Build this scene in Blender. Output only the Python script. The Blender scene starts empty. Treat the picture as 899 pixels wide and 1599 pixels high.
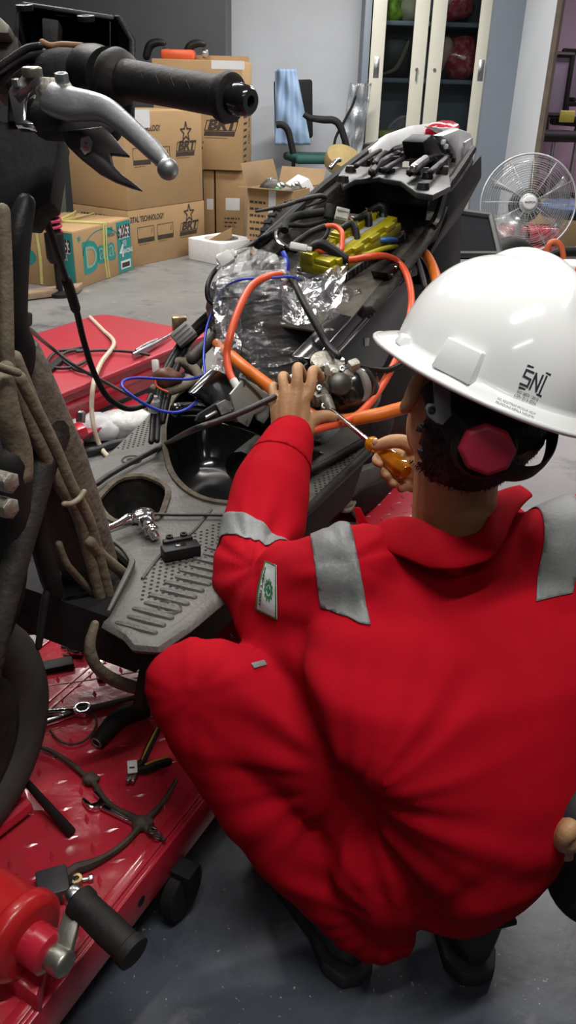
import bpy, bmesh, math, random
from mathutils import Vector, Matrix, Euler, noise
from mathutils.bvhtree import BVHTree
random.seed(7)
V = Vector
S = bpy.context.scene
COL = S.collection
# ------------------------------------------------------------------ camera
PITCH, ROLL, FPX, CAMH = math.radians(27.6), math.radians(1.7), 1280.0, 1.15
camF = V((0, math.cos(PITCH), -math.sin(PITCH)))
u0 = V((0, math.sin(PITCH), math.cos(PITCH)))
camR = V((1, 0, 0))*math.cos(ROLL) + u0*math.sin(ROLL)
camU = u0*math.cos(ROLL) - V((1, 0, 0))*math.sin(ROLL)
camO = V((0, 0, CAMH))
cd = bpy.data.cameras.new('camera'); cam = bpy.data.objects.new('camera', cd); COL.objects.link(cam)
M4 = Matrix((camR, camU, -camF)).transposed().to_4x4(); M4.translation = camO
cam.matrix_world = M4
cd.sensor_fit = 'VERTICAL'; cd.sensor_height = 36.0; cd.lens = 36.0*FPX/1599.0
cd.clip_start = 0.02; cd.clip_end = 60
S.camera = cam
# ------------------------------------------------------------------ world, lamps, exposure
S.view_settings.view_transform = 'Standard'; S.view_settings.look = 'None'
S.view_settings.gamma = 1.0; S.view_settings.exposure = 0.0
w = bpy.data.worlds.new('world'); S.world = w; w.use_nodes = True
w.node_tree.nodes['Background'].inputs[0].default_value = (0.75, 0.8, 0.9, 1)
w.node_tree.nodes['Background'].inputs[1].default_value = 0.11
TUBES = [(-1.5, 4.9, 0.0, 52), (1.15, 5.2, 0.0, 52), (-1.03, 2.9, 0.0, 40), (1.25, 2.9, 0.0, 38), (0.35, 0.34, 0.0, 37), (3.2, 8.6, 0.0, 45), (0.2, 7.0, 0.0, 62), (-0.6, 2.0, 0.0, 30), (0.0, -1.2, 0.0, 8)]  # last tube is an added fill behind the camera
for i, (x, y, rz, e) in enumerate(TUBES):
    ld = bpy.data.lights.new('tube_light', 'AREA'); ld.shape = 'RECTANGLE'; ld.size = 1.2; ld.size_y = 0.09
    ld.energy = e; ld.color = (1.0, 0.97, 0.93) if i != 5 else (1.0, 0.84, 0.92)
    lo = bpy.data.objects.new('tube_light', ld); COL.objects.link(lo)
    lo.location = (x, y, 2.70); lo.rotation_euler = (0, 0, rz + math.radians(26))
# ------------------------------------------------------------------ where things stand
def at(px, py, y=None, z=None, t=None, x=None, d=None):
    """world point seen at a photo pixel, on the plane y / z / x / bike offset t, or at depth d"""
    D = camF*FPX + camR*(px-449.5) + camU*(799.5-py)
    if y is not None: k = y/D.y
    elif z is not None: k = (z-CAMH)/D.z
    elif x is not None: k = x/D.x
    elif d is not None: k = d/FPX
    else: k = (t + C0.dot(BN))/(D.x*BN.x + D.y*BN.y)
    return camO + D*k
BB = V((.44, .898, 0)).normalized(); BN = V((-BB.y, BB.x, 0)); C0 = V((-.37, 1.015, 0))
UP = V((0, 0, 1))
def bk(s, t, z): return C0 + BB*s + BN*t + UP*z         # scooter frame: s to the tail, t to its left, z up
def atp(L, **k): return [at(p[0], p[1], **k) for p in L]
# ------------------------------------------------------------------ materials
MATS = {}
def mat(name, col, rough=.5, metal=0., col2=None, ns=8., nd=3., amt=.5, bump=0., bs=40., spec=.5, coat=0., trans=0., sheen=0., stretch=None, rvar=0., dust=None):
    if name in MATS: return MATS[name]
    m = bpy.data.materials.new(name); m.use_nodes = True; MATS[name] = m
    nt = m.node_tree; N = nt.nodes; L = nt.links; b = N['Principled BSDF']
    b.inputs['Base Color'].default_value = (*col, 1); b.inputs['Roughness'].default_value = rough
    b.inputs['Metallic'].default_value = metal; b.inputs['Specular IOR Level'].default_value = spec
    b.inputs['Coat Weight'].default_value = coat; b.inputs['Coat Roughness'].default_value = .08
    b.inputs['Transmission Weight'].default_value = trans
    if sheen: b.inputs['Sheen Weight'].default_value = sheen; b.inputs['Sheen Roughness'].default_value = .5
    tc = N.new('ShaderNodeTexCoord'); src = tc.outputs['Object']
    if stretch:
        mp = N.new('ShaderNodeMapping'); mp.inputs['Scale'].default_value = stretch; L.new(src, mp.inputs[0]); src = mp.outputs[0]
    if col2:
        n = N.new('ShaderNodeTexNoise'); n.inputs['Scale'].default_value = ns; n.inputs['Detail'].default_value = nd + 3; n.inputs['Roughness'].default_value = .65
        L.new(src, n.inputs['Vector'])
        r = N.new('ShaderNodeValToRGB'); r.color_ramp.elements[0].position = amt - .16; r.color_ramp.elements[1].position = amt + .16
        r.color_ramp.elements[0].color = (*col, 1); r.color_ramp.elements[1].color = (*col2, 1)
        L.new(n.outputs[0], r.inputs[0]); cout = r.outputs[0]
        if dust:
            g = N.new('ShaderNodeNewGeometry'); sx = N.new('ShaderNodeSeparateXYZ'); L.new(g.outputs['Normal'], sx.inputs[0])
            n3 = N.new('ShaderNodeTexNoise'); n3.inputs['Scale'].default_value = 22; n3.inputs['Detail'].default_value = 6; L.new(src, n3.inputs['Vector'])
            mu = N.new('ShaderNodeMath'); mu.operation = 'MULTIPLY'; L.new(sx.outputs[2], mu.inputs[0]); L.new(n3.outputs[0], mu.inputs[1]); mu.use_clamp = True
            mx = N.new('ShaderNodeMixRGB'); L.new(mu.outputs[0], mx.inputs[0]); L.new(cout, mx.inputs[1]); mx.inputs[2].default_value = (*dust, 1); cout = mx.outputs[0]
        L.new(cout, b.inputs['Base Color'])
        if rvar:
            ma = N.new('ShaderNodeMapRange'); ma.inputs[3].default_value = rough - rvar; ma.inputs[4].default_value = rough + rvar
            L.new(n.outputs[0], ma.inputs[0]); L.new(ma.outputs[0], b.inputs['Roughness'])
    if bump:
        n2 = N.new('ShaderNodeTexNoise'); n2.inputs['Scale'].default_value = bs; n2.inputs['Detail'].default_value = 4
        L.new(src, n2.inputs['Vector']); bp = N.new('ShaderNodeBump'); bp.inputs['Strength'].default_value = bump; bp.inputs['Distance'].default_value = .01
        L.new(n2.outputs[0], bp.inputs['Height']); L.new(bp.outputs[0], b.inputs['Normal'])
    return m
def glass(name, tint, gl=.12, rough=.05, bump=0., bs=20., milk=0.):
    """clear sheet: see-through with a fresnel sheen, optionally a little milky and crumpled"""
    if name in MATS: return MATS[name]
    m = bpy.data.materials.new(name); m.use_nodes = True; MATS[name] = m
    N = m.node_tree.nodes; L = m.node_tree.links; N.clear()
    o = N.new('ShaderNodeOutputMaterial'); tr = N.new('ShaderNodeBsdfTransparent'); tr.inputs[0].default_value = (*tint, 1)
    g = N.new('ShaderNodeBsdfGlossy'); g.inputs['Roughness'].default_value = rough; g.inputs[0].default_value = (1, 1, 1, 1)
    fr = N.new('ShaderNodeFresnel'); fr.inputs[0].default_value = 1.45
    ad = N.new('ShaderNodeMath'); ad.operation = 'ADD'; ad.inputs[1].default_value = gl; ad.use_clamp = True; L.new(fr.outputs[0], ad.inputs[0])
    mx = N.new('ShaderNodeMixShader'); L.new(ad.outputs[0], mx.inputs[0]); L.new(tr.outputs[0], mx.inputs[1]); L.new(g.outputs[0], mx.inputs[2])
    out = mx.outputs[0]
    if milk:
        df = N.new('ShaderNodeBsdfDiffuse'); df.inputs[0].default_value = (.8, .82, .85, 1)
        m2 = N.new('ShaderNodeMixShader'); m2.inputs[0].default_value = milk; L.new(out, m2.inputs[1]); L.new(df.outputs[0], m2.inputs[2]); out = m2.outputs[0]
    if bump:
        tc = N.new('ShaderNodeTexCoord'); n2 = N.new('ShaderNodeTexNoise'); n2.inputs['Scale'].default_value = bs; n2.inputs['Detail'].default_value = 5; n2.inputs['Distortion'].default_value = 1.2
        L.new(tc.outputs['Object'], n2.inputs['Vector']); bp = N.new('ShaderNodeBump'); bp.inputs['Strength'].default_value = bump; bp.inputs['Distance'].default_value = .02
        L.new(n2.outputs[0], bp.inputs['Height']); L.new(bp.outputs[0], g.inputs['Normal']); L.new(bp.outputs[0], fr.inputs['Normal'])
    L.new(out, o.inputs[0])
    return m
# ------------------------------------------------------------------ mesh helpers
def frame(axis, hint=None):
    a = V(axis).normalized(); h = V(hint) if hint is not None else (V((0, 0, 1)) if abs(a.z) < .9 else V((1, 0, 0)))
    x = (h - a*h.dot(a)).normalized(); return x, a.cross(x), a
def crom(P, R, sub):
    if len(P) < 3 or sub < 2: return P, R
    Q, T = [], []
    for i in range(len(P)-1):
        a, b, c, d = P[max(i-1, 0)], P[i], P[i+1], P[min(i+2, len(P)-1)]
        for k in range(sub):
            u = k/sub; u2 = u*u; u3 = u2*u
            Q.append(.5*(2*b + (c-a)*u + (2*a-5*b+4*c-d)*u2 + (3*b-a-3*c+d)*u3)); T.append(R[i]*(1-u)+R[i+1]*u)
    return Q+[P[-1]], T+[R[-1]]
class MB:
    def __init__(s): s.v = []; s.f = []
    def add(s, vs, fs):
        n = len(s.v); s.v += [V(p) for p in vs]; s.f += [tuple(i+n for i in f) for f in fs]; return s
    def box(s, c, size, X=None, Y=None, Z=None):
        X = V(X or (1, 0, 0)); Y = V(Y or (0, 1, 0)); Z = V(Z) if Z is not None else X.cross(Y)
        c = V(c); h = [a/2 for a in size]
        vs = [c + X*(h[0]*i) + Y*(h[1]*j) + Z*(h[2]*k) for k in (-1, 1) for j in (-1, 1) for i in (-1, 1)]
        return s.add(vs, [(0, 2, 3, 1), (4, 5, 7, 6), (0, 1, 5, 4), (2, 6, 7, 3), (0, 4, 6, 2), (1, 3, 7, 5)])
    def hexa(s, a, b):
        """two quads a, b (4 points each) joined"""
        return s.add(list(a)+list(b), [(3, 2, 1, 0), (4, 5, 6, 7), (0, 1, 5, 4), (1, 2, 6, 5), (2, 3, 7, 6), (3, 0, 4, 7)])
    def prism(s, P, dv):
        n = len(P); dv = V(dv)
        return s.add(list(P)+[V(p)+dv for p in P], [tuple(range(n-1, -1, -1)), tuple(range(n, 2*n))]+[(i, (i+1) % n, n+(i+1) % n, n+i) for i in range(n)])
    def loft(s, rings, caps=True, closed=True):
        n = len(rings[0]); vs = [p for r in rings for p in r]; fs = []
        for k in range(len(rings)-1):
            for i in range(n if closed else n-1):
                j = (i+1) % n; fs.append((k*n+i, k*n+j, (k+1)*n+j, (k+1)*n+i))
        if caps: fs += [tuple(range(n-1, -1, -1)), tuple(range((len(rings)-1)*n, len(rings)*n))]
        return s.add(vs, fs)
    def tube(s, P, r, seg=8, sub=5, flat=1., caps=True, round_=False, hint=None):
        P = [V(p) for p in P]; R = list(r) if isinstance(r, (list, tuple)) else [r]*len(P)
        P, R = crom(P, R, sub); rings = []; up = None
        if round_:
            def capends(P, R):
                d = (P[0]-P[1]).normalized(); pre = [(P[0]+d*R[0]*k, R[0]*math.sqrt(max(1-k*k, .02))) for k in (.98, .8, .45)]
                return [q for q, _ in pre]+P, [q for _, q in pre]+R
            P, R = capends(P, R); P, R = P[::-1], R[::-1]; P, R = capends(P, R); P, R = P[::-1], R[::-1]
        for i, p in enumerate(P):
            d = (P[min(i+1, len(P)-1)] - P[max(i-1, 0)])
            d = d.normalized() if d.length > 1e-9 else V((0, 0, 1))
            if up is None: x, y, _ = frame(d, hint)
            else:
                x = up - d*up.dot(d); x = x.normalized() if x.length > 1e-6 else frame(d)[0]; y = d.cross(x)
            up = x
            rings.append([p + x*(R[i]*math.cos(a)) + y*(R[i]*flat*math.sin(a)) for a in (2*math.pi*k/seg for k in range(seg))])
        return s.loft(rings, caps)
    def lathe(s, c, axis, prof, seg=24, sc=1., hint=None):
        x, y, a = frame(axis, hint); c = V(c)
        return s.loft([[c + a*h + x*(r*math.cos(q)) + y*(r*sc*math.sin(q)) for q in (2*math.pi*k/seg for k in range(seg))] for r, h in prof])
    def torus(s, c, axis, R, r, seg=24, rs=8, a0=0., a1=2*math.pi):
        x, y, a = frame(axis); c = V(c); full = abs(a1-a0-2*math.pi) < 1e-6; n = seg if full else seg+1; rings = []
        for k in range(n):
            q = a0+(a1-a0)*k/seg; o = x*math.cos(q)+y*math.sin(q)
            rings.append([c+o*(R+r*math.cos(w))+a*(r*math.sin(w)) for w in (2*math.pi*j/rs for j in range(rs))])
        if full: rings.append(rings[0])
        return s.loft(rings, not full)
    def ell(s, c, rad, X=None, Y=None, seg=20, rings=12):
        X = V(X or (1, 0, 0)); Y = V(Y or (0, 1, 0)); Z = X.cross(Y); c = V(c); R = []
        for k in range(rings+1):
            ph = math.pi*(k/rings)*.998+.001
            R.append([c + X*(rad[0]*math.sin(ph)*math.cos(q)) + Y*(rad[1]*math.sin(ph)*math.sin(q)) + Z*(-rad[2]*math.cos(ph)) for q in (2*math.pi*i/seg for i in range(seg))])
        return s.loft(R)
    def grid(s, fn, nu, nv):
        return s.add([fn(i/nu, j/nv) for j in range(nv+1) for i in range(nu+1)], [(j*(nu+1)+i, j*(nu+1)+i+1, (j+1)*(nu+1)+i+1, (j+1)*(nu+1)+i) for j in range(nv) for i in range(nu)])
    def build(s, name, m, parent=None, bev=0., seg=2, sharp=42, recalc=True, thick=0., sub=0):
        bm = bmesh.new(); vv = [bm.verts.new(p) for p in s.v]
        for f in s.f:
            try: bm.faces.new([vv[i] for i in f])
            except ValueError: pass
        bmesh.ops.remove_doubles(bm, verts=bm.verts, dist=1e-5)
        if recalc: bmesh.ops.recalc_face_normals(bm, faces=bm.faces)
        if bev:
            ed = [e for e in bm.edges if len(e.link_faces) == 2 and e.calc_face_angle(0) > .5]
            try: bmesh.ops.bevel(bm, geom=ed, offset=bev, segments=seg, profile=.5, affect='EDGES', clamp_overlap=True)
            except Exception: pass
        return link(name, bm, m, parent, sharp, thick, sub)
def link(name, bm, m, parent=None, sharp=42, thick=0., sub=0):
    me = bpy.data.meshes.new(name); bm.to_mesh(me); bm.free()
    for p in me.polygons: p.use_smooth = True
    if sharp: me.set_sharp_from_angle(angle=math.radians(sharp))
    o = bpy.data.objects.new(name, me); COL.objects.link(o)
    for q in (m if isinstance(m, (list, tuple)) else [m]): me.materials.append(q)
    # origin at the middle of the piece
    bb = [V(c) for c in o.bound_box]; c = sum(bb, V())/8; me.transform(Matrix.Translation(-c)); o.location = c
    if thick:
        md = o.modifiers.new('thickness', 'SOLIDIFY'); md.thickness = thick; md.offset = 0
    if sub:
        md = o.modifiers.new('smooth', 'SUBSURF'); md.levels = sub; md.render_levels = sub
    if parent: child(o, parent)
    return o
def wl(o): return o.location + (wl(o.parent) if o.parent else V())
def child(o, parent):
    o.parent = parent; o.location = o.location - wl(parent)
def thing(name, label, cat, loc, group=None):
    o = bpy.data.objects.new(name, None); COL.objects.link(o); o.location = loc; o.empty_display_size = .05
    return tag(o, label, cat, group)
def tag(o, label=None, cat=None, group=None, kind=None):
    if label: o['label'] = label
    if cat: o['category'] = cat
    if group: o['group'] = group
    if kind: o['kind'] = kind
    return o
def dup(o, delta, parent=None):
    c = o.copy(); COL.objects.link(c)
    if parent: c.parent = parent
    else: c.location = o.location + V(delta)
    for ch in o.children: dup(ch, (0, 0, 0), c)
    return c
def textmesh(txt, size, shear=0., bold=0., spacing=1., extr=0.):
    c = bpy.data.curves.new('t', 'FONT'); c.body = txt; c.size = size; c.align_x = 'CENTER'; c.align_y = 'CENTER'
    c.shear = shear; c.offset = bold; c.space_character = spacing; c.extrude = extr; c.resolution_u = 3
    o = bpy.data.objects.new('t', c); COL.objects.link(o)
    dg = bpy.context.evaluated_depsgraph_get(); me = bpy.data.meshes.new_from_object(o.evaluated_get(dg))
    vs = [v.co.copy() for v in me.vertices]; fs = [tuple(p.vertices) for p in me.polygons]
    bpy.data.objects.remove(o); bpy.data.meshes.remove(me)
    return vs, fs
def write(mb, txt, size, org, X, Y, shear=0., bold=0., wx=1., spacing=1.):
    """flat lettering centred on org, running along X with Y up"""
    vs, fs = textmesh(txt, size, shear, bold, spacing)
    mb.add([V(org)+X*(p.x*wx)+Y*p.y for p in vs], fs); return mb
def star(n, R, r, a0=math.pi/2): return [((R if k % 2 == 0 else r)*math.cos(a0+math.pi*k/n), (R if k % 2 == 0 else r)*math.sin(a0+math.pi*k/n)) for k in range(2*n)]
def outline(mb, P2, wdt, org, X, Y, k0=None):
    """closed line drawing: a band along the polygon"""
    n = len(P2); P = [V((p[0], p[1], 0)) for p in P2]; c = sum(P, V())/n
    for i in range(n):
        a, b = P[i], P[(i+1) % n]; d = (b-a).normalized(); q = V((-d.y, d.x, 0))*(wdt/2); a = a-d*wdt*.4; b = b+d*wdt*.4
        mb.add([V(org)+X*p.x+Y*p.y for p in (a-q, b-q, b+q, a+q)], [(0, 1, 2, 3)])
    return mb
# common materials
blk = mat('black_plastic', (.008, .008, .009), .45, col2=(.014, .0135, .013), ns=14, bump=.08, bs=160, spec=.22)
blkm = mat('black_matte', (.009, .009, .010), .7, col2=(.015, .0145, .0145), ns=20, bump=.12, bs=120, spec=.3)
dusty = mat('dusty_black', (.016, .015, .014), .6, col2=(.05, .044, .036), ns=9, amt=.56, bump=.3, bs=70, dust=(.05, .044, .035), spec=.3)
steel = mat('steel', (.55, .56, .57), .28, 1., col2=(.38, .38, .38), ns=18, bump=.05, bs=80)
chrome = mat('chrome', (.82, .83, .84), .1, 1., col2=(.7, .7, .7), ns=12)
alu = mat('cast_aluminium', (.36, .345, .295), .5, .55, col2=(.2, .185, .145), ns=22, amt=.55, bump=.35, bs=90)
rub = mat('rubber', (.010, .0095, .0095), .6, col2=(.016, .015, .014), ns=16, bump=.1, bs=120, spec=.3)
# ------------------------------------------------------------------ the room
def floor_material():
    m = mat('concrete_floor', (.15, .152, .155), .38, col2=(.25, .245, .235), ns=1.3, amt=.5, rvar=.14, bump=.08, bs=30)
    nt = m.node_tree; N = nt.nodes; L = nt.links; b = N['Principled BSDF']
    src = b.inputs['Base Color'].links[0].from_socket; tc = N.new('ShaderNodeTexCoord')
    def lay(src, scale, lo, hi, col, det=8, rough=.7):
        n = N.new('ShaderNodeTexNoise'); n.inputs['Scale'].default_value = scale; n.inputs['Detail'].default_value = det; n.inputs['Roughness'].default_value = rough
        L.new(tc.outputs['Object'], n.inputs['Vector']); r = N.new('ShaderNodeMapRange'); r.inputs[1].default_value = lo; r.inputs[2].default_value = hi
        L.new(n.outputs[0], r.inputs[0]); x = N.new('ShaderNodeMixRGB'); L.new(r.outputs[0], x.inputs[0]); L.new(src, x.inputs[1]); x.inputs[2].default_value = (*col, 1); return x.outputs[0]
    src = lay(src, 2.6, .53, .66, (.085, .088, .09)); src = lay(src, 9, .60, .72, (.30, .29, .27)); src = lay(src, 55, .69, .75, (.34, .33, .31), 3)
    # blue-grey paint towards camera, foreground shade put into its colour; worn pale flecks
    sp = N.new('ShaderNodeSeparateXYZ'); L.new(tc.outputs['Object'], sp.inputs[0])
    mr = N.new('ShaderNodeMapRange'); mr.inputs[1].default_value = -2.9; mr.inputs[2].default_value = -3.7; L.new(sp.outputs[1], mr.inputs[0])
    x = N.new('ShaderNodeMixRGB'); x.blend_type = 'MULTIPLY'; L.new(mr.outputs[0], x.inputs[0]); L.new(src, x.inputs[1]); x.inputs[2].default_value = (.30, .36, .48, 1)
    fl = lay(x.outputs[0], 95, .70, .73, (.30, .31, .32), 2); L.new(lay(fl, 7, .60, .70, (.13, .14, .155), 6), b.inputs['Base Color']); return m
def slab(name, P, dv, m):
    return tag(MB().prism([V(p) for p in P], dv).build(name, m), kind='structure')
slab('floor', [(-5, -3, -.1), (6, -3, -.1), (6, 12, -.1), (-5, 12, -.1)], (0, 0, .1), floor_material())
white = mat('white_paint', (.62, .65, .69), .6, col2=(.55, .58, .62), ns=1.2, bump=.04, bs=60)
dgrey = mat('dark_grey_paint', (.052, .053, .058), .42, col2=(.064, .064, .07), ns=2.5, bump=.03, bs=40)
slab('ceiling', [(-5, -3, 2.8), (6, -3, 2.8), (6, 12, 2.8), (-5, 12, 2.8)], (0, 0, .1), mat('ceiling_paint', (.6, .61, .62), .8, col2=(.55, .56, .57), ns=2))
XC = at(352, 50, y=8.3).x
slab('wall_back', [(XC-.05, 9, 0), (2.35, 9, 0), (2.35, 9, 2.8), (XC-.05, 9, 2.8)], (0, .12, 0), white)
slab('wall_left', [(-5, 8.3, 0), (XC, 8.3, 0), (XC, 8.3, 2.8), (-5, 8.3, 2.8)], (0, .7, 0), dgrey)
slab('wall_far_left', [(-5, -3, 0), (-5, 8.3, 0), (-5, 8.3, 2.8), (-5, -3, 2.8)], (-.1, 0, 0), dgrey)
slab('wall_front', [(-5, -3, 0), (6, -3, 0), (6, -3, 2.8), (-5, -3, 2.8)], (0, -.1, 0), dgrey)
slab('wall_right', [(6, -3, 0), (6, 12, 0), (6, 12, 2.8), (6, -3, 2.8)], (.1, 0, 0), white)
pink = mat('lilac_paint', (.50, .40, .50), .6, col2=(.46, .36, .46), ns=1.5)
slab('wall_lilac', [(1.9, 11.2, 0), (6, 11.2, 0), (6, 11.2, 2.8), (1.9, 11.2, 2.8)], (0, .1, 0), pink)
# blue-grey column, the white wall end beside it and its brown edge
bgrey = mat('blue_grey_paint', (.19, .225, .27), .5, col2=(.17, .2, .24), ns=1.5, bump=.03, bs=50)
xa, xb = at(766, 60, y=8.3).x, at(814, 60, y=8.3).x
slab('trim_column', [(xa, 8.3, 0), (xb, 8.3, 0), (xb, 8.3, 2.8), (xa, 8.3, 2.8)], (0, .69, 0), bgrey)
xe = at(862, 60, y=7.35).x
slab('wall_end', [(xb, 8.3, 0), (xe, 7.35, 0), (xe+.035, 7.36, 0), (xb+.035, 8.33, 0)], (0, 0, 2.8), white)
slab('trim_door_edge', [(xe-.01, 7.33, 0), (xe+.03, 7.33, 0), (xe+.06, 7.36, 0), (xe+.05, 7.37, 0)], (0, 0, 2.8), mat('brown_edge', (.2, .16, .12), .5, col2=(.14, .11, .085), ns=9))
slab('trim_lilac_floor', [(1.75, 7.4, .0), (6, 7.4, .0), (6, 11.2, .0), (1.75, 11.2, .0)], (0, 0, .004), mat('pink_tiles', (.55, .36, .33), .3, col2=(.5, .32, .3), ns=3))
# ceiling lamps, the last one an added fill
housing = mat('lamp_housing', (.8, .8, .8), .5, col2=(.75, .75, .75), ns=5)
for i, (x, y, rz, e) in enumerate(TUBES):
    a = rz+math.radians(26)
    o = MB().box((x, y, 2.752), (1.3, .16, .06), (math.cos(a), math.sin(a), 0), (-math.sin(a), math.cos(a), 0)).build('ceiling_lamp', housing, bev=.006)
    tag(o, 'white fluorescent ceiling lamp '+['above the cartons', 'above the fan', 'above the empty red lift', 'above the scooter tail', 'above the squatting worker', 'in the lilac room', 'before the cupboard', 'above the floorboard', 'added as fill behind the squatting worker'][i], 'lamp', 'ceiling lamps')
# ------------------------------------------------------------------ cartons
kraft = mat('kraft_card', (.42, .27, .13), .75, col2=(.37, .235, .115), ns=3, amt=.55, bump=.06, bs=90)
kraft2 = mat('kraft_card_inside', (.36, .24, .13), .8, col2=(.3, .2, .105), ns=4, amt=.55, bump=.06, bs=90)
ink = mat('carton_ink', (.035, .025, .02), .8, col2=(.06, .042, .03), ns=30)
paper = mat('white_label', (.72, .73, .74), .6, col2=(.66, .67, .68), ns=12)
clear_tape = mat('packing_tape', (.5, .35, .2), .2, col2=(.44, .3, .17), ns=6, coat=.6)
class Carton:
    def __init__(s, label, P0, P1, w, d, h, z0=0., group=None, top=True, m=kraft):
        P0 = V(P0); P0.z = z0; P1 = V(P1); P1.z = z0
        s.X = (P1-P0).normalized(); s.Y = V((-s.X.y, s.X.x, 0)); s.P = P0; s.w, s.d, s.h = w, d, h
        s.root = thing('carton', label, 'box', P0+s.X*w/2+s.Y*d/2, group)
        mb = MB(); c = P0+s.X*w/2+s.Y*d/2
        if top: mb.box(c+UP*h/2, (w, d, h), s.X, s.Y)
        else:
            t = .006
            for a, b, n_ in ((P0, s.X*w, s.Y), (P0+s.Y*(d-t), s.X*w, s.Y)): mb.box(a+b/2+n_*t/2+UP*h/2, (w, t, h), s.X, s.Y)
            for a in (P0, P0+s.X*(w-t)): mb.box(a+s.Y*d/2+s.X*t/2+UP*h/2, (t, d-2*t, h), s.X, s.Y)
            mb.box(c+UP*t/2, (w-2*t, d-2*t, t), s.X, s.Y)
        mb.build('carton_body', m, s.root, bev=.004 if top else .001)
        if top:  # flap edges and the tape along the lid seam
            f = MB()
            for k in (0, 1): f.box(c+UP*(h+.0015)+s.Y*(d*.25*(1 if k else -1)), (w*.985, d*.485, .003), s.X, s.Y)
            f.build('lid_flap', m, s.root, bev=.001)
            tp = MB().box(c+UP*(h+.0034), (w*.98, .05, .0008), s.X, s.Y).box(P0+s.Y*d/2+UP*(h-.04)-s.X*.0006, (.0008, .05, .08), s.X, s.Y)
            tp.build('packing_tape', clear_tape, s.root)
    def F(s, u, v): return s.P + s.X*(u*s.w) + UP*(v*s.h) - s.Y*.0012      # on the front
    def Rt(s, u, v): return s.P + s.X*(s.w+.0012) + s.Y*(u*s.d) + UP*(v*s.h)   # on the right side
    def Lf(s, u, v): return s.P - s.X*.0012 + s.Y*((1-u)*s.d) + UP*(v*s.h)     # on the left side
def brt_logo(box, u, v, sc):
    o = box.F(u, v); X, Y = box.X, UP; mb = MB()
    outline(mb, [(p[0]*sc*.9, p[1]*sc+.055*sc/.07*.9) for p in star(5, 1., .42)], .012*sc/.07, o, X, Y)
    k = sc/.07
    # slanted panel with the letters, outlined, and a dark bar below it
    outline(mb, [(-.118*k, -.05*k), (.1*k, -.05*k), (.118*k, .012*k), (-.1*k, .012*k)], .006*k, o-UP*.03*k, X, Y)
    write(mb, 'BRT', .086*k, o-UP*.046*k, X, Y, shear=.25, bold=.0045*k, wx=1.3)
    mb.add([o-UP*.03*k+X*a*k+Y*b*k for a, b in ((-.126, -.086), (.092, -.086), (.1, -.056), (-.118, -.056))], [(0, 1, 2, 3)])
    mb.add([o-UP*.03*k+X*a*k+Y*b*k for a, b in ((-.12, -.1), (.04, -.1), (.04, -.097), (-.12, -.097))], [(0, 1, 2, 3)])
    mb.build('star_logo', ink, box.root, recalc=False)
def lines(mb, o, X, n, wd, gap, thick, jag=.8):
    for k in range(n):
        x = 0.
        while x < wd:
            l = random.uniform(.01, .035)
            mb.add([o+X*x-UP*k*gap, o+X*min(x+l, wd)-UP*k*gap, o+X*min(x+l, wd)-UP*(k*gap-thick), o+X*x-UP*(k*gap-thick)], [(0, 1, 2, 3)]); x += l+.008
        if random.random() < .3: wd *= jag
    return mb
def brt_print(b):
    m = MB()
    write(m, 'DIGITAL TECHNOLOGY', .05, b.F(.20, .83), b.X, UP, bold=.0015, wx=.72)
    for u in (.20, .45):
        o = b.F(u, .55); outline(m, [(-.08, -.05), (.085, -.05), (.085, .05), (-.08, .05)], .004, o, b.X, UP)
        m.add([o+b.X*x+UP*y for x, y in ((-.08, -.05), (.085, -.05), (.085, -.022), (-.08, -.022))], [(0, 1, 2, 3)])
        write(m, '1', .05, o+b.X*.06+UP*.015, b.X, UP, shear=.2)
        lines(m, o-b.X*.07-UP*.065, b.X, 1, .1, .01, .004)
    tag(m.build('print', ink, b.root, recalc=False), kind='stuff')
PL = at(205, 418, z=0); PR = at(320, 393, z=0)
wB = (PR-PL).length; hB = at(198, 330, y=PL.y).z
lo = Carton('large brown carton with a star logo, lowest behind the strapped detergent box', PL, PR, wB, .52, hB)
brt_logo(lo, .78, .68, .062); brt_print(lo)
m = MB(); lines(m, lo.Lf(.15, .85), -lo.Y, 3, .3, .03, .012); tag(m.build('print', ink, lo.root, recalc=False), kind='stuff')
hU = at(200, 176, y=PL.y).z - hB
up = Carton('brown carton with a star logo stacked on the lowest one, under the brake lever', PL, PR, wB*.985, .52, hU, hB+.004)
brt_logo(up, .78, .70, .064); brt_print(up)
MB().box(up.F(.22, .93)-up.Y*.0002, (.16, .001, .11), up.X, up.Y).build('white_sticker', paper, up.root)
# pair of slim cartons and the tall one on top of them
A = at(379, 345, z=0); yT = 6.75
T0 = at(244, 265, y=yT); T1 = at(379, 266, y=yT); zT = T1.z
sA = V((at(318, 300, y=yT+.05).x, yT+.03, 0)); sB = V((at(337, 300, y=yT+.05).x, yT+.03, 0))
s1 = Carton('narrow brown carton squeezed beside the star logo stack, small white label', sA, sB, (sB-sA).length-.012, .42, zT-.012)
MB().box(s1.F(.6, .55), (.05, .001, .08), s1.X, s1.Y).build('white_sticker', paper, s1.root)
sC = V((at(381, 300, y=yT+.05).x, yT+.03, 0))
s2 = Carton('upright brown carton with a square white label beneath the tallest carton', sB, sC, (sC-sB).length, .42, zT-.012)
MB().box(s2.F(.6, .56), (.11, .001, .09), s2.X, s2.Y).build('white_sticker', paper, s2.root)
m = MB(); lines(m, s2.F(.3, .35), s2.X, 3, .12, .03, .012); tag(m.build('print', ink, s2.root, recalc=False), kind='stuff')
hT = at(379, 96, y=yT).z - zT
tl = Carton('tallest brown carton, handling marks on its side, behind the handlebar grip', T0, V((T1.x, yT-.035, 0)), (T1-T0).length, .62, hT, zT)
brt_logo(tl, .76, .49, .074)
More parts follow.
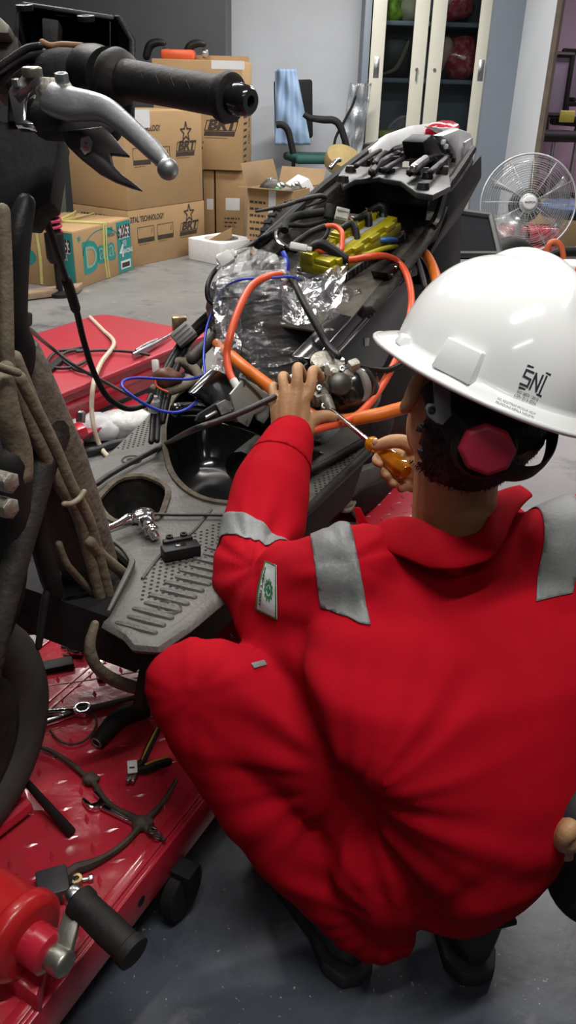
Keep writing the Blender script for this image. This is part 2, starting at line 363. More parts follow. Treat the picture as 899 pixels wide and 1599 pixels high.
m = MB(); lines(m, tl.Rt(.12, .55), tl.Y, 9, .22, .045, .016, .9); lines(m, tl.F(.1, .25), tl.X, 2, .3, .04, .015); tag(m.build('print', ink, tl.root, recalc=False), kind='stuff')
m = MB(); o = tl.Rt(.72, .48)
for k, q in enumerate((.1, -.02, -.14)):
    outline(m, [(-.04, -.04), (.04, -.04), (.04, .04), (-.04, .04)], .006, o+UP*q, tl.Y, UP)
    m.add([o+UP*q+tl.Y*a+UP*b for a, b in ((-.03, 0), (.03, 0), (0, .03))], [(0, 1, 2)]); m.add([o+UP*q+tl.Y*a+UP*b for a, b in ((-.006, -.03), (.006, -.03), (.006, 0), (-.006, 0))], [(0, 1, 2, 3)])
tag(m.build('handling_mark', ink, tl.root, recalc=False), kind='stuff')
MB().box(tl.F(.84, .965), (.24, .001, .055), tl.X, tl.Y).build('white_sticker', paper, tl.root)
# a raised rear flap edge seen behind the top
MB().box(tl.P+tl.X*tl.w*.62+tl.Y*(tl.d*.9)+UP*(hT+.02), (tl.w*.72, .005, .05), tl.X, tl.Y).build('raised_flap', kraft2, tl.root)
# open carton with scrap inside
E0 = at(386, 290, y=6.15); E1 = at(458, 299, y=6.0)
dE = .5; hE = E1.z
op = Carton('open brown carton full of scrap parts, folded flaps, white tape strip', E0, E1, (V((E1.x, E1.y, 0))-V((E0.x, E0.y, 0))).length, dE, hE, top=False)
def flap(a, b, out, name='flap'):
    MB().hexa([a, b, b+out, a+out], [p+V((.002, .002, .006)) for p in (a, b, b+out, a+out)]).build(name, kraft2, op.root)
c00 = op.P+UP*hE; c10 = c00+op.X*op.w; c01 = c00+op.Y*dE; c11 = c10+op.Y*dE
flap(c00-op.Y*.004, c10-op.Y*.004, -op.Y*.1+UP*.012-op.X*.015); flap(c10-op.X*.02, c11-op.X*.02, -op.X*.02-UP*.13)
flap(c01, c11, op.Y*.05+UP*.1); flap(c00-op.X*.004, c01-op.X*.004, -op.X*.05+UP*.15)
m = MB(); lines(m, op.F(.06, .8), op.X, 10, .13, .045, .016, .95); lines(m, op.Rt(.1, .82), op.Y, 2, .3, .05, .03); tag(m.build('print', ink, op.root, recalc=False), kind='stuff')
MB().box(op.F(.55, .5), (.055, .001, hE*.98), op.X, op.Y).build('white_tape', paper, op.root)
m = MB(); o = op.F(.8, .66)
for q in (0, -.12): m.add([o+UP*q+op.X*a+UP*b for a, b in ((-.04, 0), (-.03, .025), (0, .038), (.03, .025), (.04, 0))], [(0, 1, 2, 3, 4)]); m.add([o+UP*q+op.X*a+UP*b for a, b in ((-.005, -.04), (.005, -.04), (.005, 0), (-.005, 0))], [(0, 1, 2, 3)])
tag(m.build('handling_mark', ink, op.root, recalc=False), kind='stuff')
ce = op.P+op.X*op.w*.5+op.Y*dE*.5
foam = mat('white_foam', (.78, .78, .77), .7, col2=(.7, .7, .69), ns=30, bump=.15, bs=200)
tag(MB().box(ce+op.X*.06+op.Y*.12+UP*(hE-.015), (.13, .3, .12), (.75, .2, .5), (-.25, .96, 0)).build('foam_block', foam, bev=.006), 'white foam block sticking out of the open scrap carton', 'foam block')
scrapm = mat('scrap_metal', (.06, .058, .055), .45, .5, col2=(.14, .13, .115), ns=14, bump=.3, bs=50)
def lumpy(c, rad, m, name, seed, amp=.3, X=None, Y=None):
    b = MB().ell(c, rad, X, Y, 18, 12); c = V(c)
    for i, p in enumerate(b.v): b.v[i] = p + (p-c)*(amp*noise.noise(V(p)*9/max(.05, max(rad)/.12)+V((seed, 0, 0)))+(.5*amp*noise.noise(V(p)*34+V((seed, 2, 0))) if amp > .4 else 0))
    return b
for i, (dx, dy, dz, r, lb) in enumerate([(-.1, -.04, -.02, (.09, .07, .065), 'dark clutch drum lying in the open scrap carton, left'), (.02, -.12, -.035, (.1, .06, .05), 'rusty dark casting lying in the open scrap carton, middle'), (.1, -.05, -.03, (.06, .05, .06), 'grey metal scrap lying near the foam block in the carton')]):
    p = ce+op.X*dx+op.Y*dy+UP*(hE+dz); b = lumpy(p, r, scrapm, 'scrap_part', i*5.1)
    rt = thing('scrap_part', lb, 'scrap', p); b.build('casting', scrapm, rt)
    MB().lathe(p+UP*.03, (.3, -.4, .8), [(.035, 0), (.035, .03), (.02, .03), (.02, .045), (0, .045)], 16).build('boss', steel, rt, bev=.002)
p = ce+UP*(hE-.14)
tag(MB().box(p, (op.w*.9, dE*.9, .16), op.X, op.Y).build('scrap_heap', scrapm, bev=.02), 'dark heap of scrap filling the open carton below its top parts', 'scrap', kind='stuff')
tag(lumpy(ce-op.Y*.2+op.X*.03+UP*(hE-.0), (.02, .02, .018), None, '', 3).build('bottle_cap', mat('green_plastic', (.02, .3, .1), .4, col2=(.02, .25, .08), ns=8)), 'small green plastic cap at the near edge of the scrap carton', 'cap')
# white foam box with a folded piece of card in it
fa = at(345, 415, z=0); fb = at(292, 404, z=0); fx = (fa-fb).normalized(); fy = V((-fx.y, fx.x, 0)); fw = (fa-fb).length*1.0; fh = at(292, 371, y=fb.y).z; fd = .36
rt = thing('foam_box', 'white foam packing box with a round hollow, on the floor by the cartons', 'box', fb+fx*fw/2+fy*fd/2)
c = fb+fx*fw/2+fy*fd/2; b = MB(); n = 32; R = min(fw, fd)*.36
sq = lambda a, z: c+fx*(fw/2*max(-1, min(1, 1.35*math.cos(a))))+fy*(fd/2*max(-1, min(1, 1.35*math.sin(a))))+UP*z
ci = lambda a, z: c+fx*(R*math.cos(a))+fy*(R*math.sin(a))+UP*z
A_ = [2*math.pi*k/n for k in range(n)]
b.loft([[sq(a, 0) for a in A_], [sq(a, fh) for a in A_], [ci(a, fh) for a in A_], [ci(a, fh*.3) for a in A_]])
b.build('foam_body', foam, rt, bev=.004)
MB().lathe(c+UP*fh*.3, UP, [(R*.7, 0), (R*.7, .07), (R*.45, .08), (0, .08)], 24).build('dark_insert', blk, rt)
q = c-fx*.06+UP*fh
rt = thing('card_scrap', 'bent piece of brown card leaning in the white foam box', 'card', q)
e1 = fx*.26+UP*.15+fy*.08
MB().hexa([q-e1*.5, q+e1*.5, q+e1*.5+fy*.09-fx*.04, q-e1*.5+fy*.09-fx*.04], [p+V((0, 0, .005)) for p in (q-e1*.5, q+e1*.5, q+e1*.5+fy*.09-fx*.04, q-e1*.5+fy*.09-fx*.04)]).build('card_sheet', kraft, rt)
MB().hexa([q-e1*.5, q+e1*.5, q+e1*.5-UP*.07, q-e1*.5-UP*.05], [p-fy*.005 for p in (q-e1*.5, q+e1*.5, q+e1*.5-UP*.07, q-e1*.5-UP*.05)]).build('card_flange', kraft, rt)
# detergent carton tied with yellow straps
D0 = at(121, 452, z=0); D1 = at(208, 421, z=0)
da = Carton('detergent carton with teal panels, tied with yellow raffia, on the floor', D0, D1, (D1-D0).length, at(58, 430, z=0).x and (at(58, 430, z=0)-D0).length, at(106, 363, y=D0.y).z)
teal = mat('teal_ink', (.02, .27, .25), .7, col2=(.025, .23, .215), ns=20)
b = MB(); o = da.F(.0, 0)
def quad(mb, f, u0_, v0_, u1, v1): mb.add([f(u0_, v0_), f(u1, v0_), f(u1, v1), f(u0_, v1)], [(0, 1, 2, 3)])

for g_, q_ in ((da.F, (.73, .02, .985, .98)), (da.F, (.52, .80, .66, .93)), (da.Lf, (.72, .02, .99, .98))): b = MB(); quad(b, g_, *q_); b.build('teal_panel', teal, da.root, recalc=False)
f2 = lambda u, v: da.F(u, v)-da.Y*.0008; l2 = lambda u, v: da.Lf(u, v)-da.X*.0008
for g_, q_ in ((f2, (.76, .66, .955, .90)), (f2, (.77, .08, .955, .24)), (l2, (.75, .62, .95, .86))): b = MB(); quad(b, g_, *q_); b.build('white_sticker', paper, da.root, recalc=False)
b = MB(); write(b, '62053', .105, da.F(.857, .78)-da.Y*.0016, da.X, UP, bold=.004, wx=.62); write(b, '62053', .1, da.Lf(.85, .74)-da.X*.0016, -da.Y, UP, bold=.004, wx=.45)
quad(b, lambda u, v: da.F(u, v)-da.Y*.0016, .79, .11, .935, .2); write(b, 'DETERGEN', .028, da.F(.59, .78), da.X, UP)
b.build('print', ink, da.root, recalc=False)
b = MB(); write(b, '4', .11, da.F(.80, .42)-da.Y*.0016, da.X, UP, bold=.003); write(b, 'ISI', .05, da.F(.86, .56)-da.Y*.0016, da.X, UP); write(b, 'RENCENG', .036, da.F(.905, .41)-da.Y*.0016, da.X, UP, bold=.001, wx=.8)
write(b, '4', .1, da.Lf(.80, .4)-da.X*.0016, -da.Y, UP); write(b, 'ISI', .05, da.Lf(.86, .54)-da.X*.0016, -da.Y, UP); b.build('white_print', paper, da.root, recalc=False)
b = MB(); write(b, 'D', .25, da.F(.26, .47), da.X, UP, bold=.012); write(b, 'aia', .2, da.F(.53, .53), da.X, UP, bold=.01, wx=.95)
b.add([da.F(.09, .86)+da.X*p[0]+UP*p[1] for p in star(6, .025, .01)]+[da.F(.09, .86)], [(i, (i+1) % 12, 12) for i in range(12)])
for k in range(14):
    a0, a1 = math.pi*k/14, math.pi*(k+1)/14; g = lambda a, r: da.F(.47, .55)+da.X*(.22*r*math.cos(a))+UP*(.125*r*math.sin(a))
    b.add([g(a0, 1), g(a1, 1), g(a1, 1.05), g(a0, 1.05)], [(0, 1, 2, 3)])
b.build('brand_lettering', teal, da.root, recalc=False)
b = MB(); b.add([da.Lf(.3+.16*math.cos(a), .5+.16*math.sin(a)) for a in (2*math.pi*k/20 for k in range(20))], [tuple(range(20))])
b.build('side_emblem', teal, da.root, recalc=False)
b = MB(); write(b, 'D', .19, da.F(.262, .475)-da.Y*.0008, da.X, UP, bold=-.001); write(b, 'aia', .16, da.F(.53, .535)-da.Y*.0008, da.X, UP, bold=-.002, wx=1.1); b.build('lettering_face', mat('pale_teal_ink', (.2, .42, .34), .7, col2=(.25, .42, .32), ns=10), da.root, recalc=False)
raf = mat('yellow_raffia', (.55, .52, .13), .45, col2=(.62, .6, .25), ns=30)
h = da.h+.006
for u in (.5, .54):
    MB().tube([da.F(u, .02)-da.Y*.002, da.F(u-.02, .5)-da.Y*.003, da.F(u, .995)-da.Y*.004, da.P+da.X*da.w*u+UP*(h+.002), da.P+da.X*da.w*(u-.1)+da.Y*da.d*.5+UP*(h+.006), da.P+da.X*da.w*(u-.05)+da.Y*da.d+UP*h], .006, 6, 3, .4).build('strap', raf, da.root)
MB().tube([da.Lf(.5, .02)-da.X*.003, da.Lf(.52, .5)-da.X*.004, da.Lf(.5, .99)-da.X*.005, da.P+da.Y*da.d*.5+UP*(h+.004), da.P+da.X*da.w*.45+da.Y*da.d*.5+UP*(h+.012), da.P+da.X*da.w+da.Y*da.d*.55+UP*(h+.004)], .009, 6, 3, .35).build('strap', raf, da.root)
MB().tube([da.P+da.X*da.w*.3+da.Y*da.d*.5+UP*(h+.012), da.P+da.X*da.w*.7+da.Y*da.d*.62+UP*(h+.02), da.P+da.X*da.w*.98+da.Y*da.d*.8+UP*(h+.01)], .008, 6, 3, .4).build('strap', raf, da.root)
# orange tool case with dark handles on the tallest carton
q = tl.P+tl.X*tl.w*.16+tl.Y*tl.d*.8+UP*(hT+.007)
rt = thing('tool_case', 'orange tool case with two dark handles on top of the tallest carton', 'tool case', q)
MB().box(q+UP*.035, (.26, .12, .07), tl.X, tl.Y).build('case_body', mat('orange_plastic', (.7, .11, .03), .4, col2=(.6, .09, .03), ns=6), rt, bev=.02)
for dx in (-.17, .14):
    MB().tube([q+tl.X*(dx-.08)+UP*.02, q+tl.X*(dx-.05)+UP*.09, q+tl.X*(dx+.01)+UP*.115, q+tl.X*(dx+.06)+UP*.11], [.03, .032, .028, .02], 10, 4, round_=True).build('handle', blk, rt)
    MB().lathe(q+tl.X*(dx+.07)+UP*.05, tl.X, [(.03, -.02), (.035, 0), (.03, .02), (0, .02)], 14).build('collar', steel, rt)
# ------------------------------------------------------------------ cupboard and what is in it
YC = 8.4
cx = lambda px: at(px, 100, y=YC).x
cream = mat('cream_enamel', (.62, .61, .52), .4, col2=(.58, .57, .48), ns=4)
x0, x1 = cx(564), cx(768); zt = 2.25
rt = thing('cupboard', 'grey steel cupboard with cream framed sliding glass doors by the white wall', 'cupboard', ((x0+x1)/2, YC+.2, 0))
sh = [at(620, p, y=YC+.15).z for p in (33, 122, 214)]
b = MB().box(((x0+x1)/2, YC+.42, zt/2), (x1-x0, .01, zt)).build('back_panel', bgrey, rt)
for x in (x0+.035, x1-.01): MB().box((x, YC+.2, zt/2), (.06 if x < 1 else .02, .43, zt)).build('side_panel', bgrey, rt, bev=.003)
MB().box(((x0+x1)/2, YC+.2, zt-.02), (x1-x0, .43, .04)).build('top_panel', bgrey, rt); MB().box(((x0+x1)/2, YC+.2, .05), (x1-x0-.02, .4, .1)).build('plinth', bgrey, rt)
for z in sh+[.2]: MB().box(((x0+x1)/2+.02, YC+.24, z-.018), (x1-x0-.09, .34, .036)).build('shelf', bgrey, rt, bev=.003)
gl = glass('cupboard_glass', (.78, .82, .82), .05, .03)
for nm, pa, pb, pc, pd, yy in (('left', 577, 598, 641, 663, YC-.012), ('right', 668, 690, 741, 763, YC+.016)):
    dr = MB(); a, b_, c_, d_ = (cx(q) for q in (pa, pb, pc, pd))
    for u, v in ((a, b_), (c_, d_)): dr.box(((u+v)/2, yy, zt/2+.04), (v-u, .022, zt-.14))
    for z in (.15, zt-.08): dr.box(((a+d_)/2, yy, z), (d_-a-.01, .021, .1))
    do = dr.build('door', cream, rt, bev=.003)
    MB().box(((b_+c_)/2, yy+.002, zt/2+.02), (c_-b_+.01, .004, zt-.3)).build('glass_pane', gl, do)
    hx = (a+b_)/2 if nm == 'left' else (c_+d_)/2; zh = at(585, 105, y=YC).z
    MB().box((hx, yy-.012, zh), (.05, .004, .17)).box((hx, yy-.0135, zh), (.03, .003, .14)).build('recessed_handle', steel, do, bev=.002)
    kx = (c_+d_)/2-.01 if nm == 'left' else (a+b_)/2
    kz = at(650, 112, y=YC).z
    MB().lathe((kx, yy-.011, kz+.02), (0, -1, 0), [(.014, 0), (.014, .012), (0, .012)], 14).build('lock', steel, do)
    if nm == 'left': MB().box((kx, yy-.03, kz-.03), (.012, .004, .09)).lathe((kx, yy-.03, kz+.02), (0, -1, 0), [(.009, -.01), (.009, .012), (0, .012)], 10).build('key', steel, do)
wrap = mat('red_plastic_wrap', (.38, .03, .05), .18, col2=(.62, .32, .34), ns=16, amt=.62, bump=1., bs=16, coat=.8)
for (pxx, py, w_, z, lb) in ((700, 15, .34, sh[0], 'red clothes in plastic wrap on the upper cupboard shelf'), (722, 85, .3, sh[1], 'red clothes in plastic wrap on the middle cupboard shelf')):
    p = V((cx(pxx), YC+.2, z)); b = MB()
    b = lumpy(p+UP*.18, (w_*.56, .15, .19), None, '', 3.3+z, .34)
    tag(b.build('wrapped_clothes', wrap), lb, 'clothes', 'wrapped clothes in the cupboard')
tag(lumpy((cx(693)-.02, YC+.1, sh[1]+.17), (.08, .07, .17), None, '', 1.7, .35, (.9, 0, -.35), (0, 1, 0)).build('folded_cloth', mat('pinkish_cloth', (.55, .38, .3), .8, col2=(.5, .34, .27), ns=6, bump=.3, bs=18)), 'pale pink cloth slumped beside the red bundle, middle shelf', 'cloth')
tag(lumpy((cx(612), YC+.2, sh[0]+.1), (.1, .11, .1), None, '', 4.2, .3).build('safety_vest', mat('lime_cloth', (.3, .55, .03), .6, col2=(.02, .03, .03), ns=10, amt=.52, bump=.2)), 'lime and black safety vest bundled on the upper cupboard shelf', 'vest')
tag(lumpy((cx(642)-.02, YC+.2, sh[0]+.1), (.11, .12, .11), None, '', 7.9, .25).build('cloth_bundle', mat('beige_cloth', (.36, .34, .24), .8, col2=(.3, .28, .19), ns=7, bump=.3)), 'beige cloth bundle beside the lime vest in the cupboard', 'cloth')
tag(lumpy((cx(620), YC+.26, sh[1]+.17), (.17, .12, .17), None, '', 2.2, .2).build('dark_bag', mat('dark_cloth', (.03, .032, .036), .7, col2=(.045, .045, .045), ns=5)), 'dark bag on the middle cupboard shelf behind the left glass', 'bag')
tag(MB().tube([(cx(600), YC+.1, sh[1]+.03), (cx(620), YC+.09, sh[1]+.08), (cx(632), YC+.08, sh[1]+.22), (cx(637), YC+.09, sh[1]+.3)], [.01, .018, .02, .008], 8, 5, .5).build('curved_strip', mat('olive_rubber', (.2, .19, .12), .6, col2=(.16, .15, .1), ns=9)), 'curved olive strip leaning on the dark bag in the cupboard', 'strip')
tag(MB().box((cx(612), YC+.18, sh[2]+.03), (.26, .24, .055)).build('yellow_folder', mat('yellow_card', (.5, .47, .12), .6, col2=(.44, .41, .1), ns=6), bev=.01), 'dull yellow folder lying on the lower cupboard shelf', 'folder')
# ------------------------------------------------------------------ chair with a blue shirt, wrapped hoop, straw cushion
rt = thing('side_chair', 'black armchair with a dark green seat behind the cartons', 'chair', at(495, 245, y=8.1)-UP*.5)
sc = at(493, 243, y=8.05); gr = mat('dark_green_cloth', (.015, .09, .08), .8, col2=(.02, .075, .065), ns=12)
MB().box(sc-UP*.02, (.5, .46, .07), (.96, .28, 0), (-.28, .96, 0)).build('seat', gr, rt, bev=.03, seg=3)
bc = at(458, 175, y=8.5); MB().box(bc+UP*.02, (.36, .06, .5), (.98, .15, .05), (-.15, .98, 0)).build('backrest', blkm, rt, bev=.025, seg=3)
arm1 = [at(*q, y=7.85) for q in ((474, 178), (484, 184), (505, 187), (521, 188), (531, 198), (541, 228), (546, 250))]
arm2 = [at(*q, y=7.75) for q in ((431, 195), (440, 195), (449, 203), (454, 222), (458, 240))]
MB().tube(arm1, [.022, .026, .03, .03, .03, .028, .024], 10, 5).build('armrest', blkm, rt); MB().tube(arm2, .028, 10, 5).build('armrest', blkm, rt)
for dx, dy in ((-.2, -.2), (.2, -.2), (-.2, .2), (.2, .2)): MB().tube([(sc.x+dx, sc.y+dy, .0), (sc.x+dx, sc.y+dy, sc.z-.02)], .016, 8, 1).build('leg', blkm, rt)
rt['label'] = 'black armchair with a dark green seat behind the open carton'
b = MB(); bl = mat('blue_shirt', (.3, .42, .6), .8, col2=(.25, .36, .53), ns=7, bump=.25, bs=14)
def shirt(u, v):
    p = at(429+u*46*(.72+.5*v), 108+v*118, y=8.12); return p + V((0, -.05*math.sin(u*math.pi)+.018*math.sin(u*17+v*5)+.012*math.sin(v*11-u*6), 0))
o = b.grid(shirt, 26, 26).build('hanging_shirt', bl, thick=.008, sharp=0, recalc=False); tag(o, 'light blue work shirt hung over the back of the armchair', 'shirt')
rt = thing('wrapped_hoop', 'clear plastic wrap around a thin black hoop against the cupboard side', 'package', at(548, 235, y=8.2))
MB().tube([at(*q, y=8.2) for q in ((520, 240), (524, 215), (537, 190), (552, 160), (559, 132))], .012, 8, 4).build('hoop', blkm, rt)
b = MB(); b.grid(lambda u, v: at(528+u*34+18*(1-v), 130+v*130, y=8.22)+V((0, .05*noise.noise(V((u*4, v*6, 1)))-.04*math.sin(u*3.1), 0)), 18, 24).build('plastic_wrap', glass('wrap_film', (.9, .92, .94), .05, .2, .6, 24, .08), rt, thick=.002, sharp=0)
q = at(535, 245, y=7.6); straw = mat('straw', (.36, .27, .11), .8, col2=(.3, .22, .09), ns=12)
rt = thing('straw_hat', 'straw coloured round cushion in front of the green chair seat', 'cushion', q)
MB().lathe(q-UP*.03, (.2, -.5, .8), [(.0, .09), (.09, .085), (.15, .05), (.16, 0), (.15, -.05), (0, -.08)], 24).build('cushion_body', straw, rt)
rt.name = 'round_cushion'
# ------------------------------------------------------------------ fan
fc = at(824, 318, y=5.2); fr = 70/1280*5.05; ax = V((-.12, -.97, .2)).normalized(); fxv, fyv, _ = frame(ax)
rt = thing('floor_fan', 'round floor fan with clear blades in a wire guard, right of the scooter', 'fan', V((fc.x, fc.y+.1, 0)))
wire = mat('wire_grey', (.6, .61, .61), .35, .5, col2=(.52, .53, .54), ns=10)
prof = lambda r: .075*(1-(r/fr)**2)
for sgn, nm in ((1, 'front_guard'), (-1, 'rear_guard')):
    b = MB()
    for k in range(18 if sgn > 0 else 9):
        r = fr*(.22+.78*k/(17 if sgn > 0 else 8)); b.torus(fc+ax*sgn*prof(r), ax, r, .0009, 44, 3)
    for k in range(12):
        a = 2*math.pi*k/12; d = fxv*math.cos(a)+fyv*math.sin(a)
        b.tube([fc+d*r+ax*sgn*prof(r) for r in (fr*.16, fr*.4, fr*.7, fr)], .0014, 4, 1)
    g = b.build(nm, wire, rt, sharp=0); g['kind'] = 'stuff'
MB().torus(fc, ax, fr, .006, 48, 8).build('guard_rim', wire, rt)
hub = MB().lathe(fc+ax*.075, ax, [(.04, -.01), (.04, .006), (.034, .011), (0, .012)], 28).build('badge', mat('silver_badge', (.7, .7, .7), .35, col2=(.66, .66, .66), ns=5), rt, bev=.001)
b = MB(); write(b, 'MASPION', .016, fc+ax*.0885, V((.99, -.12, .03)), V((0, .2, .98)), bold=.0006, wx=.9); b.build('badge_lettering', mat('dark_ink', (.08, .08, .09), .6, col2=(.1, .1, .1), ns=5), hub, recalc=False)
bm_ = glass('clear_blade', (.86, .88, .88), .04, .15, milk=.10)
for k in range(3):
    a0 = 2*math.pi*k/3+.5; b = MB()
    def bl_(u, v):
        r = fr*(.2+.68*u); a = a0+(v-.5)*(1.0+.5*u); return fc+(fxv*math.cos(a)+fyv*math.sin(a))*r+ax*(.045*(v-.5)-.01)
    b.grid(bl_, 8, 8).build('blade', bm_, rt, thick=.003, sharp=0)
MB().lathe(fc, ax, [(.05, -.02), (.055, .03), (.03, .045), (0, .045)], 20).build('hub', wire, rt)
MB().lathe(fc-ax*.08, -ax, [(.09, 0), (.1, .05), (.09, .14), (.04, .17), (0, .17)], 20).build('motor', dgrey, rt, bev=.004)
MB().tube([(fc.x, fc.y+.14, .03), (fc.x, fc.y+.14, fc.z)], .018, 10, 1).build('pole', wire, rt); MB().lathe((fc.x, fc.y+.14, 0), UP, [(.2, 0), (.2, .02), (.08, .04), (0, .045)], 28).build('base', blkm, rt)
# black tyre, framed board, extras at the right
q = at(797, 395, y=4.35); rt = thing('spare_tyre', 'black tyre standing on the floor between the board and the fan', 'tyre', V((q.x, q.y, 0)))
MB().torus(V((q.x, q.y, .245)), (.55, -.83, .1), .17, .075, 36, 14).build('tread', rub, rt); MB().lathe(V((q.x, q.y, .245)), (.55, -.83, .1), [(.11, -.03), (.12, 0), (.11, .03), (0, .04)], 24).build('rim', blkm, rt)
rt = thing('framed_board', 'black framed board tilted behind the scooter tail, beside the helmet', 'board', at(738, 400, y=3.1))
P4 = [at(701, 329, y=3.42), at(766, 338, y=3.38), at(780, 398, y=3.1), at(712, 398, y=3.1)]; nn = (P4[1]-P4[0]).cross(P4[3]-P4[0]).normalized()
MB().prism(P4, nn*.018).build('panel', mat('board_black', (.003, .0035, .006), .7, col2=(.004, .0045, .007), ns=4, spec=.05), rt)
for i in range(4):
    a, b_ = P4[i], P4[(i+1) % 4]; MB().tube([a-nn*.002, b_-nn*.002], .012, 6, 1).build('edge_bar', mat('board_edge', (.03, .031, .035), .5, col2=(.05, .05, .05), ns=14), rt)
for p in (P4[2], P4[3]): MB().tube([p, V((p.x, p.y+.06, 0))], .014, 6, 1).build('prop', blkm, rt)
# lilac room: office chairs, blue stool, bundles, card
def office_chair(px, py, y, label, yaw, backpts=None):
    s = at(px, py, y=y); r = thing('office_chair', label, 'chair', V((s.x, s.y, 0))); c_, s_ = math.cos(yaw), math.sin(yaw); X = V((c_, s_, 0)); Y = V((-s_, c_, 0))
    MB().box(s, (.5, .48, .09), X, Y).build('seat', blkm, r, bev=.04, seg=3)
    bk_ = MB(); q = s+Y*.24+UP*.42; fr_ = [q+X*a+UP*b for a, b in ((-.18, -.25), (.18, -.25), (.17, .27), (-.17, .27))]
    for i in range(4): bk_.tube([fr_[i], fr_[(i+1) % 4]], .025, 8, 1, round_=True)
    bk_.tube([s+Y*.2-UP*.02, q-UP*.25], .025, 8, 1).build('back_frame', blk, r)
    MB().prism([p+Y*.004 for p in fr_], Y*.004).build('back_mesh', mat('grey_mesh', (.2, .17, .22), .7, col2=(.17, .15, .2), ns=60), r)
    for k in (-1, 1): MB().tube([s+X*k*.26+Y*.12, s+X*k*.3+Y*.1+UP*.2, s+X*k*.29-Y*.15+UP*.22], .022, 8, 4, round_=True).build('armrest', blk, r)
    MB().tube([V((s.x, s.y, .08)), s-UP*.04], .025, 10, 1).build('gas_pole', steel, r)
    for k in range(5):
        a = 2*math.pi*k/5; e = V((s.x+.3*math.cos(a), s.y+.3*math.sin(a), .06)); MB().tube([V((s.x, s.y, .1)), e], .02, 6, 1).build('base_spoke', blk, r)
        MB().lathe(e-UP*.03+V((0, .02, 0)), (0, -1, 0), [(.03, 0), (.03, .04), (0, .04)], 12).build('castor', blk, r)
    return r
CH = office_chair(867, 212, 8.7, 'black mesh office chair in the lilac room, nearest the door edge', .2)
office_chair(905, 190, 10.2, 'farther black office chair in the lilac room, half hidden', .5)
q = at(885, 182, y=8.55); MB().box(q, (.14, .02, .1)).build('yellow_pad', mat('yellow_cloth', (.55, .5, .1), .7, col2=(.5, .44, .08), ns=6), CH, bev=.008)
q = at(893, 318, y=6.4); rt = thing('blue_stool', 'blue padded stool at the right edge behind the fan', 'stool', V((q.x, q.y, 0)))
MB().lathe(q-UP*.03, UP, [(.2, -.05), (.22, -.02)], 28).lathe(q-UP*.03, UP, [(.21, -.06), (.21, -.02), (0, -.02)], 28).build('seat_base', blk, rt)
MB().lathe(q-UP*.05, UP, [(.21, 0), (.225, .03), (.2, .06), (0, .07)], 28).build('seat_pad', mat('blue_vinyl', (.03, .07, .22), .5, col2=(.04, .09, .25), ns=5), rt, bev=.004)
for k in range(4): MB().tube([q-UP*.1+V((.1*math.cos(k*1.57+.4), .1*math.sin(k*1.57+.4), 0)), V((q.x+.2*math.cos(k*1.57+.4), q.y+.2*math.sin(k*1.57+.4), 0))], .015, 8, 1).build('leg', steel, rt)
for (pxx, py, w_, lb) in ((806, 352, .2, 'red plastic wrapped bundle on the floor behind the fan, left one'), (836, 378, .26, 'red plastic wrapped bundle on the floor behind the fan, right one')):
    p = at(pxx, py, z=.0) if py > 400 else V((at(pxx, py, y=5.9).x, 5.9, 0)); b = MB()
    for k in range(3): b.box(p+UP*(.06+k*.11), (w_, .24, .105))
    tag(b.build('wrapped_bundle', wrap, bev=.03, seg=3), lb, 'bundle')
p = V((at(880, 350, y=6.9).x, 6.9, 0))
k4 = Carton('pale brown carton on the floor behind the fan, right edge', p-V((.3, 0, 0)), p+V((.5, -.1, 0)), .9, .5, at(870, 322, y=6.9).z, m=kraft2)
q = at(868, 415, y=4.2); b = MB().tube([at(*c_, y=4.2) for c_ in ((856, 425), (853, 400), (856, 383), (866, 377), (876, 386), (880, 408), (879, 430), (868, 470), (862, 520))], .014, 10, 5, round_=True)
tag(b.build('orange_hose', mat('orange_rubber', (.62, .14, .04), .45, col2=(.5, .1, .03), ns=8)), 'thin orange hose looped upright behind the helmet, right edge', 'hose')
q = at(897, 425, y=4.0); rt = thing('white_device', 'white case with an orange latch at the right edge, behind the helmet', 'case', V((q.x, q.y, 0)))
MB().box(V((q.x+.02, q.y, q.z/2+.02)), (.16, .14, q.z+.06)).build('case_body', mat('white_plastic', (.75, .75, .74), .4, col2=(.7, .7, .69), ns=6), rt, bev=.02, seg=3); MB().box(V((q.x+.01, q.y-.075, q.z+.01)), (.07, .02, .07)).build('orange_latch', MATS['orange_plastic'], rt, bev=.008)
tag(MB().tube([at(*c_, y=4.5) for c_ in ((858, 400), (872, 394), (899, 393), (930, 396))], [.02, .028, .026, .024], 10, 4, round_=True).build('black_pipe', blk), 'black bent pipe lying near the orange hose loop', 'pipe')
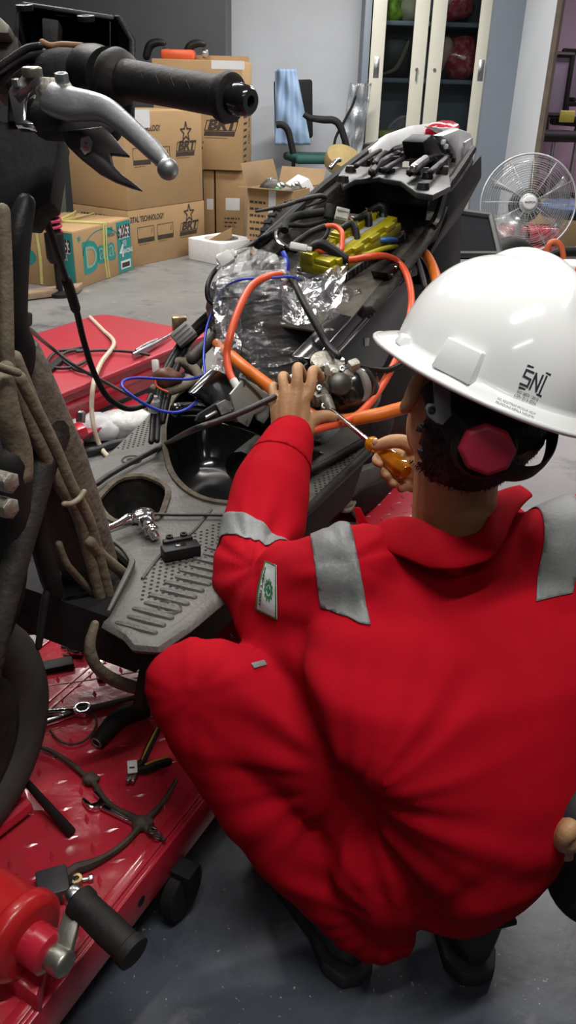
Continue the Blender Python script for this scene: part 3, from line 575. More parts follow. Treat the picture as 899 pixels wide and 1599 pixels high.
# ------------------------------------------------------------------ left edge: plank, metal bars, green board
b = MB(); a, c_ = at(-40, 478, z=0), at(126, 456, z=0); tag(MB().box((a+c_)/2+UP*.025, ((c_-a).length, .13, .05), (c_-a).normalized()).build('wooden_plank', mat('plank_wood', (.33, .23, .15), .7, col2=(.26, .18, .115), ns=4, stretch=(1, 8, 8)), bev=.004), 'pale wooden plank on the floor before the detergent carton', 'plank')
tag(MB().box(at(60, 340, y=6.3)+UP*0, (.42, .03, .5), (.98, .2, 0)).build('green_board', mat('sage_board', (.13, .14, .1), .6, col2=(.1, .11, .08), ns=5), bev=.004), 'grey green board standing behind the detergent carton', 'board')
for i, (ya, yb, yy) in enumerate(((338, 322, 5.6), (372, 362, 5.45), (398, 380, 5.3), (428, 420, 5.2))):
    a, c_ = at(-30, ya+8, y=yy), at(54, yb+(6 if i == 3 else 0), y=yy+.2); tag(MB().box((a+c_)/2, ((c_-a).length, .05, .05), (c_-a).normalized()).build('metal_bar', dgrey if i % 2 else mat('grey_bar', (.12, .12, .115), .5, .3, col2=(.08, .08, .08), ns=6), bev=.004), ['topmost grey bar', 'second grey bar', 'third grey bar', 'lowest dark bar'][i]+' of the pile left of the detergent carton', 'bar', 'bars piled at the left')
# ------------------------------------------------------------------ the two red lifts
red = mat('red_enamel', (.47, .016, .036), .28, col2=(.40, .016, .032), ns=5, amt=.55, bump=.05, bs=50, coat=.5, rvar=.08)
redw = mat('worn_red_enamel', (.48, .018, .038), .24, col2=(.30, .035, .036), ns=7, amt=.6, bump=.12, bs=35, coat=.35, rvar=.12)
ZT = .15
def st(p): q = V((p.x, p.y, 0))-C0; return q.dot(BB), q.dot(BN)
tR = (st(at(117, 1494, z=ZT))[1]+st(at(327, 1233, z=ZT))[1])/2; tL = (st(at(61, 1009, z=ZT))[1]+st(at(145, 955, z=ZT))[1])/2
S0, S1 = -.62, 1.75
lift = thing('motorcycle_lift', 'red steel motorcycle lift platform under the stripped scooter, with foot pedal', 'lift', bk(.5, (tR+tL)/2, 0))
c = bk((S0+S1)/2, (tR+tL)/2, ZT-.004)
MB().box(c, (S1-S0, tL-tR, .008), BB, BN).build('platform', redw, lift, bev=.002)
for t in (tR-.004, tL+.004):
    MB().box(bk((S0+S1)/2, t, ZT-.031), (S1-S0, .008, .066), BB, BN).build('side_flange', red, lift, bev=.003)
MB().box(bk((S0+S1)/2, tR+.012, ZT+.0025), (S1-S0, .018, .005), BB, BN).build('edge_lip', red, lift, bev=.002)
for s_ in (S0, S1): MB().box(bk(s_, (tR+tL)/2, ZT-.031), (.008, tL-tR, .06), BB, BN).build('end_flange', red, lift, bev=.003)
MB().lathe(bk(st(at(222, 1408, z=ZT-.035))[0], tR-.008, ZT-.035), -BN, [(.008, -.002), (.008, .0006), (.0, .0008)], 14).build('flange_hole', blkm, lift)
b = MB()
for i in range(60):
    for j in range(11):
        s_ = S0+.03+i*.039; t_ = tR+.045+j*.043
        if s_ > 1.3 or t_ > tL-.02: continue
        a = (.8 if (i+j) % 2 else -.8); d = BB*math.cos(a)+BN*math.sin(a); e = BB*-math.sin(a)+BN*math.cos(a); o = bk(s_, t_, ZT)
        b.add([o-d*.013, o+e*.0038, o+d*.013, o-e*.0038, o+d*.006+UP*.0016, o-d*.006+UP*.0016], [(0, 3, 5), (3, 2, 4, 5), (2, 1, 4), (1, 0, 5, 4)])
tag(b.build('tread_bumps', redw, lift, sharp=25, recalc=False), kind='stuff')
# lengthwise pressed channels in the top
for t_ in (tL-.12, tL-.135): MB().box(bk(.1, t_, ZT+.0008), (1.1, .004, .0016), BB, BN).build('pressed_line', redw, lift)
q = at(283, 1385, z=.05)
for qq in (q, bk(1.5, tR-.02, .05), bk(-.4, tL-.02, .05), bk(1.5, tL-.02, .05)):
    MB().lathe(V((qq.x, qq.y, .044)), BN, [(.03, -.016), (.044, -.01), (.044, .01), (.03, .016), (0, .018)], 20).build('castor_wheel', rub, lift); MB().box(V((qq.x, qq.y, .075)), (.03, .05, .045), BB, BN).build('castor_fork', blkm, lift)
q0, q1 = at(-62, 1392, z=ZT+.075), at(50, 1470, z=ZT+.075); ax_ = (q1-q0).normalized()
cyl = MB().lathe(q0, ax_, [(.04, -.12), (.05, -.11), (.05, (q1-q0).length*.8), (.056, (q1-q0).length*.81), (.056, (q1-q0).length*.93), (.045, (q1-q0).length), (0, (q1-q0).length)], 28).build('pump_cylinder', mat('bright_red_enamel', (.5, .012, .014), .35, col2=(.42, .012, .014), ns=6, coat=.3), lift, bev=.003)
L_ = (q1-q0).length
MB().lathe(q0, ax_, [(.026, L_-.01), (.026, L_+.03), (.02, L_+.034), (0, L_+.034)], 18).build('end_boss', red, cyl)
MB().box((q0+q1)/2-UP*.062, (.16, .07, .05), ax_).build('pump_foot', red, lift, bev=.006)
p0 = q0+ax_*(L_+.045); p1 = at(121, 1404, z=ZT+.115); p2 = at(212, 1492, z=ZT+.1)
MB().lathe(p0, ax_, [(.015, -.014), (.017, -.01), (.017, .01), (.012, .014), (0, .014)], 16).build('arm_boss', mat('dull_plated_steel', (.42, .42, .38), .4, .9, col2=(.33, .32, .27), ns=14, bump=.1), lift, bev=.002)
dd = (p1-p0); sd = dd.cross(V((0, 0, 1))).normalized()
MB().hexa([p0+sd*.014-UP*.006, p0-sd*.014-UP*.006, p0-sd*.014+UP*.006, p0+sd*.014+UP*.006], [p1+sd*.011-UP*.005, p1-sd*.011-UP*.005, p1-sd*.011+UP*.005, p1+sd*.011+UP*.005]).build('crank_arm', mat('dull_plated_steel', (.42, .42, .38), .4, .9, col2=(.33, .32, .27), ns=14, bump=.1), lift, bev=.003)
pa = (p2-p1).normalized(); Lp = (p2-p1).length
MB().lathe(p1, pa, [(.012, -.014), (.014, -.012), (.014, -.002), (.0, -.002)], 16).build('pedal_nut', steel, lift, bev=.001)
MB().lathe(p1, pa, [(.014, 0), (.0205, .002), (.0205, .012), (.0185, .016), (.0185, Lp*.3), (.0195, Lp*.55), (.0185, Lp*.85), (.021, Lp*.87), (.021, Lp*.98), (.017, Lp), (0, Lp)], 24).build('pedal_rubber', rub, lift)
MB().hexa([at(q[0], q[1], z=ZT+.004) for q in ((-60, 1268), (0, 1215), (30, 1196), (-60, 1330))], [at(q[0], q[1], z=ZT+.05) for q in ((-60, 1268), (0, 1215), (30, 1196), (-60, 1330))]).build('wheel_stop', red, lift, bev=.004)
a, c_ = at(-70, 1345, z=ZT+.02), at(44, 1256, z=ZT+.02)
MB().tube([a, c_], .012, 8, 1).build('wheel_stop_rail', red, lift)
a, c_ = at(28, 1206, z=ZT+.05), at(112, 1302, z=ZT+.008)
MB().tube([a, a.lerp(c_, .5), c_], [.008, .011, .014], 8, 4, .5).build('locking_strap', rub, lift)
# second lift
R0 = at(45, 635, z=.2); R1 = at(330, 520, z=.2); d2 = (R1-R0).normalized(); n2 = V((-d2.y, d2.x, 0)); w2 = .6; l2_ = (R1-R0).length; R0 = R0-d2*.75; l2_ += .75
lf2 = thing('lift_platform', 'empty red lift platform on the floor at the left, with cables lying on it', 'lift', V((R0.x, R0.y, 0))+n2*.3+d2*.8)
out = []
for (a, b_, r) in ((0, 0, .02), (l2_, 0, .05), (l2_, w2, .07), (0, w2, .02)):
    cx_, cy_ = (r if a == 0 else a-r), (r if b_ == 0 else b_-r); st0 = {(0, 0): math.pi, (1, 0): 1.5*math.pi, (1, 1): 0, (0, 1): .5*math.pi}[(int(a > 0), int(b_ > 0))]
    out += [R0+d2*(cx_+r*math.cos(st0+k*math.pi/8))+n2*(cy_+r*math.sin(st0+k*math.pi/8)) for k in range(5)]
MB().prism([p-UP*.02 for p in out], UP*.02).build('platform', mat('dusty_red_enamel', (.42, .022, .04), .4, col2=(.34, .03, .045), ns=4, amt=.52, bump=.06, bs=30, rvar=.1), lf2, bev=.006, seg=3)
MB().box(R0+d2*l2_/2+n2*w2/2-UP*.075, (l2_-.03, w2-.05, .11), d2, n2).build('frame', red, lf2, bev=.004)
MB().box(R0+d2*(l2_/2)+n2*.018-UP*.066, (l2_-.05, .012, .02), d2, n2).build('side_rail', red, lf2, bev=.002)
MB().box(R0+d2*l2_/2+n2*w2/2-UP*.165, (l2_-.2, w2-.14, .07), d2, n2).build('base', dgrey, lf2, bev=.004)
MB().box(R0+d2*(l2_*.55)-n2*.05-UP*.135, (.7, .09, .015), d2, n2).build('lower_step', red, lf2, bev=.004)
for k, (px_, py_) in enumerate(((70, 668), (95, 690))):
    o = at(px_, py_, z=.07); MB().box(o, (.16, .06, .03+.02*k), (.8, .3, -.25*k), (-.3, .8, 0)).build('release_lever', red, lf2, bev=.006)
# ------------------------------------------------------------------ things lying on or beside the second lift
z2 = .205
cream_c = mat('cream_cable', (.6, .52, .4), .5, col2=(.52, .45, .34), ns=10)
tag(MB().tube([at(140, 495, z=z2), at(160, 515, z=z2), at(178, 536, z=z2+.01), at(158, 566, z=z2+.02), at(147, 595, z=z2+.03), at(143, 630, z=.17), at(146, 665, z=.10), at(158, 700, z=.02), at(180, 724, z=.012)], .0085, 8, 6).build('cream_cable', cream_c), 'cream rubber cable trailing over the edge of the second red lift', 'cable')
tag(MB().hexa([at(*q, z=z2) for q in ((52, 594), (66, 595), (104, 562), (92, 560))], [at(*q, z=z2)+UP*.012 for q in ((52, 594), (66, 595), (104, 562), (92, 560))]).build('black_strap', blkm, bev=.002), 'flat black strap lying on the second red lift', 'strap')
bc_ = mat('black_cable', (.011, .011, .012), .45, col2=(.02, .019, .018), ns=30)
def cable(pts, r, label, name='black_cable', m=bc_, seg=8, sub=6, cat='cable', **k):
    return tag(MB().tube(pts, r, seg, sub, round_=True, **k).build(name, m, sharp=60), label, cat)
cable([at(*q, z=z2+.008) for q in ((132, 541), (112, 546), (92, 548), (80, 556), (74, 566), (84, 574), (108, 574), (130, 566), (140, 553), (126, 547), (104, 550), (96, 560), (120, 578), (150, 583))], .006, 'black cable coiled in loops on the second red lift')
cable([at(*q, z=z2+.012) for q in ((120, 549), (160, 547), (200, 549), (232, 554))], .006, 'black cable running across the second lift towards the pliers')
rt = thing('locking_pliers', 'worn silver locking pliers lying at the corner of the second red lift', 'pliers', at(240, 545, z=z2))
MB().tube([at(*q, z=z2+.012) for q in ((208, 556), (224, 548), (244, 537), (268, 522))], [.012, .015, .013, .008], 8, 4, .6).build('handle', steel, rt); MB().tube([at(*q, z=z2+.014) for q in ((212, 549), (228, 540), (246, 532))], [.01, .012, .01], 8, 4, .6).build('jaw', steel, rt)
rt = thing('milky_bag', 'crumpled milky plastic bag on the floor before the second lift', 'bag', at(158, 672, z=.0))
film = glass('milky_film', (.8, .8, .78), .1, .2, .8, 26, .55)
pts = [(118, 672, .06), (150, 668, .07), (190, 662, .08)]
for i, (x_, y_, r_) in enumerate(pts):
    o = at(x_, y_, z=.05); lumpy(o, (r_*1.25, r_*.85, r_*.62), None, '', 3.1*i, .45).build('film_bulge', film if i < 2 else mat('white_plastic_bag', (.62, .63, .62), .35, col2=(.5, .5, .49), ns=9, bump=.8, bs=20), rt, sharp=0)
q = at(122, 672, z=.10); rt = thing('red_tap', 'small red plastic tap with a metal nut at the milky bag', 'tap', q); MB().box(q, (.05, .07, .035), (.8, .5, .2), (-.5, .8, 0)).build('tap_body', red, rt, bev=.006); MB().lathe(q+V((.0, .05, .03)), (.1, .3, 1), [(.016, -.02), (.016, .015), (.01, .02), (0, .02)], 6).build('nut', steel, rt)
cable([at(*q, z=.02) for q in ((112, 706), (145, 704), (180, 692), (210, 690), (238, 700))], .014, 'thick black hose on the floor below the milky bag', 'black_hose', cat='hose')
# wires hanging from the scooter on to the second lift
cable([at(0, 500, y=1.5), at(42, 512, y=1.7), at(70, 535, z=.42), at(120, 573, z=.32), at(170, 600, z=.24), at(215, 625, z=.2), at(232, 640, z=.24)], .006, 'straight black control cable slanting over the second lift')
# ------------------------------------------------------------------ tools and bits on the near lift
zt_ = ZT+.001
def spanner(a, b, w, name, label, open_at=None, ring_at=None):
    a, b = V(a), V(b); X = (b-a).normalized(); Y = UP.cross(X); r = thing(name, label, 'spanner', a)
    sh = MB().box((a+b)/2+UP*.005, ((b-a).length, w, .006), X, Y).build('shank', chrome, r, bev=.002)
    MB().box((a+b)/2+UP*.0084, ((b-a).length*.6, w*.45, .0012), X, Y).build('raised_panel', steel, sh, bev=.0005)
    if ring_at is not None:
        e = (a if ring_at == 0 else b); MB().lathe(e+UP*.001+X*(w*.9*(1 if ring_at else -1)), UP, [(w*.6, 0), (w*1.05, 0), (w*1.05, .011), (w*.6, .011), (w*.6, 0)], 24).build('ring_end', chrome, r, bev=.001)
    if open_at is not None:
        e = (a if open_at == 0 else b); o = X*(1 if open_at else -1); P = []
        o2 = (o*math.cos(.26)+Y*math.sin(.26)); y2 = UP.cross(o2); cc = e+o*w*.9
        for k in range(13): q = math.radians(70+k*220/12); P.append(cc+o2*(w*1.2*math.cos(q))+y2*(w*1.2*math.sin(q)))
        P += [cc+o2*(w*1.35)-y2*(w*1.0), cc+o2*(w*1.4)-y2*(w*.62), cc-o2*(w*.15)-y2*(w*.55), cc-o2*(w*.35), cc-o2*(w*.15)+y2*(w*.55), cc+o2*(w*1.4)+y2*(w*.62), cc+o2*(w*1.35)+y2*(w*1.0)]
        MB().prism([p+UP*.001 for p in P], UP*.009).build('open_jaw', chrome, r, bev=.001)
    return r
spanner(at(158, 1261, z=zt_), at(242, 1302, z=zt_), .013, 'spanner', 'chrome open-ended spanner lying under the brown wiring harness', 0, None)
spanner(at(15, 1150, z=zt_), at(118, 1116, z=zt_), .015, 'spanner', 'chrome ring spanner beside the front wheel, nearer the camera', None, 1)
tag(MB().tube([at(20, 1118, z=zt_+.008), at(95, 1112, z=zt_+.008), at(118, 1110, z=zt_+.006)], [.0075, .0075, .005], 10, 3).build('steel_rod', chrome), 'plain steel rod beside the ring spanner, by the front wheel', 'rod')
tag(MB().tube([at(118, 1110, z=zt_+.006), at(160, 1102, z=zt_+.006), at(225, 1085, z=zt_+.006)], [.006, .006, .005], 8, 3).build('brown_wire', mat('brown_rubber', (.06, .04, .03), .6, col2=(.1, .065, .045), ns=16)), 'brown stiff wire reaching from the steel rod to the knee', 'wire')
brn = mat('dirty_sleeve', (.085, .06, .042), .7, col2=(.04, .028, .022), ns=14, bump=.4, bs=60)
cable([at(*q, z=zt_+.003) for q in ((78, 1140), (92, 1156), (112, 1162), (135, 1154), (150, 1132), (147, 1115), (134, 1109))], .0018, 'thin dark wire loop around the ring spanner', 'wire_loop', brn, 6, cat='wire')
cable([at(66, 1072, z=zt_+.03), at(140, 1062, z=zt_+.03), at(225, 1047, z=zt_+.03)], .0012, 'thin pale wire stretched above the lift behind the steel rod', 'pale_wire', mat('pale_wire', (.5, .42, .36), .4, .5, col2=(.4, .3, .26), ns=30), 6, cat='wire')
q = at(112, 1012, z=zt_+.012); xx = V((.96, -.1, 0)).normalized()
rt = thing('socket', 'chrome socket with an adapter, largest of the bits behind the front wheel', 'socket', q)
MB().lathe(q, xx, [(.009, 0), (.014, .001), (.0145, .022), (.011, .022), (.011, .012), (0, .012)], 20).build('socket_body', chrome, rt, bev=.0008); MB().lathe(q, -xx, [(.009, 0), (.012, .001), (.012, .006), (.007, .008), (.007, .02), (0, .021)], 16).build('adapter', chrome, rt, bev=.0008)
for i, (x_, y_, R_, lb) in enumerate(((106, 986, .0085, 'largest ring nut above the chrome socket'), (120, 976, .006, 'small ring nut at the rear of the bits by the socket'), (128, 968, .005, 'tiny washer farthest behind the chrome socket'), (112, 998, .005, 'tiny nut right next to the chrome socket'))):
    tag(MB().lathe(at(x_, y_, z=zt_), UP, [(R_*.55, 0), (R_, 0), (R_, .005), (R_*.55, .005), (R_*.55, 0)], 8 if i % 2 else 20).build('ring_nut', chrome, bev=.0006), lb, 'nut')
tag(MB().box(at(78, 1040, z=zt_+.006), (.09, .03, .012), (.9, .35, 0), (-.35, .9, 0)).build('dark_grip', rub, bev=.004), 'short dark grip lying between the socket and the front wheel', 'grip')
# yellow handled pliers with a white tag
rt = thing('side_cutters', 'side cutters with yellow edged handles and a white tag, by the knee', 'pliers', at(208, 1212, z=zt_))
pv = at(207, 1203, z=zt_+.012); yel = mat('yellow_grip', (.55, .38, .03), .45, col2=(.48, .33, .03), ns=14)
for sgn, pp in ((1, ((222, 1190), (232, 1168), (246, 1140))), (-1, ((226, 1202), (242, 1196), (262, 1190)))):
    P = [pv]+[at(*q, z=zt_+.012) for q in pp]
    hd = MB().tube(P, [.006, .008, .009, .008], 8, 5, .7, round_=True).build('handle', blkm, rt)
    MB().tube([p+UP*.0075+V((0, -.003*sgn, 0)) for p in P[1:]], [.003, .0035, .003], 6, 5, .5).build('grip_edge', yel, hd)
    e = at(198 if sgn > 0 else 206, 1222, z=zt_+.01); MB().hexa([pv+V((-.008, 0, -.004)), pv+V((.008, 0, -.004)), pv+V((.008, .004, .006)), pv+V((-.008, .004, .006))], [e+V((-.002, 0, -.003)), e+V((.003, 0, -.003)), e+V((.003, .001, .003)), e+V((-.002, .001, .003))]).build('jaw', steel, rt, bev=.001)
tg_ = MB().box(pv+UP*.012+V((.001, -.004, 0)), (.016, .024, .002), (.95, .2, 0), (-.2, .95, .2)).build('paper_tag', paper, rt, bev=.004)
MB().add([pv+UP*.0136+V((.001+dx, -.004+dy, .0002*0)) for dx, dy in ((-.004, -.005), (.004, -.004), (.004, -.001), (-.004, -.002))], [(0, 1, 2, 3)]).build('tag_print', ink, tg_, recalc=False)
# dark hollow lever beside the knee
rt = thing('rubber_lever', 'dark hollow ended lever lying between the spanner and the knee', 'lever', at(158, 1156, z=zt_))
MB().tube([at(150, 1160, z=zt_+.014), at(166, 1142, z=zt_+.017), at(188, 1120, z=zt_+.02), at(230, 1105, z=zt_+.02)], [.013, .015, .017, .017], 12, 4).build('lever_tube', rub, rt)
MB().torus(at(151, 1159, z=zt_+.014), (at(150, 1160, z=zt_+.014)-at(166, 1142, z=zt_+.017)), .009, .003, 18, 6).build('end_ring', alu, rt); tag(MB().lathe(at(158, 1060, z=zt_), UP, [(.004, 0), (.009, 0), (.009, .008), (.004, .008), (.004, 0)], 6).build('hex_nut', scrapm, bev=.0006), 'dark hex nut alone on the lift above the hollow lever', 'nut')
# brown wiring harness with its relay
hz = zt_+.009
rt = thing('wiring_harness', 'dirty brown wiring harness with a square black relay on the red lift', 'harness', at(205, 1290, z=zt_))
MB().tube([at(*q, z=hz) for q in ((55, 1165), (78, 1172), (108, 1190), (130, 1208), (146, 1222), (158, 1240), (172, 1255), (188, 1266), (206, 1275), (222, 1285))], [0.0027, 0.0037, 0.0041, 0.0041, 0.0048, 0.0041, 0.0034, 0.0041, 0.0054, 0.0075], 8, 4).build('sleeve', brn, rt)
MB().tube([at(*q, z=hz) for q in ((222, 1285), (206, 1305), (188, 1322), (165, 1338), (140, 1350), (118, 1358), (100, 1372))], [0.0068, 0.0061, 0.0061, 0.0061, 0.0088, 0.0109, 0.0116], 8, 4, .7).build('sleeve', brn, rt)
MB().tube([at(*q, z=hz) for q in ((222, 1285), (236, 1272), (250, 1258), (264, 1238), (275, 1218))], [0.0054, 0.0048, 0.0041, 0.0041, 0.0034], 8, 4).build('sleeve', brn, rt)
MB().tube([at(*q, z=hz) for q in ((222, 1285), (236, 1300), (258, 1312))], [0.0054, 0.0041, 0.0027], 8, 4).build('sleeve', brn, rt)
lumpy(at(222, 1285, z=hz), (.016, .012, .009), None, '', 5, .4).build('tape_knot', brn, rt); lumpy(at(143, 1216, z=hz), (.012, .012, .01), None, '', 9, .4).build('tape_knot', brn, rt)
for x_, y_ in ((238, 1296), (246, 1304)): MB().torus(at(x_, y_, z=hz+.006), (.2, .2, 1), .0065, .0014, 16, 6).build('metal_ring', steel, rt)
qc = at(83, 1384, z=zt_+.014); X = V((.93, .37, 0)); Y = V((-.37, .93, 0))
rl = MB().box(qc, (.042, .045, .026), X, Y).build('relay_box', mat('relay_plastic', (.045, .044, .047), .5, col2=(.055, .053, .055), ns=9), rt, bev=.003)
for p in (at(119, 1374, z=zt_+.008), at(53, 1399, z=zt_+.008)):
    MB().lathe(p, UP, [(.0045, -.006), (.0085, -.006), (.0085, .004), (.0045, .004), (.0045, -.006)], 18).build('eyelet', mat('brass', (.5, .38, .2), .35, .9, col2=(.4, .3, .16), ns=12), rl)
    MB().box(p.lerp(qc, .4), ((p-qc).length*.7, .014, .007), (p-qc).normalized()).build('lug', blkm, rl)
for x_, y_, lb in ((138, 1372, 'loose grey screw right of the black relay'), (22, 1372, 'loose bright bolt left of the black relay'), (14, 1500, 'loose dull bolt below the red pump cylinder')):
    p = at(x_, y_, z=zt_+.004); r2 = thing('loose_bolt', lb, 'bolt', p); MB().lathe(p, (1, .3, 0), [(.006, 0), (.006, .006), (0, .0065)], 6).build('bolt_head', steel, r2, bev=.0005); MB().lathe(p, (-1, -.3, 0), [(.003, 0), (.003, .014), (0, .0145)], 8).build('bolt_shank', steel, r2)
# rag, paint tin and blue bag on the floor at the far side of the lift
rg = mat('lime_rag', (.25, .28, .14), .8, col2=(.2, .24, .11), ns=8, bump=.3)
tag(MB().hexa([at(*q, z=.012) for q in ((98, 972), (142, 950), (150, 925), (112, 940))], [at(*q, z=.012)+UP*.02 for q in ((98, 972), (142, 950), (150, 925), (112, 940))]).build('green_rag', rg, bev=.006), 'folded pale green rag on the floor beside the near lift', 'rag')
q = at(72, 830, z=0); q = V((q.x, q.y, 0)); rt = thing('paint_tin', 'green and red paint tin with a blue label behind the steering column', 'tin', q)
h_ = .14
MB().lathe(q, UP, [(.05, 0), (.05, h_), (.046, h_+.006), (0, h_+.004)], 28).build('tin_body', mat('green_tin', (.02, .22, .1), .4, col2=(.02, .18, .09), ns=5), rt); MB().lathe(q+UP*.05, UP, [(.0506, 0), (.0506, h_*.45)], 28).build('red_band', mat('red_tin', (.5, .03, .04), .4, col2=(.44, .03, .04), ns=5), rt)
nd_ = V((-q.x, -q.y, 0)).normalized(); MB().lathe(q+UP*.088+nd_*.0495, nd_, [(.02, 0), (.02, .003), (0, .003)], 18).build('blue_label', mat('blue_tin', (.02, .08, .45), .4, col2=(.02, .07, .38), ns=5), rt)
MB().box(q+UP*.088+nd_*.054, (.026, .002, .006), V((nd_.y, -nd_.x, .35)).normalized(), nd_).build('white_stroke', paper, rt)
rt = thing('blue_bag', 'dark blue cloth bag on the floor behind the front fork', 'bag', at(20, 850, z=0)); lumpy(at(8, 840, z=.09), (.15, .13, .11), None, '', 3.3, .3).build('bag_body', mat('navy_cloth', (.02, .028, .075), .7, col2=(.03, .04, .1), ns=7, bump=.3), rt); MB().tube([at(50, 878, z=.03), at(22, 872, z=.03)], .028, 12, 1, round_=True).build('grey_roll', mat('grey_cloth', (.2, .2, .18), .7, col2=(.16, .16, .14), ns=8), rt)
tag(lumpy(at(24, 800, z=.1), (.05, .05, .07), None, '', 1.3, .15).build('grey_disc', mat('grey_cloth', (.2, .2, .18), .7)), 'round grey pad behind the fork beside the blue bag', 'pad')
# red spring of a shock absorber standing behind the column
q = at(88, 402, y=4.86); tp = at(77, 305, y=4.86); ax_ = (tp-q).normalized(); rt = thing('shock_absorber', 'black shock absorber with a pink-red coil spring behind the steering column', 'shock absorber', V((q.x, q.y, 0)))
Ls = (tp-q).length; b = MB(); hx = []; fx_, fy_, _ = frame(ax_)
for k in range(91): a = k/15*2*math.pi; hx.append(q+ax_*(Ls*.42+Ls*.58*k/90)+fx_*(.044*math.cos(a))+fy_*(.044*math.sin(a)))
b.tube(hx, .0098, 6, 1).build('coil_spring', mat('pink_red_paint', (.5, .02, .09), .35, col2=(.42, .02, .08), ns=8, coat=.4), rt, sharp=0)
MB().lathe(q, ax_, [(.04, -.03), (.055, 0), (.055, Ls*.4), (.026, Ls*.42), (.026, Ls), (.04, Ls+.01), (0, Ls+.02)], 16).build('damper_body', blk, rt, bev=.002); MB().tube([q, V((q.x, q.y, .03))], .02, 8, 1).build('damper_rod', blk, rt)
MB().lathe(V((q.x, q.y, 0)), UP, [(.06, 0), (.06, .02), (.02, .035), (0, .035)], 16).build('foot', blkm, rt)
# ------------------------------------------------------------------ the stripped scooter
from mathutils.geometry import tessellate_polygon
sco = thing('scooter', 'stripped black scooter on the red lift, bare floorboard and open seat tub', 'scooter', bk(.6, 0, ZT))
gp = mat('grey_floor_plastic', (.075, .076, .078), .55, col2=(.105, .1, .092), ns=6, bump=.25, bs=140, dust=(.13, .12, .1))
dk = mat('gloss_black', (.006, .006, .007), .16, col2=(.012, .012, .012), ns=10, coat=.3)
dirt = mat('dried_mud', (.16, .13, .09), .85, col2=(.07, .058, .042), ns=25, bump=.5, bs=60)
tan = mat('dusty_hose', (.21, .172, .115), .7, col2=(.12, .098, .068), ns=20, bump=.3, bs=80)
def pp(name, m, L, t=None, th=.02, bev=.003, par=None, d=None, dirv=None):
    P = atp(L, t=t) if t is not None else atp(L, d=d)
    return MB().prism(P, (dirv or BN)*th).build(name, m, par or sco, bev=bev)
def pt(name, m, L, r, par=None, seg=8, sub=5, **k):
    """tube through (px, py, key, value) points"""
    return MB().tube([at(q[0], q[1], **k) for q in L], r, seg, sub, round_=True).build(name, m, par or sco, sharp=60)
# front wheel
AX = bk(-.225, -.01, ZT+.2)
MB().torus(AX, BN, .158, .042, 48, 14).build('front_tyre', mat('old_tyre', (.03, .028, .026), .75, col2=(.06, .054, .046), ns=10, bump=.08, bs=90), sco)
MB().lathe(AX, BN, [(.118, -.03), (.128, -.028), (.122, 0), (.128, .028), (.118, .03), (.11, 0), (.118, -.03)], 40).build('front_rim', dusty, sco)
for k in range(5):
    a = 2*math.pi*k/5+.2; dv = BB*math.cos(a)+UP*math.sin(a); MB().tube([AX+dv*.03, AX+dv*.115], [.014, .01], 8, 1).build('wheel_spoke', dusty, sco)
MB().lathe(AX-BN*.04, BN, [(.02, 0), (.034, .01), (.034, .07), (.02, .08), (0, .08)], 20).build('hub', alu, sco)
for sg in (-1, 1): MB().tube([AX+BN*.065*sg, AX+BN*.062*sg+BB*.09+UP*.18, bk(.02, .05*sg, .73)], [.016, .017, .02], 10, 4).build('fork_leg', dusty, sco)
MB().tube([bk(.03, -.05, .72), bk(.03, .05, .72)], .024, 10, 1).build('fork_crown', dusty, sco)
# dusty down tube, steering stem, hoses
MB().tube(atp([(22, 540), (40, 610), (78, 720), (118, 825), (158, 932)], t=.0), [.03, .042, .052, .05, .04], 16, 6).build('down_tube', mat('caked_frame', (.085, .07, .052), .75, col2=(.15, .125, .09), ns=16, amt=.55, bump=.6, bs=55), sco)
for i, (L, r) in enumerate(((((22, 560), (42, 610), (66, 668), (96, 735), (122, 790), (142, 840), (154, 890), (172, 962)), .0105), (((10, 575), (32, 630), (60, 690), (92, 755), (120, 800), (140, 870), (166, 968)), .0095), (((30, 590), (52, 632), (84, 695), (112, 760), (140, 815), (158, 880), (178, 958)), .0085), (((4, 330), (8, 420), (10, 500), (12, 560), (22, 610), (34, 660), (36, 700), (30, 735)), .009), (((0, 600), (12, 650), (28, 700), (30, 740)), .018), (((140, 845), (160, 868), (180, 885), (195, 897)), .009))):
    pt('dusty_cable', tan, L, r, t=-.055-.008*(i % 3))
pt('black_hose', blk, ((40, 318), (27, 370), (23, 440), (23, 505), (32, 542), (30, 578), (16, 600)), [.012, .017, .0165, .0165, .019, .017, .009], t=-.03, seg=12)
pt('black_hose', rub, ((55, 735), (58, 790), (64, 850), (78, 900), (86, 928)), [.012, .013, .015, .016, .012], t=-.04)
pt('black_hose', rub, ((82, 905), (72, 930), (66, 970), (60, 1010)), [.005, .006, .006, .005], t=-.04)
pt('brake_hose', tan, ((92, 850), (104, 880), (125, 905), (148, 930)), .0055, t=-.05)
pt('fork_gaiter', rub, ((14, 720), (16, 790), (20, 870), (16, 930), (0, 985)), [.03, .026, .02, .018, .016], t=-.05, seg=14)
pt('hose_loop', tan, ((148, 975), (140, 1010), (150, 1040), (178, 1062), (215, 1075)), [.006, .008, .009, .010, .010], t=-.13)
for x_, y_ in ((8, 752), (8, 792)): MB().lathe(at(x_, y_, t=-.09), -BN, [(.014, -.01), (.014, .01), (.009, .012), (0, .012)], 6).build('fork_bolt', alu, sco, bev=.001)
pt('zip_tie', tan, ((-4, 572), (14, 578), (28, 582)), .005, t=-.085); pt('zip_tie', mat('pale_tie', (.3, .26, .18), .5, col2=(.24, .2, .14), ns=12), ((100, 787), (112, 786), (124, 778), (131, 768)), .004, t=-.085)
lumpy(at(92, 905, t=.1), (.15, .12, .07), None, '', 2.2, .2, BB, BN).build('lower_cowl', blkm, sco)
pp('column_bracket', dusty, [(0, 650), (26, 652), (34, 720), (22, 742), (0, 745)], t=-.04, th=.03)
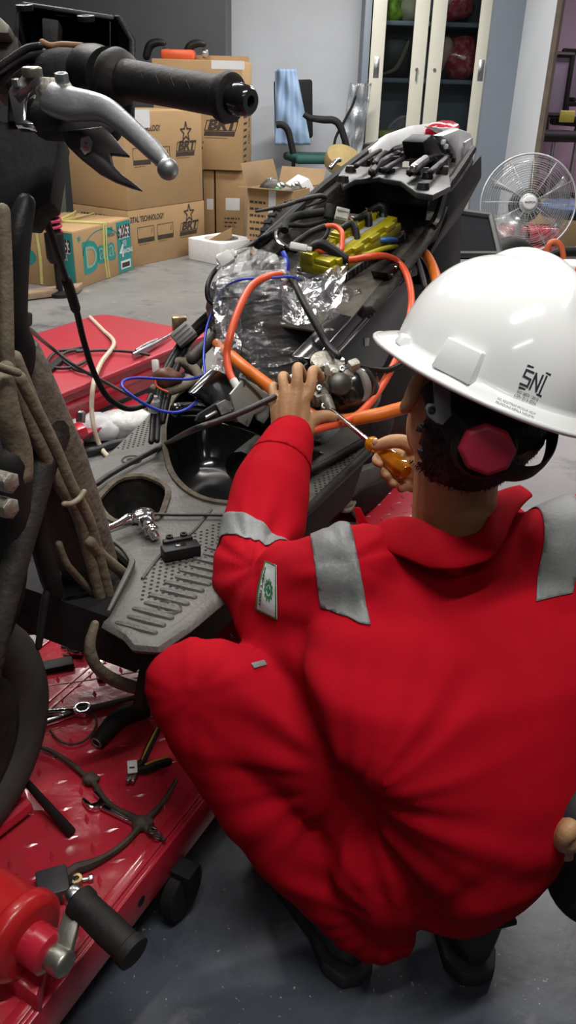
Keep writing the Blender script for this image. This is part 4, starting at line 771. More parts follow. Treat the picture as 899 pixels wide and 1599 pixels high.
pp('plate_lug', scrapm, [(28, 486), (52, 488), (52, 508), (46, 512), (28, 508)], t=.03, th=.012)
# head cover, front panel, handlebar
pp('front_panel', blkm, [(-10, 185), (94, 208), (78, 314), (62, 322), (48, 345), (-10, 340)], d=1.04, th=.05, dirv=camF)
hb = [(24, 6), (172, 28), (172, 150), (20, 128)]
MB().prism(atp(hb, d=1.09), camF*.006).build('cover_back', blk, sco, bev=.002)
P0 = atp(hb, d=1.09); P1 = atp([(34, 2), (178, 24), (198, 62), (200, 205), (22, 190)], d=1.02)
MB().hexa([P0[0], P0[1], P0[1]-camU*.006, P0[0]-camU*.006], [P1[0], P1[1], P1[1]-camU*.006, P1[0]-camU*.006]).build('cover_rim', blk, sco, bev=.002)
MB().prism([P0[1], P1[1], at(200, 62, d=1.03), at(201, 205, d=1.02), P0[2]], camR*.008).build('cover_side', blk, sco, bev=.002)
MB().prism(atp([(16, 60), (30, 8), (30, 190), (10, 190)], d=1.03), camF*.05).build('cover_side', blk, sco, bev=.003)
for x_, y_ in ((38, 9), (134, 26)): MB().lathe(at(x_, y_, d=1.0), (camU*.8-camF*.6), [(.005, -.005), (.010, -.005), (.0105, .001), (.005, .001), (.005, -.005)], 18).build('screw_boss', blk, sco)
pp('bracket_post', blkm, [(64, 26), (92, 30), (90, 68), (66, 66)], d=1.02, th=.02, dirv=camF)
pt('orange_tag', mat('dull_orange', (.28, .13, .06), .6, col2=(.2, .1, .05), ns=20), ((66, 66), (80, 72), (98, 70), (128, 72)), .004, d=1.0)
lumpy(at(110, 115, d=1.01), (.05, .026, .03), None, '', 1.1, .12).build('switch_body', blkm, sco); MB().lathe(at(150, 112, d=.985), (at(186, 122, d=.955)-at(150, 112, d=.985)), [(0, -.03), (.024, -.03), (.028, -.02), (.03, 0), (.028, .02), (.03, .026), (.0, .03)], 24).build('throttle_housing', blk, sco)
pt('control_cable', blk, ((-10, 110), (20, 90), (42, 76), (62, 72)), .0045, d=.98); pt('control_cable', blk, ((-5, 130), (15, 108), (40, 92), (70, 85)), .007, d=1.0)
pp('headlamp_cover', mat('cream_grey_plastic', (.28, .26, .21), .5, col2=(.2, .185, .15), ns=6), [(-20, 20), (0, 26), (15, 40), (12, 52), (-20, 50)], d=1.0, th=.05, dirv=camF)
pp('headstock', dusty, [(-20, 52), (28, 56), (34, 100), (8, 130), (-20, 130)], d=1.02, th=.06, dirv=camF)
g0 = at(186, 122, d=.955); g1 = at(366, 154, d=.865); ga = (g1-g0).normalized(); GL = (g1-g0).length
grp = MB().lathe(g0, ga, [(.0, -.012), (.029, -.012), (.032, -.004), (.029, .006), (.0215, .012), (.0205, GL*.5), (.0205, GL-.018), (.0245, GL-.016), (.026, GL-.010), (.0245, GL-.004), (.0205, GL-.002), (.0, GL-.002)], 32).build('grip', rub, sco)
for k in range(5):
    x = GL*(.2+.13*k); MB().torus(g0+ga*x, (ga+camU*.8).normalized(), .0206, .0006, 28, 5).build('grip_ridge', rub, grp)
MB().lathe(g0, ga, [(.016, GL-.004), (.0165, GL+.006), (.0145, GL+.02), (.012, GL+.023), (.006, GL+.023), (.005, GL+.018), (0, GL+.018)], 24).build('bar_end', dk, sco)
lev = mat('brushed_aluminium', (.36, .375, .385), .46, .85, col2=(.28, .29, .3), ns=16, bump=.06, bs=120)
b = MB()
LP = [(78, 152, .915, .011, .017), (92, 158, .91, .0115, .018), (112, 163, .905, .011, .018), (140, 166, .9, .010, .0155), (165, 172, .893, .0095, .013), (190, 190, .885, .009, .0115), (215, 212, .876, .0085, .0105), (236, 232, .868, .008, .010), (250, 246, .862, .0075, .009), (258, 255, .859, .006, .007)]
P = [at(q[0], q[1], d=q[2]) for q in LP]; P, A_ = crom(P, [q[3] for q in LP], 4); _, B_ = crom([V(p) for p in [at(q[0], q[1], d=q[2]) for q in LP]], [q[4] for q in LP], 4)
rings = []
for i, p in enumerate(P):
    dv = (P[min(i+1, len(P)-1)]-P[max(i-1, 0)]).normalized(); y = dv.cross(camF).normalized(); x = dv.cross(y)
    rings.append([p+x*(A_[i]*abs(math.cos(q))**.7*math.copysign(1, math.cos(q)))+y*(B_[i]*abs(math.sin(q))**.7*math.copysign(1, math.sin(q))) for q in (2*math.pi*k/16 for k in range(16))])
b.loft(rings); b.ell(at(262, 264, d=.857), (.0112, .0112, .0112), seg=20, rings=14)
b.build('brake_lever', lev, sco, sharp=55)
pp('lever_perch', alu, [(60, 118), (104, 120), (116, 138), (96, 158), (66, 150), (54, 136)], d=.92, th=.02, dirv=camF)
pp('perch_clamp', chrome, [(12, 142), (20, 128), (44, 122), (50, 138), (40, 158), (40, 186), (52, 190), (52, 196), (24, 196), (18, 170)], d=.915, th=.018, dirv=camF, bev=.004)
pp('perch_arm', lev, [(12, 140), (40, 108), (58, 106), (62, 116), (40, 136), (22, 146)], d=.9, th=.016, dirv=camF, bev=.004)
MB().lathe(at(50, 111, d=.893), -camF*.5+camU*.8, [(.011, -.006), (.011, .003), (.009, .0045), (0, .0045)], 20).build('pivot_cap', mat('dull_brass_cap', (.33, .32, .26), .4, .8, col2=(.27, .26, .2), ns=16), sco, bev=.001)
MB().lathe(at(96, 120, d=.905), -camF*.6+camU*.7, [(.008, -.006), (.008, .004), (.004, .004), (.004, .002), (0, .002)], 6).build('pivot_bolt', lev, sco, bev=.0008); MB().lathe(at(24, 128, d=.896), -camF*.6+camU*.7, [(.004, -.004), (.004, .003), (0, .003)], 12).build('clamp_screw', chrome, sco)
pp('perch_body', blkm, [(40, 150), (100, 165), (180, 178), (186, 200), (170, 212), (110, 208), (60, 206), (40, 190)], d=.95, th=.03, dirv=camF, bev=.008)
hn = pp('pointed_cover', mat('plum_black', (.016, .01, .012), .4, col2=(.024, .014, .016), ns=8), [(92, 205), (160, 196), (176, 212), (190, 228), (203, 243), (172, 240), (177, 258), (192, 273), (208, 284), (223, 297), (205, 292), (180, 283), (155, 270), (125, 246), (104, 226)], d=.93, th=.008, dirv=camF, bev=.002)
st_ = MB().prism(atp([(126, 216), (138, 212), (145, 222), (142, 236), (132, 242), (125, 232)], d=.928), camF*.001).build('grey_sticker', mat('grey_sticker', (.2, .19, .19), .4, col2=(.15, .14, .14), ns=40), hn)
MB().add([at(*q, d=.927) for q in ((130, 222), (137, 221), (134, 226))], [(0, 1, 2)]).build('red_mark', red, st_, recalc=False); MB().add([at(*q, d=.927) for q in ((130, 230), (135, 228), (137, 233), (132, 235))], [(0, 1, 2, 3)]).build('red_mark', red, st_, recalc=False)
# ---- floorboard
ZF = .46
sv = lambda L: atp(L, z=ZF)
outer = sv([(240, 1003), (207, 985), (170, 965), (206, 893), (203, 880), (184, 862), (160, 842), (140, 800), (118, 760), (128, 745), (180, 700), (226, 655), (258, 618), (280, 594), (300, 582), (360, 590), (450, 620), (560, 672), (578, 684), (582, 702), (480, 798), (430, 850), (335, 932)])
hole = sv([(262, 640), (256, 670), (258, 705), (268, 740), (290, 766), (322, 782), (365, 788), (405, 785), (438, 770), (458, 740), (462, 700), (440, 660), (395, 628), (340, 606), (300, 604), (275, 618)])
hole2 = sv([(152, 782), (172, 760), (192, 748), (222, 745), (244, 752), (262, 765), (258, 790), (245, 812), (205, 818), (176, 815), (160, 800)])
def smooth(P, n=3): return crom(list(P)+[P[0]], [0]*(len(P)+1), n)[0][:-1]
hole, hole2 = smooth(hole), smooth(hole2, 2)
loops = [outer, hole, hole2]; flat = outer+hole+hole2
mb = MB(); tri = tessellate_polygon(loops); n = len(flat); th = .012
mb.v = [V(p) for p in flat]+[V(p)-UP*th for p in flat]; mb.f = [tuple(t_) for t_ in tri]+[tuple(i+n for i in reversed(t_)) for t_ in tri]
o_ = 0
for L in loops:
    for i in range(len(L)): j = (i+1) % len(L); mb.f.append((o_+i, o_+j, o_+j+n, o_+i+n))
    o_ += len(L)
fb_ = mb.build('floorboard', gp, sco, bev=0, sharp=30)
# upturned lip on the front left corner, skirt on the right
lipP = [V(p)+UP*.012 for p in sv([(170, 966), (188, 930), (206, 893), (203, 880), (190, 864), (172, 852)])]
MB().tube(lipP, [.003, .005, .006, .006, .005, .004], 8, 4, .9, hint=UP).build('raised_lip', gp, fb_)
MB().tube([V(p)-UP*.008 for p in sv([(171, 965), (207, 985), (240, 1003), (335, 932), (430, 850)])], .010, 8, 2, 1.6).build('front_edge', gp, fb_)
sk = [bk(s_, -.21, ZF-.012) for s_ in (.0, .2, .45, .8)]; MB().loft([[p, p+BN*.02, p+BN*.05-UP*.13, p+BN*.03-UP*.13] for p in sk]).build('side_skirt', blkm, sco, bev=.006)
MB().loft([[bk(s_, .19, ZF-.013), bk(s_, .17, ZF-.1), bk(s_, -.15, ZF-.1), bk(s_, -.19, ZF-.013)] for s_ in (.03, .12)]).build('front_underside', blkm, sco)
# ribs along the right front edge and tread dots
for k in range(15):
    s_ = .016+k*.0205; a = bk(s_, -.2, ZF+.003); c_ = bk(s_-.006, -.142-.006*(k % 2), ZF+.003)
    MB().tube([a-UP*.004, a.lerp(c_, .5)-UP*.004, c_-UP*.004], [.006, .0075, .005], 8, 2, 1., round_=True).build('tread_rib', gp, fb_)
def dots(L, name='tread_dots', st_=.0115, z=ZF):
    P = sv(L); uv = [(st(p)) for p in P]; b = MB(); s0, s1 = min(q[0] for q in uv), max(q[0] for q in uv); t0, t1 = min(q[1] for q in uv), max(q[1] for q in uv)
    def inside(x, y):
        r = False; j = len(uv)-1
        for i in range(len(uv)):
            if (uv[i][1] > y) != (uv[j][1] > y) and x < (uv[j][0]-uv[i][0])*(y-uv[i][1])/(uv[j][1]-uv[i][1])+uv[i][0]: r = not r
            j = i
        return r
    i = 0; x = s0
    while x < s1:
        y = t0+(st_/2 if i % 2 else 0)
        while y < t1:
            if inside(x, y): o = bk(x, y, z); b.add([o+BB*.0028*math.cos(q)+BN*.0028*math.sin(q)+UP*.0004 for q in (k*math.pi/3 for k in range(6))]+[o+UP*.0018], [(k, (k+1) % 6, 6) for k in range(6)])
            y += st_
        x += st_*.87; i += 1
    tag(b.build(name, blkm, fb_, sharp=0, recalc=False), kind='stuff')
dots([(212, 940), (262, 955), (345, 862), (430, 800), (345, 815), (300, 832), (268, 850), (240, 880), (222, 905)])
dots([(180, 702), (226, 657), (262, 620), (252, 655), (236, 690), (212, 700)])
dots([(488, 782), (560, 706), (562, 690), (540, 702), (486, 760)])
for L in ([(268, 850), (300, 832), (322, 806), (330, 796)], [(222, 905), (240, 880), (268, 850)], [(240, 690), (256, 650), (268, 622)]):
    MB().tube([p+UP*.001 for p in sv(L)], .0035, 6, 3, .8).build('pressed_line', gp, fb_)
for x_, y_, r_ in ((205, 719, .016), (265, 950, .014)):
    o = at(x_, y_, z=ZF); MB().lathe(o, UP, [(r_*.55, .0005), (r_, .0008), (r_*1.15, .004), (r_*1.3, .0008)], 20).build('hole_collar', gp, fb_); MB().lathe(o, UP, [(r_, .0006), (0, .0012)], 20).build('bolt_hole', dk, fb_)
pt('raised_edge', dusty, ((476, 800), (520, 756), (562, 716), (580, 698)), .008, z=ZF+.01); pt('raised_edge', dusty, ((470, 742), (510, 722), (545, 702), (572, 686)), .008, z=ZF+.012)
# the deep bucket and the small pocket below the openings
def well(L, z1, k, name, m):
    c_ = sum(L, V())/len(L); b = MB(); b.loft([[V(p)-UP*.002 for p in L], [c_+(p-c_)*.97-UP*.05 for p in L], [c_+(p-c_)*k-UP*(ZF-z1-.02) for p in L], [c_+(p-c_)*(k-.1)-UP*(ZF-z1) for p in L]], caps=False)
    n_ = len(b.v); b.f.append(tuple(range(n_-len(L), n_))); b.build(name, m, sco, recalc=False, sharp=60)
well(hole, .27, .85, 'battery_bucket', dk); well(hole2, .36, .82, 'front_pocket', mat('dirty_black', (.012, .012, .012), .5, col2=(.05, .045, .035), ns=8, amt=.6, bump=.3))
MB().tube([p+UP*.002 for p in hole]+[hole[0]+UP*.002], .0065, 6, 1).build('bucket_rim', dirt, sco); MB().tube([p+UP*.002 for p in hole2]+[hole2[0]+UP*.002], .006, 6, 1).build('pocket_rim', dirt, sco)
# ---- rear end of the bucket: black upright, slotted plate, grey bracket
pp('rear_bulkhead', dk, [(305, 615), (340, 578), (432, 622), (470, 640), (470, 690), (440, 670), (350, 650)], t=.02, th=.02)
pp('slotted_plate', blkm, [(306, 658), (312, 646), (345, 626), (366, 628), (372, 640), (352, 652), (325, 662)], t=-.03, th=.006)
pt('plate_slot', steel, ((322, 652), (336, 644)), .004, t=-.035); pp('foil_tape', mat('foil_tape', (.6, .6, .6), .35, .6, col2=(.2, .2, .2), ns=60, amt=.55), [(338, 632), (352, 624), (366, 630), (362, 642), (346, 648)], t=-.033, th=.002, bev=0)
pt('frame_tube', dk, ((276, 640), (310, 640), (350, 652), (400, 668), (440, 690)), .014, t=.05, seg=12)
gb = mat('zinc_plate', (.36, .40, .36), .45, .15, col2=(.31, .34, .31), ns=7, bump=.05)
zb = pp('zinc_bracket', gb, [(360, 616), (381, 591), (402, 602), (418, 618), (420, 634), (396, 648), (388, 667), (372, 658), (366, 640)], t=-.07, th=.004, bev=.001)
pp('bracket_flange', gb, [(381, 591), (384, 592), (424, 620), (420, 634), (402, 612)], t=-.075, th=.014, par=zb, bev=.001); pp('bracket_tab', gb, [(400, 640), (420, 632), (420, 650), (412, 662), (402, 655)], t=-.065, th=.004, par=zb, bev=.001)
for x_, y_ in ((381, 600), (385, 658), (364, 639)): MB().lathe(at(x_, y_, t=-.0705), -BN, [(.0035, -.002), (.0035, .0008), (0, .0008)], 12).build('rivet_hole', scrapm, zb)
# ---- frame and side rails
pt('main_frame', dusty, ((300, 560), (340, 520), (385, 470), (430, 420)), .013, t=.14, seg=12)
pt('main_frame', blk, ((440, 660), (490, 620), (560, 600), (640, 590)), .022, t=-.05, seg=12)
beamP = [(490, 562), (514, 574), (646, 430), (620, 418)]
bm1 = pp('side_beam', dk, beamP, t=-.15, th=.05, bev=.003)
pp('beam_web', mat('satin_black', (.012, .013, .015), .3, col2=(.02, .021, .022), ns=8), [(508, 574), (640, 428), (648, 470), (600, 570), (566, 612), (540, 606)], t=-.152, th=.03, par=None)
pt('beam_edge', steel, ((506, 574), (540, 538), (590, 482), (622, 446)), .0018, t=-.155, par=bm1)
bx_ = [(604, 426), (616, 414), (640, 404), (652, 413), (652, 430), (612, 446)]
pp('beam_box', blk, bx_, t=-.165, th=.04, bev=.003)
for x_, y_ in ((612, 430), (622, 434), (640, 424), (618, 418)): MB().lathe(at(x_, y_, t=-.167), -BN, [(.004, -.002), (.004, .0015), (0, .0015)], 12).build('box_rivet', steel, sco)
MB().torus(at(578, 484, t=-.157), -BN, .014, .005, 20, 6).build('cable_eye', blk, bm1)
for x_, y_ in ((572, 536), (594, 530)): pp('beam_slot', steel, [(x_-3, y_-8), (x_+5, y_-9), (x_+4, y_+4), (x_-2, y_+5)], t=-.154, th=.002, par=None, bev=.001)
pp('engine_cover', blkm, [(560, 470), (650, 450), (720, 440), (740, 520), (690, 600), (600, 640), (545, 620)], t=-.1, th=.12, bev=.02)
pp('swing_cover', blkm, [(540, 590), (610, 600), (660, 640), (640, 700), (560, 680), (520, 650)], t=-.08, th=.1, bev=.02)
lumpy(at(560, 640, t=.0), (.16, .1, .12), None, '', 6, .25, BB, BN).build('engine_block', dusty, sco)
pp('engine_casing', mat('sandblasted_aluminium', (.42, .44, .45), .5, .6, col2=(.3, .31, .31), ns=12, bump=.3), [(498, 690), (512, 672), (540, 668), (558, 680), (552, 694), (530, 696), (528, 708), (514, 706)], t=-.12, th=.06, bev=.008)
blb = pp('black_box', blk, [(478, 702), (516, 706), (526, 726), (508, 740), (480, 746)], t=-.14, th=.05, bev=.004)
b = MB(); 
for dx, dy in ((0, 0), (4, 2), (1, 6), (5, 8)): b.tube([at(500+dx, 706+dy, t=-.142), at(506+dx, 709+dy, t=-.142)], .0016, 5, 1)
tag(b.build('white_mark', paper, blb), kind='stuff')
pp('foot_hanger', alu, [(516, 740), (530, 722), (556, 706), (572, 700), (568, 714), (540, 728), (524, 744)], t=-.16, th=.02, bev=.004)
MB().torus(at(556, 700, t=-.165), UP, .012, .004, 18, 6).build('hanger_eye', alu, sco)
pp('lower_guard', gp, [(524, 768), (556, 738), (600, 724), (606, 738), (580, 756), (562, 766), (540, 790), (528, 786)], t=-.17, th=.03, bev=.006)
pp('exhaust_shield', blkm, [(540, 790), (570, 762), (620, 742), (634, 752), (600, 790), (560, 810)], t=-.13, th=.06, bev=.015)
pt('centre_stand', dusty, ((482, 828), (505, 822), (530, 820), (555, 822), (578, 826)), [.011, .011, .01, .009, .007], t=-.16); pt('centre_stand', dusty, ((486, 850), (505, 840), (530, 832), (548, 826)), [.014, .014, .012, .01], t=-.12)
pt('muddy_bolt', mat('muddy_beige', (.36, .31, .24), .8, col2=(.25, .21, .16), ns=25, bump=.5), ((536, 792), (545, 786), (550, 796), (556, 808)), [.006, .01, .007, .004], t=-.16)
pt('muddy_bolt', MATS['muddy_beige'], ((534, 797), (544, 796), (553, 785)), [.005, .007, .005], t=-.165)
pp('white_sticker_tag', paper, [(480, 734), (492, 734), (490, 760), (482, 750)], t=-.165, th=.002, bev=0)
b = MB(); write(b, 'S', .03, at(484, 838, t=-.17), BB, UP, bold=.0015); bb2 = pp('black_side_plate', blk, [(468, 822), (500, 824), (498, 856), (470, 858)], t=-.165, th=.03, bev=.004); b.build('white_letter', paper, bb2, recalc=False)
# ---- seat tub
W = .135
zr = lambda s_: .805+(s_-.88)*.285     # rail height
secs = [.86, .95, 1.05, 1.15, 1.25, 1.35, 1.45, 1.55]
tub = []
for s_ in secs:
    z_ = zr(s_); fl = z_-.06 if s_ < 1.3 else z_-.14
    w_ = W-.02*max(0, (s_-1.25)/.3)
    zR = fl+.006+(z_-fl-.006)*max(0, min(1, (s_-1.2)/.16))
    tub.append([bk(s_, w_+.014, z_-.03), bk(s_, w_, z_), bk(s_, w_-.018, z_-.004), bk(s_, w_-.04, fl+.008), bk(s_, w_-.06, fl), bk(s_, -w_+.03, fl), bk(s_, -w_-.015, fl+.004), bk(s_, -w_-.022, zR-.004), bk(s_, -w_-.036, zR), bk(s_, -w_-.05, zR-.012), bk(s_, -w_-.01, fl-.03), bk(s_, w_-.02, fl-.03)])
MB().loft(tub).build('seat_tub', dusty, sco, bev=.004)
MB().loft([[bk(s_, .072, zr(s_)-.0595), bk(s_, .072, zr(s_)-.057), bk(s_, -.15, zr(s_)-.0555), bk(s_, -.15, zr(s_)-.0595)] for s_ in (.74, .84, 1.0, 1.15, 1.28)]).build('tub_floor_mat', mat('dusty_floor_mat', (.105, .09, .068), .85, col2=(.035, .031, .026), ns=13, amt=.52, bump=.3, bs=50), sco)
MB().prism([bk(1.42, .1, zr(1.42)-.004), bk(1.42, -.1, zr(1.42)-.004), bk(1.42, -.085, .82), bk(1.42, .085, .82)], BB*.01).build('tub_back', dk, sco)
for sg in (1, -1):
    MB().tube([bk(s_, sg*(W+.006+(.03 if sg < 0 else 0)-.02*max(0, (s_-1.25)/.3)), zr(s_)+.004-(.05 if sg < 0 and s_ < 1.3 else 0)) for s_ in ((.93, 1.0, 1.1, 1.2, 1.3, 1.45, 1.58) if sg > 0 else (1.22, 1.26, 1.32, 1.38, 1.44, 1.5, 1.58))], [.01, .012, .012, .011, .012, .012, .01], 8, 3).build('side_rail', blk, sco)
    MB().loft([[bk(s_, sg*(W+.018+(.022 if sg < 0 else 0)), zr(s_)-.005), bk(s_, sg*(W+.028+(.02 if sg < 0 else 0)), zr(s_)-.06), bk(s_, sg*(W+.005), zr(s_)-.16), bk(s_, sg*(W-.01), zr(s_)-.1)] for s_ in ((1.0, 1.15, 1.3, 1.45, 1.58) if sg > 0 else (1.3, 1.38, 1.45, 1.58))]).build('side_panel', blk if sg < 0 else dusty, sco, bev=.006)
pt('trim_fin', dusty, ((400, 330), (440, 322), (470, 312), (500, 306), (506, 312), (480, 322)), [.003, .005, .006, .006, .005, .003], t=.1)
pt('rail_hook', steel, ((516, 262), (524, 252), (530, 250)), .006, t=.15)
# rear deck plate with its screw bosses, lock mechanism, tail covers and lamps
dp = [(528, 272), (545, 252), (600, 260), (660, 262), (700, 262), (704, 290), (676, 304), (650, 300), (625, 282), (590, 276), (555, 280), (536, 290)]
deck = MB().prism([bk(*st(at(q[0], q[1], t=0)), 0)+UP*(zr(1.42)+.012) if False else at(q[0], q[1], z=.965) for q in dp], -UP*.012).build('rear_deck', mat('worn_black_alloy', (.02, .021, .022), .38, .3, col2=(.055, .055, .056), ns=14, amt=.6, bump=.15), sco, bev=.003)
for x_, y_ in ((547, 268), (570, 258), (660, 295), (667, 278), (648, 272), (535, 284)):
    MB().lathe(at(x_, y_, z=.966), UP, [(.004, .002), (.005, .012), (.011, .012), (.014, 0)], 18).build('screw_boss', blk, deck)
for i, (L, r) in enumerate(((((580, 262), (590, 250), (605, 240), (622, 232)), .014), (((600, 258), (620, 246), (640, 236)), .012), (((640, 262), (655, 252), (668, 242), (690, 238)), .016), (((585, 248), (600, 232), (640, 222), (668, 214)), .012), (((672, 262), (688, 248), (698, 238)), .012), (((556, 252), (585, 232), (610, 222)), .01))):
    pt('lock_lever', blk, [(q[0], q[1]+7) for q in L], r*.62, z=.978+.003*i, seg=6)
for i, (x_, y_, sx, sy, sz) in enumerate(((590, 250, .05, .02, .02), (612, 244, .06, .016, .014), (634, 240, .05, .03, .022), (655, 250, .03, .05, .02), (676, 250, .06, .02, .03), (604, 262, .03, .03, .012), (690, 262, .04, .03, .02), (640, 224, .05, .03, .02))):
    MB().box(at(x_, y_+4, z=.972), (sx, sy, sz), (BB+BN*.3*(-1)**i).normalized(), None and 0 or V((-(BB+BN*.3*(-1)**i).normalized().y, (BB+BN*.3*(-1)**i).normalized().x, 0))).build('lock_plate', blk if i % 3 else dusty, sco, bev=.003)
pt('latch_rod', steel, ((646, 262), (656, 254), (664, 248)), .009, z=1.0, seg=12)
MB().box(at(625, 235, z=.95), (.24, .2, .05), BB, BN).build('tail_floor', blkm, sco, bev=.01)
pp('tail_block', blk, [(660, 222), (676, 210), (692, 240), (684, 250), (664, 252)], t=-.04, th=.06, bev=.006)
silver = mat('silver_white_cover', (.72, .73, .74), .3, col2=(.52, .53, .54), ns=5, coat=.5)
# tail shells: swept left edge, red lens, right tail
lt = [at(578, 238, t=.11), at(604, 216, t=.11), at(640, 203, t=.08), at(676, 198, t=.05)]
b = MB(); b.loft([[p+UP*.012, p-UP*.022-BN*.022, p-UP*.035+BN*.02, p+BN*.03-UP*.006] for p in lt]); b.build('tail_cover', silver, sco, bev=.004)
lens = mat('red_lens', (.45, .01, .03), .12, col2=(.36, .01, .025), ns=30, coat=.8)
ln = [at(672, 199, t=.05), at(690, 195, t=.03), at(706, 196, t=.0), at(716, 202, t=-.03)]
b = MB(); b.loft([[p+UP*.014, p-BB*.05-UP*.002, p-BB*.045-UP*.03, p+BB*.02-UP*.03] for p in ln]); b.build('red_lamp_lens', lens, sco, bev=.004)
tr = [(718, 201), (736, 207), (739, 228), (737, 262), (728, 292), (716, 318), (709, 312), (712, 290), (716, 262), (712, 240), (700, 222), (690, 212)]
tc_ = pp('tail_cover', silver, tr, t=-.1, th=.03, bev=.006)
b = MB(); b.prism(atp([(722, 222), (735, 214), (736, 250), (728, 276), (722, 262)], t=-.106), -BN*.006); b.build('clear_lamp_lens', mat('clear_lens', (.72, .73, .75), .15, .3, col2=(.5, .51, .53), ns=80, bump=.6, bs=120, coat=.6), tc_, bev=.002)
pp('tail_cap', silver, [(676, 198), (690, 204), (712, 222), (720, 205), (716, 200)], t=-.06, th=.03, bev=.004)
for i in range(5): MB().box(at(692+i*4, 222+i*7, t=-.1), (.012, .01, .012), BB, BN).build('clip', paper if i < 2 else blk, tc_, bev=.002)
pp('rear_fender', blk, [(690, 300), (712, 300), (722, 330), (720, 470), (700, 500), (660, 500), (672, 430)], t=-.09, th=.12, bev=.015)
pp('rear_bracket', alu, [(694, 290), (708, 284), (708, 302), (700, 318), (690, 312)], t=-.12, th=.02, bev=.004)
RW = bk(1.22, .0, ZT+.2)
MB().torus(RW, BN, .155, .05, 44, 14).build('rear_tyre', rub, sco); MB().lathe(RW, BN, [(.0, -.05), (.05, -.05), (.11, -.03), (.12, 0), (.11, .03), (.05, .05), (0, .05)], 32).build('rear_rim', dusty, sco)
MB().tube([bk(.75, .08, .36), bk(1.0, .1, .34), bk(1.22, .09, .35)], [.04, .05, .045], 12, 3).build('swing_arm', dusty, sco); MB().tube([bk(1.22, .12, .36), bk(1.3, .15, .6), bk(1.32, .14, .85)], .022, 10, 2).build('rear_damper', blk, sco)
# tyre on the floor behind the scooter
q = at(466, 372, y=4.6); rt = thing('tyre', 'worn black tyre standing on the floor left behind the scooter tub', 'tyre', V((q.x, q.y, 0)))
td = V((.72, -.66, .12)).normalized(); tb = MB().torus(V((q.x, q.y, .3)), td, .24, .06, 44, 12).build('tread', rub, rt)
fx_, fy_, _ = frame(td)
for k in range(40):
    a = 2*math.pi*k/40; o = fx_*math.cos(a)+fy_*math.sin(a); MB().box(V((q.x, q.y, .3))+o*.3, (.012, .02, .05), o, td.cross(o)).build('tread_block', rub, tb)
MB().lathe(V((q.x, q.y, .3)), td, [(.17, -.03), (.18, 0), (.17, .03), (.1, .02), (.1, -.02)], 28).build('rim', blkm, rt)
# tools left on the floorboard
q = at(232, 812, z=ZF+.03); e = at(152, 832, z=ZF+.02); rt = thing('ratchet', 'chrome ratchet with a socket lying across the front pocket of the floorboard', 'ratchet', q)
hd_ = at(222, 806, z=ZF+.022)
MB().tube([at(120, 838, z=ZF+.02), e, at(180, 822, z=ZF+.022), at(200, 812, z=ZF+.023)], [.0075, .0075, .0085, .012], 14, 4, .8, hint=UP, round_=True).build('ratchet_body', chrome, rt); MB().ell(hd_+UP*.002, (.024, .019, .011), (at(222, 806, z=ZF)-at(180, 822, z=ZF)).normalized(), V((-(at(222, 806, z=ZF)-at(180, 822, z=ZF)).normalized().y, (at(222, 806, z=ZF)-at(180, 822, z=ZF)).normalized().x, 0)), 24, 14).build('ratchet_head', chrome, rt)
dr = (at(240, 836, z=ZF+.012)-at(226, 812, z=ZF+.03)).normalized(); o = at(228, 814, z=ZF+.027)
MB().lathe(o, dr, [(.012, -.006), (.0135, -.002), (.0135, .010), (.011, .012), (.011, .016), (.0125, .018), (.0125, .024), (.008, .025), (.008, .036), (.006, .037), (0, .037)], 20).build('socket', chrome, rt, bev=.0006)
q = at(282, 856, z=ZF+.016); rt = thing('black_clip', 'small black slotted plastic latch on the dotted floorboard', 'latch', q)
X = (at(308, 852, z=ZF)-at(254, 862, z=ZF)).normalized(); Y = UP.cross(X)
MB().box(q-UP*.004, (.062, .026, .02), X, Y).build('latch_body', blk, rt, bev=.003); MB().box(q+Y*.016-UP*.002, (.05, .012, .026), X, Y).build('latch_back', blk, rt, bev=.003)
MB().box(q+UP*.0065, (.018, .008, .002), X, Y).build('latch_slot', dk, rt, bev=.001)
for k in (-.012, .012): MB().lathe(q+Y*.022+X*k+UP*.008, UP, [(.003, 0), (.006, 0), (.006, .006), (.003, .006), (.003, 0)], 14).build('latch_eye', blk, rt)
cable([at(*q_, z=ZF+.012) for q_ in ((130, 764), (150, 756), (170, 742), (205, 722), (240, 704), (262, 692))]+[at(300, 672, t=-.06), at(345, 656, t=-.1), at(385, 640, t=-.12), at(428, 620, t=-.15)], .0055, 'black cable crossing the floorboard from the pocket rim up to the left hand', 'black_cable')
cable([at(*q_, z=ZF+.008) for q_ in ((240, 803), (280, 804), (330, 804), (380, 806))], .003, 'thin black wire across the floorboard below the big bucket opening')
# ------------------------------------------------------------------ electrics resting in the scooter
TX = (BB+UP*.285).normalized(); TN = (UP-BB*.285).normalized(); TO = bk(.9, 0, .757)
def onp(px, py, h=0.):
    D = camF*FPX+camR*(px-449.5)+camU*(799.5-py); k = (TO+TN*h-camO).dot(TN)/D.dot(TN); return camO+D*k
ylw = mat('yellow_anodised', (.46, .40, .012), .36, .25, col2=(.36, .31, .01), ns=9, bump=.1, bs=60, coat=.3)
kA, kB, kC = onp(482, 424), onp(522, 452), onp(634, 374)
kX = (kC-kB); kL = kX.length; kX.normalize(); kY = TN.cross(kX); kWd = abs((kA-kB).dot(kY))
if (kA-kB).dot(kY) < 0: kY = -kY
ctl = thing('motor_controller', 'yellow motor controller on a finned grey base in the open seat tub', 'controller', kB+kX*kL/2+kY*kWd/2)
kc = lambda u, v, h: kB+kX*(u*kL)+kY*(v*kWd)+TN*h
MB().box(kc(.5, .5, .009), (kL, kWd, .018), kX, kY).build('heat_sink', mat('grey_anodised', (.3, .3, .29), .4, .7, col2=(.24, .24, .23), ns=8), ctl, bev=.0015)
